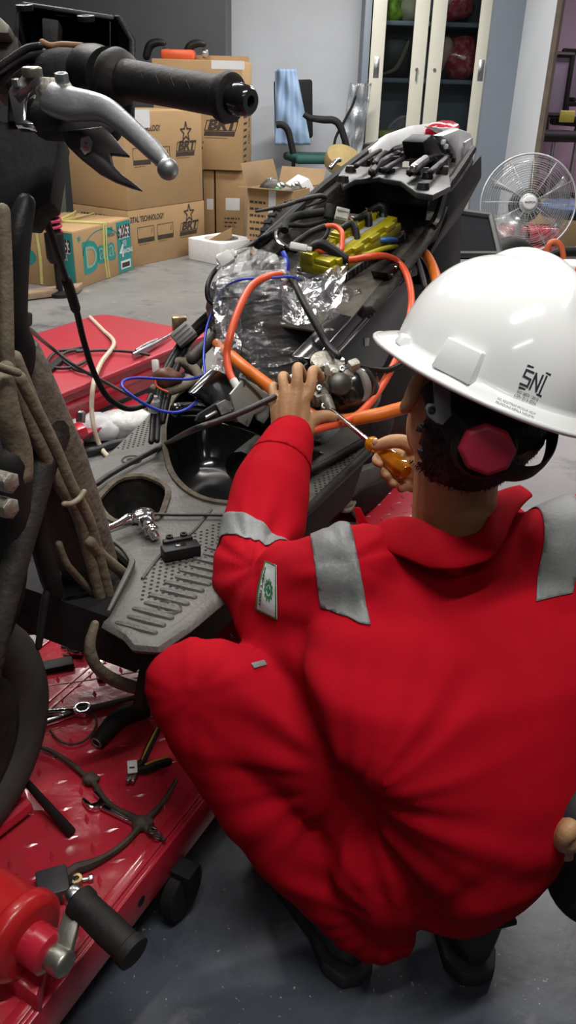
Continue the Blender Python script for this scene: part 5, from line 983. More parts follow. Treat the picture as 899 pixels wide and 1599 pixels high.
for k in range(7): MB().box(kc(-.004, .12+k*.125, .0085), (.004, kWd*.05, .015), kX, kY).build('cooling_slot', dk, ctl)
for k in range(18): MB().box(kc(.04+k*.053, -.006, .0085), (kL*.03, .003, .015), kX, kY).build('cooling_slot', dk, ctl)
b = MB(); b.box(kc(.5, .52, .030), (kL*.95, kWd*.9, .024), kX, kY).box(kc(.5, .36, .047), (kL*.93, kWd*.42, .016), kX, kY)
b.build('controller_body', ylw, ctl, bev=.004)
for k, u in enumerate((.07, .27, .47, .67, .87)):
    tw = MB().box(kc(u, .74, .052), (kL*.11, kWd*.34, .026), kX, kY).build('terminal_block', ylw, ctl, bev=.003)
    MB().box(kc(u+.1, .72, .048), (kL*.012, kWd*.4, .03), kX, kY).build('divider', ylw, ctl, bev=.001)
    MB().lathe(kc(u, .72, .064), TN, [(.007, 0), (.007, .005), (.004, .006), (.004, .011), (0, .011)], 6).build('terminal_bolt', steel, tw, bev=.0005)
MB().box(kc(.5, .42, .0556), (kL*.8, kWd*.13, .001), kX, kY).build('label_strip', mat('grey_label', (.3, .3, .33), .5, col2=(.25, .25, .28), ns=40), ctl)
for u, v in ((.03, .06), (.97, .06), (.03, .97), (.97, .97)): MB().lathe(kc(u, v, .018), TN, [(.006, 0), (.006, .008), (.003, .009), (0, .008)], 12).build('corner_bolt', steel, ctl)
for k in range(4): MB().box(kc(.16+.22*k, .13, .047), (kL*.12, kWd*.16, .014), kX, kY).build('body_rib', ylw, ctl, bev=.003)
org = mat('orange_cable', (.72, .17, .015), .42, col2=(.62, .14, .015), ns=6); orr = mat('red_orange_cable', (.75, .10, .03), .4, col2=(.66, .08, .025), ns=6)
blu = mat('blue_wire', (.02, .05, .5), .4, col2=(.02, .04, .42), ns=10); ygr = mat('yellow_cable', (.5, .46, .02), .45, col2=(.42, .4, .02), ns=9); wht = mat('white_connector', (.66, .66, .63), .4, col2=(.58, .58, .54), ns=16)
def mix(*L): return [q if isinstance(q, V) else at(q[0], q[1], d=q[2]) for q in L]
dK = (kB-camO).dot(camF)
def T_(u, h=.07): return kc(u, .72, h)
def phase(name, m, u, pts, r, label):
    P = [T_(u), T_(u)+kX*.02-kY*.02+TN*.004]+mix(*pts); rt = thing(name, label, 'cable', T_(u))
    MB().tube(P, r, 10, 5, round_=True).build('sheath', m, rt, sharp=60)
    MB().tube(P[:3], [r*1.2, r*1.6, r*1.45], 10, 4, round_=True).build('black_sleeve', blk, rt); MB().box(T_(u, .066), (.022, .014, .003), (P[2]-P[0]).normalized(), kY).build('ring_terminal', steel, rt, bev=.001)
dE = (bk(1.25, -.1, .85)-camO).dot(camF)
phase('blue_cable', mat('blue_cable', (.03, .16, .5), .4, col2=(.03, .13, .42), ns=9), .67, [(574, 374, dK+.1), (610, 374, dK+.09), (634, 380, dE), (650, 388, dE)], .0055, 'blue phase cable bolted to the middle of the yellow controller')
phase('yellow_cable', ygr, .47, [(560, 396, dK+.05), (600, 388, dK+.06), (632, 383, dE-.02), (652, 390, dE-.01)], .0055, 'yellow phase cable bolted to the yellow controller')
phase('green_cable', mat('green_cable', (.02, .13, .07), .4, col2=(.02, .1, .06), ns=9), .87, [(600, 364, dK+.14), (628, 374, dE), (652, 389, dE+.01)], .0055, 'dark green phase cable at the far end of the yellow controller')
phase('red_battery_cable', orr, .07, [(540, 405, dK-.0), (580, 400, dK-.02), (605, 401, dK+.03), (624, 412, dK+.05), (636, 432, dK+.0), (642, 462, dK-.05), (640, 492, dK-.12), (628, 540, 1.62), (606, 585, 1.58), (578, 628, 1.53), (548, 654, 1.5), (500, 669, 1.47), (470, 676, 1.46)], .0075, 'red-orange cable from the controller front corner looping down to the engine')
rt = thing('phase_cable', 'thick orange cable, sweeping behind the helmet and the left hand', 'cable', at(650, 388, d=dE))
MB().tube(mix((646, 385, dE), (664, 398, dE-.02), (676, 420, dE-.08), (684, 450, dE-.2), (690, 500, 1.62), (680, 570, 1.55), (650, 625, 1.52), (607, 643, 1.5), (570, 651, 1.5), (530, 657, 1.52), (490, 650, 1.56), (455, 628, 1.58), (420, 603, 1.6), (382, 574, 1.63), (356, 552, 1.68), (340, 537, 1.74)), [.0125]*16, 12, 6, round_=True).build('sheath', org, rt, sharp=60)
MB().tube(mix((640, 383, dE), (652, 389, dE-.005)), .014, 12, 1).build('black_collar', blk, rt)
def wire(name, label, m, pts, r, cat='cable', seg=8): return tag(MB().tube(mix(*pts), r, seg, 6, round_=True).build(name, m, sharp=60), label, cat)
dB = 1.72
rt = thing('charge_cable', 'red-orange cable arching over the clear bag, white ferrule at its lower end', 'cable', at(442, 431, d=dB))
MB().tube(mix((446, 432, dB+.02), (432, 429, dB-.04), (412, 434, dB-.08), (390, 450, dB-.1), (372, 485, dB-.13), (359, 525, dB-.15), (354, 555, dB-.15), (358, 582, dB-.16), (366, 598, dB-.17)), .0075, 10, 6, round_=True).build('sheath', orr, rt, sharp=60)
MB().tube(mix((364, 594, dB-.168), (371, 606, dB-.175)), .0085, 10, 1).build('white_ferrule', wht, rt); MB().tube(mix((438, 429, dB-.02), (447, 433, dB+.02)), .009, 10, 1).build('clear_sleeve', wht, rt)
wire('black_lead', 'black lead from the top of the clear bag down to the throttle body', blk, [(450, 428, dB), (458, 440, dB-.05), (476, 476, dB-.1), (496, 512, dB-.13), (512, 540, 1.57), (528, 556, 1.53)], .0075)
wire('black_lead', 'black lead running past the helmet beside the orange cable', blk, [T_(.9), (600, 352, dK+.14), (622, 360, dE-.02), (642, 385, dE-.08), (656, 420, dE-.14), (664, 450, dE-.18)], .007)
wire('black_lead', 'black loop of lead below the side beam, right of the throttle body', blk, [(556, 572, 1.53), (580, 577, 1.55), (604, 578, 1.57), (626, 568, 1.6), (640, 550, 1.65)], .006)
rt = thing('red_tipped_lead', 'black lead with a red end curling on to the front of the controller', 'cable', at(470, 375, d=dK))
MB().tube(mix((395, 425, dB+.1), (428, 402, dB+.1), (456, 384, dK+.02), (484, 364, dK+.04), (508, 354, dK+.04)), .008, 10, 5).build('sheath', blk, rt, sharp=60)
MB().tube(mix((506, 354, dK+.04), (522, 353, dK+.04), (533, 362, dK+.03), (534, 378, dK+.02), (528, 394, dK+.01))+[T_(.07)], .006, 10, 5).build('red_end', orr, rt, sharp=60)
rt = thing('looped_lead', 'black looped lead with a modelled highlight left of the controller', 'cable', at(440, 370, d=dK))
MB().tube(mix((508, 346, dK+.12), (480, 352, dK+.1), (450, 352, dK+.1), (432, 360, dK+.08), (432, 374, dK+.04), (446, 386, dK+.02), (462, 392, dK)), .006, 10, 6).build('sheath', blk, rt, sharp=60)
MB().tube(mix((430, 364, dK+.055), (432, 376, dK+.03), (444, 386, dK+.01)), .0045, 8, 4).build('highlight_stripe', chrome, rt)  # highlight on the black sheath, modelled as a chrome strip
MB().tube(mix((478, 386, dK), (494, 382, dK+.02), (508, 370, dK+.03), (512, 358, dK+.04)), .005, 8, 5).build('branch', blk, rt, sharp=60)
rt = thing('plug', 'black and white multi-pin plug on a thick black lead behind the controller', 'plug', at(525, 336, d=dK+.15))
dP = dK+.13; pa, pb = at(506, 331, d=dP), at(545, 340, d=dP); pd = (pb-pa).normalized(); py_ = pd.cross(camF).normalized()
MB().box(pa.lerp(pb, .22), ((pb-pa).length*.4, .034, .034), pd, py_).build('black_shell', blk, rt, bev=.003); MB().box(pa.lerp(pb, .7), ((pb-pa).length*.55, .03, .03), pd, py_).build('white_shell', wht, rt, bev=.003)
for k in (-.008, .008): MB().box(pa.lerp(pb, .7)-py_*k-camF*.016, ((pb-pa).length*.45, .004, .003), pd, py_).build('shell_rib', wht, rt)
MB().tube(mix((506, 331, dP), (485, 334, dP), (462, 338, dP), (448, 346, dP-.02), (444, 360, dP-.04)), .0095, 10, 5).build('lead', blkm, rt, sharp=60)
for k, m_ in enumerate((orr, wht, blk)): MB().tube(mix((545, 340+k, dP), (562, 344+k*2, dP), (580, 348+k*3, dP-.02), (600, 352+k*3, dP-.03)), .0025, 6, 4).build('thin_wire', m_, rt)
for (x_, y_, dx, dy, dd_, lb, sz) in ((352, 405, 12, -8, dB+.02, 'white plug at the top left corner of the clear bag', .02), (466, 386, 16, 3, dK-.02, 'white plug on the lead just left of the yellow controller', .012), (243, 572, 1, 12, 1.78, 'small white plug above the brown connector', .012)):
    a, c_ = at(x_, y_, d=dd_), at(x_+dx, y_+dy, d=dd_); X = (c_-a).normalized(); r2 = thing('plug', lb, 'plug', a)
    MB().box(a, ((c_-a).length*1.7, sz*1.3, sz*1.1), X, X.cross(camF).normalized()).build('shell', wht, r2, bev=.003); MB().box(c_, ((c_-a).length*.6, sz*.8, sz*.8), X, X.cross(camF).normalized()).build('shell_neck', wht, r2, bev=.002)
wire('black_lead', 'black lead leaving the white plug at the bag corner towards the controller', blk, [(362, 398, dB+.02), (378, 390, dB+.06), (398, 378, dB+.12), (420, 366, dK+.06), (440, 352, dK+.1)], .006)
wire('black_lead', 'grey-black lead hanging from the white plug left of the bag', blk, [(348, 410, dB+.02), (332, 428, dB+.02), (324, 448, dB), (326, 468, dB), (340, 478, dB)], .0055)
rt = thing('main_harness', 'bundle of black leads with a grey connector slanting below the clear bag', 'cable', at(300, 515, d=1.85))
for k, (ox, oy) in enumerate(((0, 0), (6, 5), (-4, -4), (12, 2))): MB().tube(mix((352+ox*.3, 478+oy, 1.8), (330+ox, 494+oy, 1.82), (306+ox*.6, 514+oy*.8, 1.84), (284+ox*.5, 540+oy, 1.84), (262+ox, 580+oy, 1.8), (252+ox, 612+oy, 1.76), (246+ox*.6, 660, 1.72)), .0095-.001*k, 8, 5).build('lead', blk, rt, sharp=60)
a, c_ = at(274, 534, d=1.82), at(300, 512, d=1.82); X = (c_-a).normalized(); MB().box((a+c_)/2, ((c_-a).length, .036, .03), X, X.cross(camF).normalized()).build('grey_connector', mat('grey_connector', (.25, .25, .25), .45, col2=(.2, .2, .2), ns=20), rt, bev=.003)
for k in (-.01, .0, .01): MB().box((a+c_)/2-camF*.016+X.cross(camF)*k, ((c_-a).length*.8, .003, .003), X).build('connector_rib', MATS['grey_connector'], rt)
b = lumpy(at(262, 590, d=1.76), (.028, .022, .024), None, '', 2.4, .35); b.build('brown_connector', mat('brown_plastic', (.16, .055, .03), .5, col2=(.11, .04, .025), ns=30), rt)
wire('red_wire', 'thin red wire bent under the brown connector', orr, [(242, 592, 1.74), (244, 602, 1.74), (252, 608, 1.74), (262, 612, 1.74)], .0025, 'wire')
wire('blue_wire', 'long thin blue wire looping above the floorboard', blu, [(346, 452, 1.75), (330, 490, 1.74), (321, 520, 1.72), (318, 560, 1.68), (320, 595, 1.62), (308, 625, 1.56), (284, 642, 1.52), (258, 643, 1.5), (232, 634, 1.48), (206, 618, 1.46), (191, 604, 1.46), (194, 594, 1.5), (215, 590, 1.56), (258, 592, 1.62), (296, 592, 1.66), (318, 586, 1.7)], .0028, 'wire')
wire('blue_wire', 'blue wire lying across the top of the clear bag', blu, [(346, 452, 1.73), (358, 444, 1.68), (380, 436, 1.65), (420, 434, 1.65), (452, 432, 1.66), (466, 436, 1.68)], .0025, 'wire')
rt = thing('ribbed_hoses', 'tangle of dirty beige hoses at the left of the bucket', 'hose', at(290, 590, d=1.8))
for k, L in enumerate(([(272, 578, 1.82), (276, 566, 1.82), (290, 566, 1.82), (304, 576, 1.8), (312, 590, 1.78), (318, 608, 1.76)], [(240, 606, 1.78), (262, 612, 1.76), (286, 604, 1.76), (304, 596, 1.78)], [(292, 545, 1.86), (298, 565, 1.84), (310, 580, 1.84)])): MB().tube(mix(*L), .011-.002*k, 10, 5, round_=True).build('hose', tan, rt, sharp=60)
lumpy(at(300, 566, d=1.85), (.03, .025, .025), None, '', 8, .5).build('hose_clamp', dirt, rt); MB().box(at(280, 506, d=1.9), (.035, .02, .04), (.9, .3, 0), (-.3, .9, 0)).build('brass_lug', MATS['brass'], rt, bev=.004)
MB().tube(mix((284, 516, 1.9), (290, 545, 1.88), (296, 580, 1.86)), .012, 8, 3).build('stem', scrapm, rt)
wire('black_control_cable', 'long black cable hanging from the handlebar into the bucket area', blk, [(60, 300, 1.12), (68, 330, 1.14), (84, 380, 1.2), (104, 440, 1.3), (118, 480, 1.38), (130, 530, 1.45), (146, 580, 1.5), (168, 620, 1.54), (198, 638, 1.58), (226, 632, 1.6), (236, 618, 1.62)], .0058)
b = MB().tube(mix((104, 438, 1.297), (112, 462, 1.34), (118, 482, 1.377)), .0085, 10, 3, round_=True); tag(b.build('cable_joint', blkm), 'short taped joint on the long hanging black cable', 'joint')
wire('black_control_cable', 'black lead with a clear end standing at the left tread of the floorboard', blk, [(240, 640, 1.72), (238, 664, 1.7), (236, 690, 1.66)], .006)
wire('black_control_cable', 'second black lead standing at the left tread of the floorboard', blk, [(246, 640, 1.72), (246, 664, 1.7), (245, 688, 1.66)], .006)
tag(MB().lathe(at(240, 634, d=1.71), (.1, 0, 1), [(.012, -.012), (.012, .012), (.007, .016), (.007, .022), (0, .022)], 16).build('clear_cap', glass('clear_plastic', (.8, .82, .84), .12, .1, milk=.3)), 'clear plastic connector cap on the standing black leads', 'connector cap')
# ---- throttle body held by the left hand
dT = 1.53
thr = thing('throttle_body', 'dirty cast aluminium throttle body gripped by the left hand', 'throttle body', at(520, 600, d=dT))
def tp(x, y, o=0.): return at(x, y, d=dT+o)
MB().lathe(tp(505, 598, .03), (tp(560, 606, .0)-tp(505, 598, .03)), [(.02, 0), (.03, .004), (.032, .03), (.027, .05), (.03, .062), (.022, .066), (0, .06)], 24).build('throttle_barrel', alu, thr, bev=.002)
MB().lathe(tp(511, 570, .02), (.15, -.45, .9), [(.0, -.03), (.026, -.03), (.028, -.004), (.033, 0), (.034, .005), (.028, .007), (.012, .0085), (0, .0085)], 28).build('diaphragm_cover', alu, thr, bev=.001)
for a in range(3): q = 2.1*a+.4; MB().lathe(tp(511, 570, .02)+V((.028*math.cos(q), .028*math.sin(q), .006)), (.15, -.45, .9), [(.006, -.006), (.006, .004), (.003, .005), (0, .004)], 12).build('cover_screw', steel, thr)
for i, (x_, y_, o, sz) in enumerate(((500, 575, .01, (.03, .03, .035)), (538, 588, -.01, (.03, .022, .022)), (552, 574, -.005, (.022, .02, .03)), (492, 600, -.005, (.026, .03, .03)), (500, 620, -.01, (.03, .024, .028)), (520, 582, -.02, (.024, .03, .02)))):
    MB().box(tp(x_, y_, o), sz, V((.8, .4, .2*(-1)**i)).normalized(), V((-.4, .8, .3)).normalized()).build('cast_lug', alu, thr, bev=.005)
MB().lathe(tp(548, 612, .035), (.3, -.7, .3), [(.0, .05), (.03, .046), (.05, .03), (.056, 0), (.05, -.05), (0, -.06)], 24).build('black_dome', dk, thr)
MB().tube([tp(552, 576, .0), tp(566, 588, -.005), tp(572, 604, -.005), (tp(570, 618, -.0)), tp(562, 626, .0)], [.008, .0095, .0095, .009, .008], 10, 5).build('curved_pipe', mat('grey_rubber_hose', (.2, .19, .16), .55, col2=(.15, .14, .12), ns=12), thr, sharp=60)
MB().lathe(tp(530, 600, -.025), (.2, -.8, .4), [(.019, 0), (.022, .004), (.02, .012), (.012, .016), (0, .017)], 20).build('round_port', mat('dark_alloy', (.12, .115, .1), .4, .7, col2=(.08, .075, .065), ns=18), thr)
for x_, y_ in ((520, 580), (498, 606), (534, 576), (545, 598), (506, 634)): MB().lathe(tp(x_, y_, -.03), (.1, -.8, .5), [(.0065, -.006), (.0065, .003), (.003, .003), (.003, 0), (0, 0)], 6).build('bolt', steel, thr, bev=.0004)
MB().tube([tp(508, 622, -.02), tp(514, 634, -.03), tp(518, 642, -.035)], [.012, .01, .008], 10, 3).build('mixture_screw_boss', alu, thr)
# ---- screwdriver in the right hand
sA, sB_, sC_ = at(517, 640, d=1.49), at(577, 690, d=1.42), at(634, 738, d=1.36)
sdr = thing('screwdriver', 'screwdriver with a clear amber handle held in the right hand', 'screwdriver', sB_)
ad_ = (sB_-sA).normalized()
MB().tube([sA, sB_], .0045, 12, 1).build('blade', chrome, sdr, sharp=60); MB().lathe(sA, -ad_, [(.0045, 0), (.0035, .006), (.0015, .01), (0, .01)], 10).build('blade_tip', steel, sdr)
amb = mat('amber_plastic', (.75, .30, .01), .08, col2=(.7, .26, .01), ns=5, coat=.6, trans=.55); hl = (sC_-sB_).length
b = MB(); x_, y_, a_ = frame((sC_-sB_)); R_ = []
for r, h in ((.0, -.002), (.010, -.002), (.0135, .004), (.0135, .012), (.0095, .018), (.0115, .028), (.0155, .045), (.0165, hl*.7), (.0165, hl*.9), (.012, hl), (0, hl)):
    R_.append([sB_+a_*h+(x_*math.cos(q)+y_*math.sin(q))*(r*(1-.10*(1 if k % 3 == 0 else 0))) for k, q in enumerate(2*math.pi*j/24 for j in range(24))])
b.loft(R_).build('handle', amb, sdr, sharp=40)
# ---- battery pack in its clear bag
bo = at(425, 505, t=.0); bX = BB.lerp(UP, .16).normalized(); bY = BN; bZ = bX.cross(bY).normalized()
bat = thing('battery_pack', 'black battery pack wrapped in a clear plastic bag on the scooter frame', 'battery', bo)
fX = V((.97, .22, .05)).normalized(); fZ = (UP+BB*.15*0+V((0, .45, 0))).normalized(); fZ = (fZ-fX*fZ.dot(fX)).normalized(); fY = fZ.cross(fX)
bo = at(434, 528, d=1.78)
MB().box(bo, (.235, .12, .21), fX, fY, fZ).build('battery_case', mat('battery_black', (.016, .017, .02), .45, col2=(.022, .023, .026), ns=10), bat, bev=.008, seg=3)
top = bo+fZ*.106
for k in range(4): MB().box(top-fX*.085+fX*.052*k+fZ*.008-fY*.02, (.044, .045, .02), fX, fY, fZ).build('cell_cover', blk, bat, bev=.004)
for k in range(3): MB().box(top-fX*.05+fX*.055*k+fZ*.0185-fY*.02, (.03, .018, .002), fX, fY, fZ).build('cell_label', mat('cell_label', (.24, .25, .28), .5, col2=(.19, .2, .22), ns=30), bat)
lbm = MB(); write(lbm, '8', .03, bo-fY*.061-fX*.095-fZ*.085, fX, fZ, bold=.001); lbm.build('white_digit', paper, bat, recalc=False)
MB().box(top+fX*.03+fZ*.012+fY*.03, (.12, .03, .022), fX, fY, fZ).build('terminal_rail', dk, bat, bev=.003)
MB().tube([top+fX*.03+fZ*.02, top+fX*.035+fZ*.05-fY*.01, top+fX*.03+fZ*.075], .006, 8, 3).build('pack_lead', blu, bat)
def jit(i, j, k): return noise.noise(V((i*7.31+k, j*5.17-k, k*3.3)))
def crease(p): return (1-abs(noise.noise(p*9+V((3, 1, 7)))))**5*.020+(1-abs(noise.noise(p*21+V((9, 2, 1)))))**6*.012
NU, NV = 52, 34
def bagpt(i, j):
    u, v = (i % NU)/NU, j/NV
    a = 2*math.pi*(u+.4*jit(i % NU, j, 1)/NU); h = -1+2*min(1, max(0, v+.4*jit(i % NU, j, 2)/NV if 0 < j < NV else v))
    ca, sa = math.cos(a), math.sin(a); e = .5
    cx_, sy_ = math.copysign(abs(ca)**e, ca), math.copysign(abs(sa)**e, sa); w_ = max(.0, 1-abs(h)**7)**.3
    p = bo+fX*(cx_*w_*(.124+.030*v+.035*max(0, ca)*v))+fY*(sy_*w_*.078)+fZ*(h*(.150 if h < 0 else .128)+.014-.055*max(0, cx_)*max(0, h))+fX*(.014*v)
    dirn = (fX*cx_*.8+fY*sy_+fZ*h*.6).normalized()
    return p+dirn*((crease(p)-.006+.007*jit(i % NU, j, 3))*max(.0, min(1, (1-abs(h))*6)))
film2 = glass('clear_bag_film', (.94, .955, .97), .05, .12, .25, 70, .05)
def film(name, P, fs, label=None):
    b = MB(); b.add(P, fs); o = b.build(name, film2, bat, sharp=0)
    for p in o.data.polygons: p.use_smooth = False
    if label: o['label'] = label
    return o
def tris(nu, nv, wrap):
    fs = []
    for j in range(nv):
        for i in range(nu):
            w_ = nu if wrap else nu+1; a, b, c, d = j*w_+i, j*w_+(i+1) % w_, (j+1)*w_+(i+1) % w_, (j+1)*w_+i
            fs += [(a, b, c), (a, c, d)] if jit(i, j, 4) > 0 else [(a, b, d), (b, c, d)]
    return fs
film('plastic_bag', [bagpt(i, j) for j in range(NV+1) for i in range(NU)], tris(NU, NV, True), 'crumpled clear plastic bag around the battery pack')
def flapsheet(fn, nu, nv, k):
    P = []
    for j in range(nv+1):
        for i in range(nu+1):
            p = fn((i+.35*jit(i, j, k))/nu, (j+.35*jit(i, j, k+1))/nv); P.append(p-camF*(crease(p)*.8+.005*jit(i, j, k+2)))
    film('bag_flap', P, tris(nu, nv, False))
flapsheet(lambda u, v: at(440+u*102-14*v*u, 440+v*62-20*u*(1-v)+6*math.sin(u*5), d=1.69-.03*v), 13, 7, 11)
flapsheet(lambda u, v: at(405+u*95-40*v, 625-u*75+v*38, d=1.66-.02*v), 10, 4, 21)
flapsheet(lambda u, v: at(338+u*110, 398+v*70-12*math.sin(u*3)+8*u, d=1.75-.05*v), 12, 8, 31)
flapsheet(lambda u, v: at(332+u*40+6*math.sin(v*6), 470+v*190, d=1.70-.05*v), 5, 15, 41)
# ------------------------------------------------------------------ the squatting mechanic
def fuse(mb, voxel, smooth=6, factor=.5):
    """voxel-remesh overlapping lofts into one continuous surface; returns a bmesh in world space"""
    o = mb.build('fuse', blk, recalc=True)
    md = o.modifiers.new('r', 'REMESH'); md.mode = 'VOXEL'; md.voxel_size = voxel
    ms = o.modifiers.new('s', 'SMOOTH'); ms.iterations = smooth; ms.factor = factor
    dg = bpy.context.evaluated_depsgraph_get(); me = bpy.data.meshes.new_from_object(o.evaluated_get(dg))
    bm = bmesh.new(); bm.from_mesh(me); bmesh.ops.translate(bm, verts=bm.verts, vec=o.location)
    bpy.data.objects.remove(o); bpy.data.meshes.remove(me); return bm
RL = V((.946, .32, .03)).normalized(); FWD = V((-.32, .946, 0)).normalized()
man = thing('person', 'person squatting in a red coverall with grey bands, back turned, turning a screwdriver', 'person', V((.2, .78, 0)))
clo = mat('red_coverall', (.42, .0035, .013), .85, col2=(.37, .003, .011), ns=5, bump=.05, bs=300, spec=.08)
tape_m = mat('grey_reflective_tape', (.19, .2, .2), .5, col2=(.16, .17, .17), ns=14, bump=.1, bs=200, spec=.5)
skin = mat('skin', (.48, .275, .14), .5, col2=(.41, .22, .105), ns=9, bump=.1, bs=220, spec=.35)
mb = MB(); rings = []
for py, xl, xr, dc, hd in ((822, 640, 830, 1.13, .05), (850, 560, 900, 1.125, .075), (885, 512, 955, 1.12, .095), (940, 488, 975, 1.10, .115), (1010, 468, 965, 1.075, .128), (1100, 492, 935, 1.07, .138), (1160, 540, 914, 1.075, .142), (1225, 570, 890, 1.09, .14), (1285, 590, 862, 1.115, .134), (1328, 598, 826, 1.14, .12), (1368, 606, 772, 1.15, .095), (1396, 626, 715, 1.15, .055)):
    c = at((xl+xr)/2, py, d=dc); w_ = (xr-xl)/2*dc/1280; rings.append([c+RL*(w_*math.copysign(abs(math.cos(a))**.85, math.cos(a)))+FWD*(hd*math.copysign(abs(math.sin(a))**.85, math.sin(a))) for a in (2*math.pi*k/28 for k in range(28))])
mb.loft(rings)
def limb(pts, R): mb.tube([at(q[0], q[1], d=q[2]) if not isinstance(q, V) else q for q in pts], R, 18, 5, round_=True)
limb([(560, 905, 1.12), (500, 925, 1.16), (440, 925, 1.22), (392, 893, 1.275)], [.082, .08, .075, .066])           # left upper arm
limb([(392, 893, 1.275), (410, 832, 1.33), (424, 760, 1.385), (445, 702, 1.43), (452, 684, 1.447)], [.066, .068, .066, .047, .041])   # left forearm
limb([(395, 925, 1.25), (440, 975, 1.19), (500, 1030, 1.12)], [.05, .06, .06])
shR = at(905, 850, d=1.2); elR = V((.43, 1.2, .43)); wrR = at(705, 762, d=1.37)
limb([(850, 880, 1.14), shR, elR], [.075, .075, .06]); limb([elR, elR.lerp(wrR, .5), wrR], [.06, .055, .038])
limb([(640, 1270, 1.12), (520, 1185, 1.13), (400, 1110, 1.13), (302, 1070, 1.13)], [.10, .09, .076, .066])        # left thigh
limb([(302, 1074, 1.13), (372, 1190, 1.14), (455, 1300, 1.145), (550, 1405, 1.145), (594, 1448, 1.14)], [.064, .067, .068, .062, .05])   # left shin
limb([(590, 1330, 1.09), (602, 1400, 1.10), (604, 1462, 1.115)], [.07, .056, .022])                                     # loose cloth at the heel
limb([(800, 1270, 1.16), V((.34, 1.0, .36)), V((.30, 1.15, .44))], [.095, .085, .066]); limb([V((.30, 1.15, .44)), V((.29, .99, .26)), V((.27, .86, .12))], [.064, .062, .055])
bm = fuse(mb, .0075, 10, .5)
# cloth folds: long ripples that follow the pull of the cloth
hub1 = at(545, 1215, d=1.06); hub2 = at(610, 1440, d=1.06); elb = at(400, 880, d=1.25); arm = at(470, 980, d=1.1); kn = at(300, 1080, d=1.1); wst = at(540, 870, d=1.1)
def folds(p):
    h = 0.
    def radial(c, rad, n, amp, ph, lo=.0):
        q = p-c; L = q.length
        if L > rad or L < .004: return 0.
        a = math.atan2(q.dot(camU), q.dot(camR)); e = min(1, max(0, (L-lo)/.03))*(1-L/rad)**.8
        return amp*e*noise.noise(V((math.cos(a)*n, math.sin(a)*n, ph+L*3)))
    h += radial(hub1, .30, 5.2, .019, 3, .05) + radial(hub2, .2, 4.6, .012, 9, .03) + radial(elb, .15, 3.4, .013, 5) + radial(wst, .14, 3.5, .009, 2) + radial(kn, .16, 3.2, .010, 7)
    h += .005*noise.noise(p*6+V((5, 0, 0))) + .0009*noise.noise(p*22)
    q = p-arm; h += .006*noise.noise(V((q.dot(camR)*6+q.dot(camU)*26, q.dot(camU)*5, q.z*5)))*max(0, 1-q.length/.25)
    return h
bm.normal_update(); mv = [(v, v.co+v.normal*folds(v.co)) for v in bm.verts]
for v, c in mv: v.co = c
bmesh.ops.smooth_vert(bm, verts=bm.verts, factor=.35, use_axis_x=True, use_axis_y=True, use_axis_z=True)
bm.normal_update()
body_bvh = BVHTree.FromBMesh(bm); cl_bm = bm.copy()
link('coverall', bm, clo, man, sharp=0)
def cutband(planes, near=None, rad=1., name='reflective_tape', off=.0016, m=tape_m):
    """the piece of the coverall surface between planes (point, inward normal), lifted off the cloth"""
    b = cl_bm.copy()
    if near is not None: bmesh.ops.delete(b, geom=[f for f in b.faces if (f.calc_center_median()-near).length > rad], context='FACES')
    for co, no in planes: bmesh.ops.bisect_plane(b, geom=b.verts[:]+b.edges[:]+b.faces[:], plane_co=co, plane_no=-V(no), clear_outer=True)
    b.normal_update()
    for v in b.verts: v.co += v.normal*off
    return link(name, b, m, man, sharp=0, thick=.0012)
pl = at(497, 900, d=1.0); pr = at(568, 900, d=1.0); mid = at(548, 930, d=1.08)
nl = (camR*1+camU*.12); cutband([(pl, nl), (pr, -(camR*1+camU*.16)), (at(550, 990, d=1.0), UP*.9+camU*.2-camR*.05)], at(545, 905, d=1.06), .2)
cutband([(at(852, 800, d=1.1), camR+camU*-.25), (at(912, 800, d=1.1), -(camR+camU*-.25)), (at(880, 905, d=1.1), UP)], at(890, 820, d=1.15), .2)
e0, e1 = at(398, 880, d=1.285), at(412, 828, d=1.335); ed = (e1-e0).normalized()
cutband([(at(388, 884, d=1.28), (ed+camR*.55).normalized()), (at(392, 836, d=1.3), -(ed*1+camR*.62).normalized())], at(385, 860, d=1.3), .105)
cutband([(at(436, 716, d=1.4), (at(452, 690, d=1.44)-at(440, 720, d=1.41)).normalized())], at(448, 692, d=1.44), .075, 'cuff', .0008, clo)
def cast(px, py):
    d = (at(px, py, d=1.)-camO).normalized(); h = body_bvh.ray_cast(camO, d); return (h[0], h[1]) if h[0] else (at(px, py, d=1.2), -d)
h_, n_ = cast(404, 1038); tx = (camR*.78+camU*.6); tx = (tx-n_*tx.dot(n_)).normalized(); MB().box(h_+n_*.001, (.021, .009, .003), tx, n_.cross(tx)).build('pocket_tab', tape_m, man, bev=.001)
# sleeve emblem: pale patch with a green border, gear and cross, lettering down one edge
pq = [(416, 877), (433, 883), (434, 967), (401, 951)]
def patch(u, v, o=.003):
    a = [pq[0][k]*(1-u)+pq[1][k]*u for k in (0, 1)]; b_ = [pq[3][k]*(1-u)+pq[2][k]*u for k in (0, 1)]
    x = a[0]*(1-v)+b_[0]*v - 4*(1-u)*math.sin(v*math.pi)*.6; y = a[1]*(1-v)+b_[1]*v; h, n_ = cast(x, y); return h+n_*o
pm = MB(); pm.grid(lambda u, v: patch(u, v, .0022), 10, 30); po = pm.build('sleeve_patch', mat('pale_patch', (.5, .53, .52), .7, col2=(.46, .49, .48), ns=40), man, sharp=0, thick=.001)
grn = mat('patch_green', (.01, .16, .045), .7, col2=(.012, .14, .04), ns=30)
def onpatch(polys, name, m, o=.0036):
    b = MB()
    for L in polys: b.add([patch(u, v, o) for u, v in L], [tuple(range(len(L)))])
    return b.build(name, m, po, sharp=0, recalc=False)
N_ = 44; g_, P = [], []
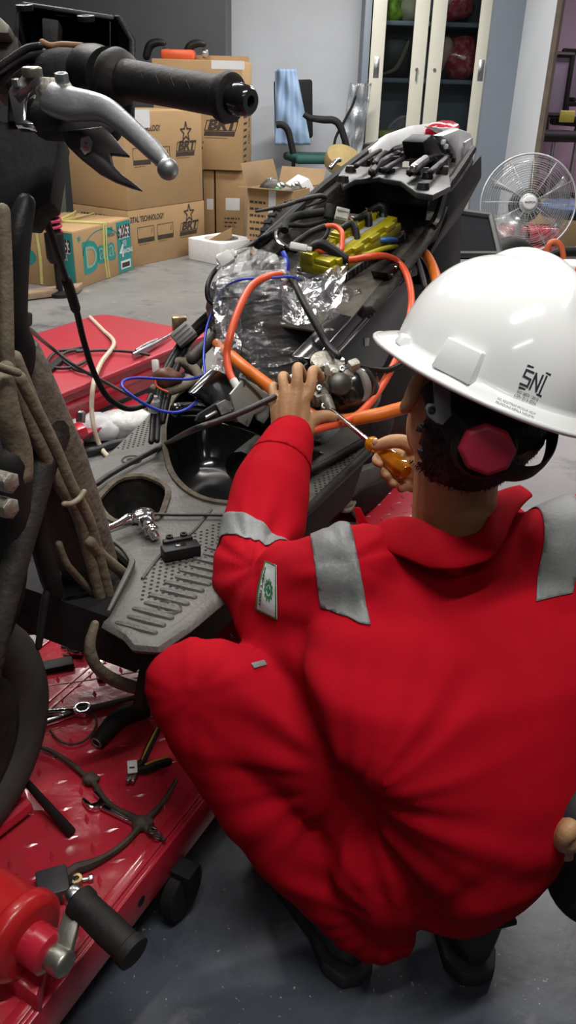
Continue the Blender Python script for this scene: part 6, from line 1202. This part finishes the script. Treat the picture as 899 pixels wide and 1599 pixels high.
gear = lambda k: (.335 if (k % 4) < 2 else .27)
cc = (.58, .52)
ring = []
for k in range(N_):
    a0, a1 = 2*math.pi*k/N_, 2*math.pi*(k+1)/N_; ro = gear(k)
    ring.append([(cc[0]+.19/.33*.95*r_*math.cos(a)*1.35, cc[1]+.17/.33*1.25*r_*math.sin(a)) for r_, a in ((.19, a0), (ro, a0), (ro, a1), (.19, a1))])
onpatch(ring, 'green_gear', grn)
onpatch([[(cc[0]+a, cc[1]+b_*.5) for a, b_ in L] for L in ([(-.045, -.16), (.045, -.16), (.045, .16), (-.045, .16)], [(-.12, -.05), (-.045, -.05), (-.045, .05), (-.12, .05)], [(.045, -.05), (.12, -.05), (.12, .05), (.045, .05)])], 'green_cross', grn)
onpatch([[(0, i/20), (.07, i/20), (.07, (i+1)/20), (0, (i+1)/20)] for i in range(20)]+[[(.93, i/20), (1, i/20), (1, (i+1)/20), (.93, (i+1)/20)] for i in range(20)]+[[(i/8, 0), ((i+1)/8, 0), ((i+1)/8, .025), (i/8, .025)] for i in range(8)]+[[(i/8, .975), ((i+1)/8, .975), ((i+1)/8, 1), (i/8, 1)] for i in range(8)], 'green_border', grn, .003)
vs, fs = textmesh('SAFETY FIRST', .1, bold=.003); w_ = max(v.x for v in vs)-min(v.x for v in vs)
lm = MB(); lm.add([patch(.19+v.y*1.5, .5+v.x/w_*.78, .0036) for v in vs], fs); lm.build('patch_lettering', ink, po, sharp=0, recalc=False)
# collar: stands round the neck and folds outward
CT = [(560, 800, 1.24), (578, 833, 1.135), (590, 818, 1.12), (618, 806, 1.095), (652, 808, 1.06), (680, 823, 1.038), (713, 837, 1.025), (741, 833, 1.03), (759, 818, 1.045), (766, 795, 1.075), (771, 772, 1.11), (790, 762, 1.16), (812, 757, 1.2)]
CBm = [(556, 812, 1.245), (568, 852, 1.125), (592, 858, 1.09), (630, 872, 1.05), (666, 887, 1.02), (690, 890, 1.003), (712, 889, .998), (741, 883, 1.003), (768, 872, 1.015), (786, 848, 1.04), (800, 815, 1.08), (816, 790, 1.125), (832, 775, 1.17)]
A1 = [at(*q[:2], d=q[2]) for q in CT]; B1 = [at(*q[:2], d=q[2]-.006) for q in CBm]
A1, _ = crom(A1, [0]*len(A1), 5); B1, _ = crom(B1, [0]*len(B1), 5)
def bulge(k): return [a.lerp(b, k)-camF*(.010*math.sin(k*math.pi))+camU*(.002*math.sin(i*.5+k*2)) for i, (a, b) in enumerate(zip(A1, B1))]
inn = [a+camF*.012-UP*.03 for a in A1]
cb = MB(); cb.loft([inn, [a+camF*.006-UP*.004 for a in A1], A1, bulge(.3), bulge(.65), B1], caps=False, closed=False)
cb.build('collar', clo, man, sharp=0, thick=.004, sub=1, recalc=True)
lp = MB().hexa([at(*q, d=1.17) for q in ((551, 792), (562, 792), (585, 838), (572, 852))], [at(q[0], q[1], d=1.19) for q in ((551, 792), (562, 792), (585, 838), (572, 852))]).build('collar_tip', clo, man, bev=.002)
# ---- bare parts: one body from the neck and head through to both hands
RH = V((.93, .14, -.36)); FH = V((-.14, .985, .0)); FH = (FH-RH*FH.dot(RH)/RH.length_squared).normalized(); RH.normalize(); UH = RH.cross(FH).normalized()
hc = at(744, 628, d=1.035)
sk = MB(); sk.ell(hc, (.078, .096, .112), RH, FH, 26, 18)
sk.ell(hc+FH*.045-UH*.05, (.055, .05, .062), RH, FH, 18, 12)            # jaw
sk.ell(hc+FH*.098-UH*.03, (.011, .014, .02), RH, FH, 10, 8); sk.ell(hc+FH*.088-UH*.068, (.024, .012, .009), RH, FH, 10, 8); sk.ell(hc+FH*.09-UH*.1, (.018, .014, .014), RH, FH, 10, 8); sk.ell(hc+FH*.085+UH*.012, (.05, .014, .012), RH, FH, 12, 8)
nb, ntop = at(704, 850, d=1.135), hc-UH*.06-FH*.012
sk.tube([nb, nb.lerp(ntop, .35), nb.lerp(ntop, .7), ntop], [.055, .056, .055, .055], 20, 4)
for sg in (-1, 1):
    ec = hc+RH*(.082*sg)-UH*.012+FH*.004; sk.ell(ec, (.008, .021, .034), (RH*1+FH*-.35*sg).normalized(), FH, 14, 10); sk.ell(ec-UH*.024+FH*.003, (.007, .012, .013), RH, FH, 10, 8)
body = at(690, 1050, d=1.12); sk.tube([nb, body, at(690, 1280, d=1.12)], [.05, .06, .05], 14, 3)
def thin(L, R): sk.tube([q if isinstance(q, V) else at(q[0], q[1], d=q[2]) for q in L], R, 12, 4, round_=True)
thin([nb, (560, 905, 1.12), (470, 925, 1.19), (392, 893, 1.275), (424, 790, 1.365), (446, 715, 1.425), (452, 690, 1.45)], [.04, .04, .04, .036, .036, .028, .026]); thin([nb, (850, 880, 1.14), shR, elR, wrR], [.04, .04, .04, .034, .028])
def finger(L, R): sk.tube([at(q[0], q[1], d=q[2]) for q in L], R, 12, 4, round_=True)
# left hand: metacarpals, heel, then five separate digits
for L in ([(446, 692, 1.455), (452, 655, 1.452), (481, 614, 1.452)], [(450, 692, 1.455), (456, 650, 1.448), (463, 610, 1.447)], [(454, 692, 1.455), (446, 650, 1.45), (445, 615, 1.449)], [(446, 695, 1.458), (436, 655, 1.456), (430, 627, 1.456)], [(460, 690, 1.455), (470, 655, 1.455), (474, 620, 1.453)]): finger(L, [.017, .0155, .0118])
sk.ell(at(452, 662, d=1.455), (.034, .014, .042), camR, camF, 16, 12); sk.ell(at(470, 662, d=1.46), (.022, .016, .03), (camR*.8+camU*.6).normalized(), camF, 14, 10)
finger([(481, 616, 1.452), (486, 596, 1.452), (488, 580, 1.462), (494, 580, 1.482), (502, 592, 1.505)], [.0112, .0102, .0100, .0092, .0075])
finger([(463, 612, 1.447), (464, 590, 1.446), (464, 575, 1.458), (468, 576, 1.482), (476, 590, 1.51)], [.0114, .0104, .0102, .0094, .0078])
finger([(445, 618, 1.449), (443, 602, 1.452), (441, 589, 1.464), (445, 588, 1.488), (452, 600, 1.512)], [.0108, .0098, .0096, .0088, .0074])
finger([(430, 630, 1.456), (427, 617, 1.46), (426, 604, 1.472), (430, 604, 1.492), (437, 614, 1.512)], [.0098, .0088, .0084, .0078, .0066])
finger([(462, 680, 1.462), (480, 662, 1.466), (496, 652, 1.468), (512, 650, 1.474), (525, 655, 1.486)], [.0155, .0148, .0125, .0112, .0085])
# right hand closed on the screwdriver
sk.ell(at(652, 722, d=1.40), (.032, .022, .04), (camR*.8-camU*.5).normalized(), camF, 16, 12)
finger([(705, 762, 1.37), (680, 742, 1.385), (655, 724, 1.395)], [.026, .026, .024])
finger([(650, 700, 1.385), (628, 690, 1.375), (608, 690, 1.37), (588, 697, 1.378)], [.015, .013, .012, .0095]); finger([(646, 716, 1.43), (622, 708, 1.43), (600, 708, 1.415), (588, 718, 1.388), (592, 724, 1.375)], [.0115, .0105, .0100, .0092, .0075])
finger([(650, 735, 1.43), (628, 730, 1.43), (610, 730, 1.41), (600, 738, 1.385), (605, 744, 1.37)], [.0115, .0105, .0100, .0092, .0075]); finger([(656, 752, 1.42), (636, 748, 1.42), (620, 746, 1.40), (610, 752, 1.378), (616, 757, 1.365)], [.0108, .0098, .0095, .0088, .0072]); finger([(664, 764, 1.41), (646, 762, 1.41), (634, 760, 1.395), (626, 764, 1.375)], [.0095, .009, .0085, .0068])
bm = fuse(sk, .0027, 5, .45); link('body', bm, skin, man, sharp=0)
nail = mat('nail', (.42, .24, .17), .35, col2=(.38, .21, .14), ns=30)
for q, ax in (((525, 651, 1.474), camR), ((587, 692, 1.37), camR)): MB().ell(at(*q[:2], d=q[2]), (.007, .0055, .0018), (camR*.95-camU*.2).normalized(), (camU*.9+camR*.2-camF*.3).normalized(), 12, 8).build('nail', nail, man)
for sg in (-1, 1):
    MB().ell(hc+RH*(.03*sg)+FH*.09, (.012, .008, .006), RH, FH, 12, 8).build('eye', mat('eye_white', (.7, .68, .65), .2, col2=(.64, .62, .6), ns=30), man); MB().ell(hc+RH*(.03*sg)+FH*.097, (.005, .003, .005), RH, FH, 10, 6).build('iris', mat('iris', (.03, .015, .008), .1, col2=(.02, .01, .006), ns=40), man)
    MB().tube([hc+RH*(.014*sg)+FH*.098+UH*.018, hc+RH*(.03*sg)+FH*.1+UH*.024, hc+RH*(.05*sg)+FH*.088+UH*.018], [.003, .0035, .002], 6, 3, round_=True).build('eyebrow', blkm, man)
# hair: cropped black cap of hair, ragged at the nape
hair = mat('black_hair', (.006, .0055, .0055), .6, col2=(.011, .0095, .009), ns=60, bump=.6, bs=180, stretch=(1, 1, .25))
hm = MB().ell(hc+UH*.004-FH*.003, (.087, .104, .118), RH, FH, 64, 48); c_ = hc
kp = []
for f in hm.f:
    q = sum((hm.v[i] for i in f), V())/len(f)-c_; r, fw, u_ = q.dot(RH), q.dot(FH), q.dot(UH)
    jag = .008*noise.noise(q*120)
    if r < -.05 and fw > -.045+jag and u_ < .03: continue
    if u_ > .05 or (fw < .012+jag and u_ > -.088+jag+abs(r)*.15) or (fw < -.035+jag and u_ > -.108+jag): kp.append(f)
hm.f = kp
for i, p in enumerate(hm.v): hm.v[i] = p+(p-c_).normalized()*(.004*noise.noise(p*90)+.003*noise.noise(p*240))
hm.build('hair', hair, man, sharp=0, thick=.006)
tf = MB()
for i in range(1100):
    a, u_ = random.uniform(math.pi*1.02, math.pi*1.98), random.uniform(-.118, .0)
    k = math.sqrt(max(.02, 1-(u_/.118)**2)); p = hc+RH*(.089*k*math.cos(a))+FH*(.106*k*math.sin(a))+UH*u_; n_ = (p-hc).normalized()
    dvec = (-UH*.8+n_*.55+RH*random.uniform(-.3, .3)).normalized(); s_ = n_.cross(dvec).normalized()*.0011; L = random.uniform(.003, .006)
    if u_ < -.1 and random.random() < .5: continue
    if (p-hc).dot(RH) < -.052 and (p-hc).dot(FH) > -.05: continue
    tf.add([p-s_, p+s_, p+dvec*L+n_*.001, p+n_*.0012], [(0, 1, 2), (1, 3, 2), (3, 0, 2)])
tag(tf.build('hair_strands', hair, man, sharp=0, recalc=False), kind='stuff')
# boots
bt = mat('black_boot', (.014, .013, .013), .45, col2=(.022, .02, .019), ns=16, bump=.2, bs=90); solem = mat('boot_sole', (.03, .029, .028), .7, col2=(.045, .043, .04), ns=20, bump=.2)
def boot(heel, toe, nm):
    X = V((toe.x-heel.x, toe.y-heel.y, 0)).normalized(); Y = V((-X.y, X.x, 0)); h = V((heel.x, heel.y, 0)); b = MB()
    prof_ = ((-.0, .034, .02), (.03, .04, .02), (.09, .038, .02), (.15, .046, .02), (.22, .048, .02), (.27, .03, .02))
    def ring(x, w_, z0, z1): return [h+X*x+Y*(w_*math.cos(a))+UP*((z0+z1)/2+(z1-z0)/2*math.sin(a)) for a in (2*math.pi*k/16 for k in range(16))]
    b.loft([ring(-.004, .018, .03, .1), ring(.012, .036, .022, .14), ring(.06, .041, .02, .15), ring(.12, .043, .02, .11), ring(.18, .048, .02, .085), ring(.24, .045, .02, .068), ring(.275, .025, .024, .05)])
    b.lathe(h+X*.05+UP*.1, UP, [(.04, 0), (.042, .03), (.043, .06), (.036, .06), (.034, .03)], 20)
    o = b.build(nm, bt, man)
    s_ = MB(); P = [h+X*x+Y*y for x, y in ((-.01, -.025), (.02, -.04), (.08, -.034), (.16, -.048), (.22, -.05), (.27, -.032), (.285, 0), (.27, .032), (.22, .05), (.16, .048), (.08, .034), (.02, .04), (-.01, .025), (-.016, 0))]
    s_.prism(P, UP*.026).build('boot_sole', solem, o, bev=.003)
    pl_ = MB().tube([h+X*.0-Y*.045+UP*.115, h-X*.006+UP*.12, h+Y*.045+UP*.115], .006, 8, 4).build('boot_rim', bt, o)
boot(V((.115, .745, 0)), V((-.005, 1.0, 0)), 'boot'); boot(at(742, 1512, z=.02), V((.24, 1.0, 0)), 'boot')
# ------------------------------------------------------------------ the white hard hat
hat_c = at(765.3, 581.7, d=.9955); RH, FH, UH = V((.901, .284, -.329)), V((-.298, .954, .008)), V((.316, .091, .944))
hat = thing('hard_hat', 'glossy white hard hat with a standards mark on the squatting worker', 'helmet', hat_c)
wp = mat('white_hat_plastic', (.90, .92, .91), .14, col2=(.88, .90, .89), ns=3, coat=.4, spec=.5)
def hatpt(a, v):
    """a: angle from the wearer's right, v: 0 crown .. .8 dome foot .. 1 brim edge"""
    ca, sa = math.cos(a), math.sin(a); RA, RF, HH = .1141, .1377, .135
    if v <= .8:
        ph = v/.8*math.pi/2; s_ = math.sin(ph)**.92; z = HH*math.cos(ph)**.86
        x, y = RA*s_*ca, RF*s_*sa
        # crown ridge running front to back, and a pair of low side ridges
        inr = math.exp(-(x/.0155)**4)*(1/(1+math.exp((-y-.098)/.005)))*(1 if z > .03 else max(0, z/.03))
        z += .0135*inr*min(1, s_*6+.6); 
        return hat_c+RH*x+FH*y+UH*z
    k = (v-.8)/.2; w_ = .018+(.030*max(0, sa)**2.2)
    x, y = (RA+w_*k)*ca, (RF+w_*k)*sa
    return hat_c+RH*x+FH*y+UH*(-.009*k-.004*k*k*(1+max(0, sa)))
nu, nv = 120, 56; hb_ = MB(); VV = [0]+[.8*((j+1)/46)**1.0 for j in range(46)]+[.8+.2*(j+1)/8 for j in range(8)]
hb_.loft([[hatpt(2*math.pi*i/nu, max(v, .004)) for i in range(nu)] for v in VV], caps=False)
top_ = len(hb_.v); hb_.f.append(tuple(range(nu-1, -1, -1)))
sh_ = hb_.build('shell', wp, hat, sharp=75, thick=.0028)
hat_bvh = BVHTree.FromPolygons([tuple(p) for p in hb_.v], hb_.f)
rim = [hatpt(2*math.pi*i/72, 1.)-UH*.0005 for i in range(73)]; MB().tube(rim, .0034, 8, 1, caps=False).build('brim_edge', wp, hat, sharp=0)
def lug(a, wd, hh, dep, v0=.80):
    o = hatpt(a, v0); t_ = (hatpt(a+.02, v0)-hatpt(a-.02, v0)).normalized(); n_ = t_.cross(UH).normalized()
    if n_.dot(o-hat_c) < 0: n_ = -n_
    A_ = [o+t_*(s_*wd/2)-UH*.004+n_*(-.012) for s_ in (-1, 1)]; B_ = [o+t_*(s_*wd/2)-UH*.004+n_*dep for s_ in (-1, 1)]
    Tt = [o+t_*(s_*wd*.44)+UH*hh+n_*(dep*.62) for s_ in (-1, 1)]; Tb = [o+t_*(s_*wd*.44)+UH*hh+n_*(-.022) for s_ in (-1, 1)]
    MB().hexa([A_[0], A_[1], B_[1], B_[0]], [Tb[0], Tb[1], Tt[1], Tt[0]]).build('side_lug', wp, hat, bev=.0022)
for a in (math.radians(214), math.radians(326)): lug(a, .052, .032, .0125)
lug(math.radians(172), .02, .009, .012); lug(math.radians(8), .02, .009, .012)
# suspension: grey strap, dark nape band, dull red ratchet knob
gs = mat('grey_strap', (.16, .175, .2), .5, col2=(.08, .088, .1), ns=8)
sp = atp([(676, 592), (704, 604), (704, 636), (706, 648), (692, 664), (680, 660), (668, 650), (663, 637), (668, 629), (678, 630)], d=.915); MB().prism(sp, camF*.004).build('strap_plate', gs, hat, bev=.0015)
MB().lathe(at(674, 640, d=.9145), -camF, [(.0025, 0), (.0045, .001), (.0025, .002), (.0025, 0)], 14).build('strap_hole', blkm, hat)
nbp = []
for k in range(25):
    a = math.radians(195+150*k/24); nbp.append(hat_c+RH*(.096*math.cos(a))+FH*(.117*math.sin(a))-UH*(.030+.052*math.sin(math.pi*k/24)))
MB().tube(nbp, .014, 8, 2, .22, hint=UH).build('nape_band', blkm, hat)
kcn = at(760, 702, d=.905); kax = (camO-kcn).normalized()*.75-FH*.4-UH*.05; kax.normalize(); kx_, ky_, _ = frame(kax, UH)
kb = MB(); oc = lambda r, h, n=8: [kcn+kax*h+(kx_*math.cos(2*math.pi*(k+.5)/n)+ky_*math.sin(2*math.pi*(k+.5)/n)*1.12)*r for k in range(n)]
kb.loft([oc(.026, -.02), oc(.029, -.004), oc(.029, .003), oc(.025, .007)]); kb.build('ratchet_knob', mat('dull_red_knob', (.42, .018, .05), .5, col2=(.37, .016, .045), ns=6), hat, bev=.002)
MB().lathe(kcn, kax, [(.036, -.03), (.038, -.02), (.034, -.012), (0, -.012)], 20).build('knob_housing', blkm, hat)
# printed marks, laid on the shell
ink2 = mat('hat_ink', (.03, .032, .045), .5, col2=(.04, .042, .055), ns=40)
def hcast(px, py):
    d = (at(px, py, d=1.)-camO).normalized(); h = hat_bvh.ray_cast(camO, d)
    return h[0]-d*.0022 if h[0] else at(px, py, d=.9)
ex, ey = V((.925, .385)), V((.40, -.916))      # photo directions along and up the print
def hp(x, y, o=(833, 596)): return hcast(o[0]+(ex[0]*x+ey[0]*y)*1.18, o[1]+(ex[1]*x+ey[1]*y)*1.18)
pmk = MB()
def bar(x0, y0, x1, y1, w_):
    d = V((x1-x0, y1-y0)); L = d.length; d /= L; x0 -= d.x*w_/2; y0 -= d.y*w_/2; x1 += d.x*w_/2; y1 += d.y*w_/2; n_ = V((-d.y, d.x))*(w_/2); pmk.add([hp(x0-n_.x, y0-n_.y), hp(x1-n_.x, y1-n_.y), hp(x1+n_.x, y1+n_.y), hp(x0+n_.x, y0+n_.y)], [(0, 1, 2, 3)])
bar(-15, 17, 16, 17, 2.6); bar(-14, -14, 16, -14, 2.6)                       # the two bars
for s_ in ((-15, 11, -5, 11), (-15, 11, -15, 2), (-15, 2, -5, 1), (-5, 1, -5, -9), (-5, -9, -15, -9)): bar(*s_, 2.6)   # S
for s_ in ((-1, -10, -1, 11), (-1, 11, 8, -10), (8, -10, 8, 12)): bar(*s_, 2.6)       # N
bar(13, -11, 13, 13, 2.4)                                                     # I
pmk.build('standards_mark', ink2, hat, recalc=False, sharp=0)
def htext(txt, x, y, wpx, hpx, name):
    vs, fs = textmesh(txt, 1.); w_ = max(v.x for v in vs)-min(v.x for v in vs); b = MB(); b.add([hp(x+v.x/w_*wpx, y+v.y*hpx) for v in vs], fs); b.build(name, ink2, hat, recalc=False, sharp=0)
htext('ISO 3873 : 2012', 0, -20, 30, 5.5, 'small_print'); htext('LSPr-013-IDN', -1, -26, 30, 5.5, 'small_print'); htext('NO. REGISTRASI PRODUK HELM', -8, -39, 54, 4.6, 'small_print'); htext('PELINDUNG KEPALA INDUSTRI', -8, -44, 54, 4.6, 'small_print')
# ------------------------------------------------------------------ second person seen by an arm; dark legs added to block light
p2 = thing('person', 'second person at the right edge, bare hand and dark sleeve seen, dark trousers added for shade', 'person', V((.62, .72, 0)))
b = MB(); nvy = mat('shade_trousers', (.008, .008, .010), .8, col2=(.011, .011, .013), ns=9, bump=.2)
def l2(pts, R): b.tube([at(q[0], q[1], d=q[2]) for q in pts], R, 16, 4, round_=True)
kn2 = at(925, 1372, d=1.12); hip2, sh2, nk2 = V((.74, .60, .30)), V((.62, .70, .66)), V((.70, .58, .80)); el2 = at(1010, 1215, d=1.03); wr2 = at(908, 1270, d=1.0)
def t2(L, R): b.tube(L, R, 16, 4, round_=True)
t2([hip2+V((0, .06, 0)), hip2.lerp(kn2, .55), kn2], [.095, .082, .064]); t2([kn2, V((kn2.x+.13, kn2.y-.03, .25)), V((kn2.x+.27, kn2.y-.05, .06))], [.064, .06, .05])
t2([hip2+V((.0, -.14, 0)), V((.62, .40, .40)), V((.50, .36, .42))], [.095, .082, .064]); t2([V((.50, .36, .42)), V((.57, .36, .24)), V((.62, .36, .06))], [.062, .058, .048]); t2([hip2+V((0, .05, 0)), hip2+V((0, -.12, 0))], [.11, .11])
link('trousers', fuse(b, .009, 8), nvy, p2, sharp=0)
for x_, y_ in ((kn2.x+.27, kn2.y-.05), (.62, .36)): MB().loft([[V((x_+dx, y_+w_*math.cos(a), z0+(z1-z0)*(.5+.5*math.sin(a)))) for a in (2*math.pi*k/14 for k in range(14))] for dx, w_, z0, z1 in ((.06, .03, .0, .07), (.0, .04, .0, .08), (-.1, .045, .0, .06), (-.16, .025, .0, .035))]).build('shoe', bt, p2)
b = MB(); t2([hip2+V((0, -.03, .06)), V((.76, .58, .52)), nk2+V((.0, 0, -.08))], [.13, .135, .10]); t2([nk2+V((0, .13, -.10)), sh2, el2], [.07, .066, .052]); t2([el2, el2.lerp(wr2, .5), wr2], [.052, .047, .036])
t2([nk2+V((0, -.13, -.10)), V((.62, .40, .62)), V((.50, .38, .50))], [.07, .062, .05])
link('sweater', fuse(b, .008, 8), mat('dark_sleeve', (.022, .022, .024), .8, col2=(.028, .028, .03), ns=9, bump=.2), p2, sharp=0)
b = MB(); hd2 = nk2+V((-.045, 0, .13)); t2([nk2+V((0, 0, -.06)), hd2+V((.01, 0, -.04))], [.055, .052]); b.ell(hd2, (.096, .076, .112), (1, 0, 0), (0, 1, 0), 20, 14); b.ell(hd2+V((-.045, 0, -.05)), (.05, .055, .06), (1, 0, 0), (0, 1, 0), 14, 10); b.ell(hd2+V((-.1, 0, -.03)), (.014, .011, .02), (1, 0, 0), (0, 1, 0), 10, 8)
for sg in (-1, 1): b.ell(hd2+V((.0, .079*sg, -.012)), (.02, .008, .032), (1, 0, 0), (0, 1, 0), 10, 8)
link('head', fuse(b, .005, 5), skin, p2, sharp=0)
hm = MB().ell(hd2+V((.006, 0, .008)), (.104, .085, .117), (1, 0, 0), (0, 1, 0), 36, 26); hm.f = [f for f in hm.f if (lambda q: q.z > .045 or (q.x > .0 and q.z > -.07))(sum((hm.v[i] for i in f), V())/len(f)-hd2)]
hm.build('hair', hair, p2, sharp=0, thick=.006)
b = MB(); l2([(950, 1245, 1.0), (905, 1275, 1.0), (884, 1296, 1.0)], [.026, .025, .028])
for k, (dx, dy) in enumerate(((-28, 14), (-26, 26), (-16, 32), (-6, 34))): l2([(886+dx*.25, 1292+dy*.25, 1.0+.004*k), (884+dx*.7, 1294+dy*.65, .995+.006*k), (886+dx*.85, 1298+dy, 1.01+.006*k), (890+dx*.6, 1302+dy, 1.03)], [.012, .0105, .0095, .008])
l2([(900, 1282, .985), (884, 1300, .975), (876, 1316, .985)], [.014, .012, .009]); link('hand', fuse(b, .0028, 5), skin, p2, sharp=0)
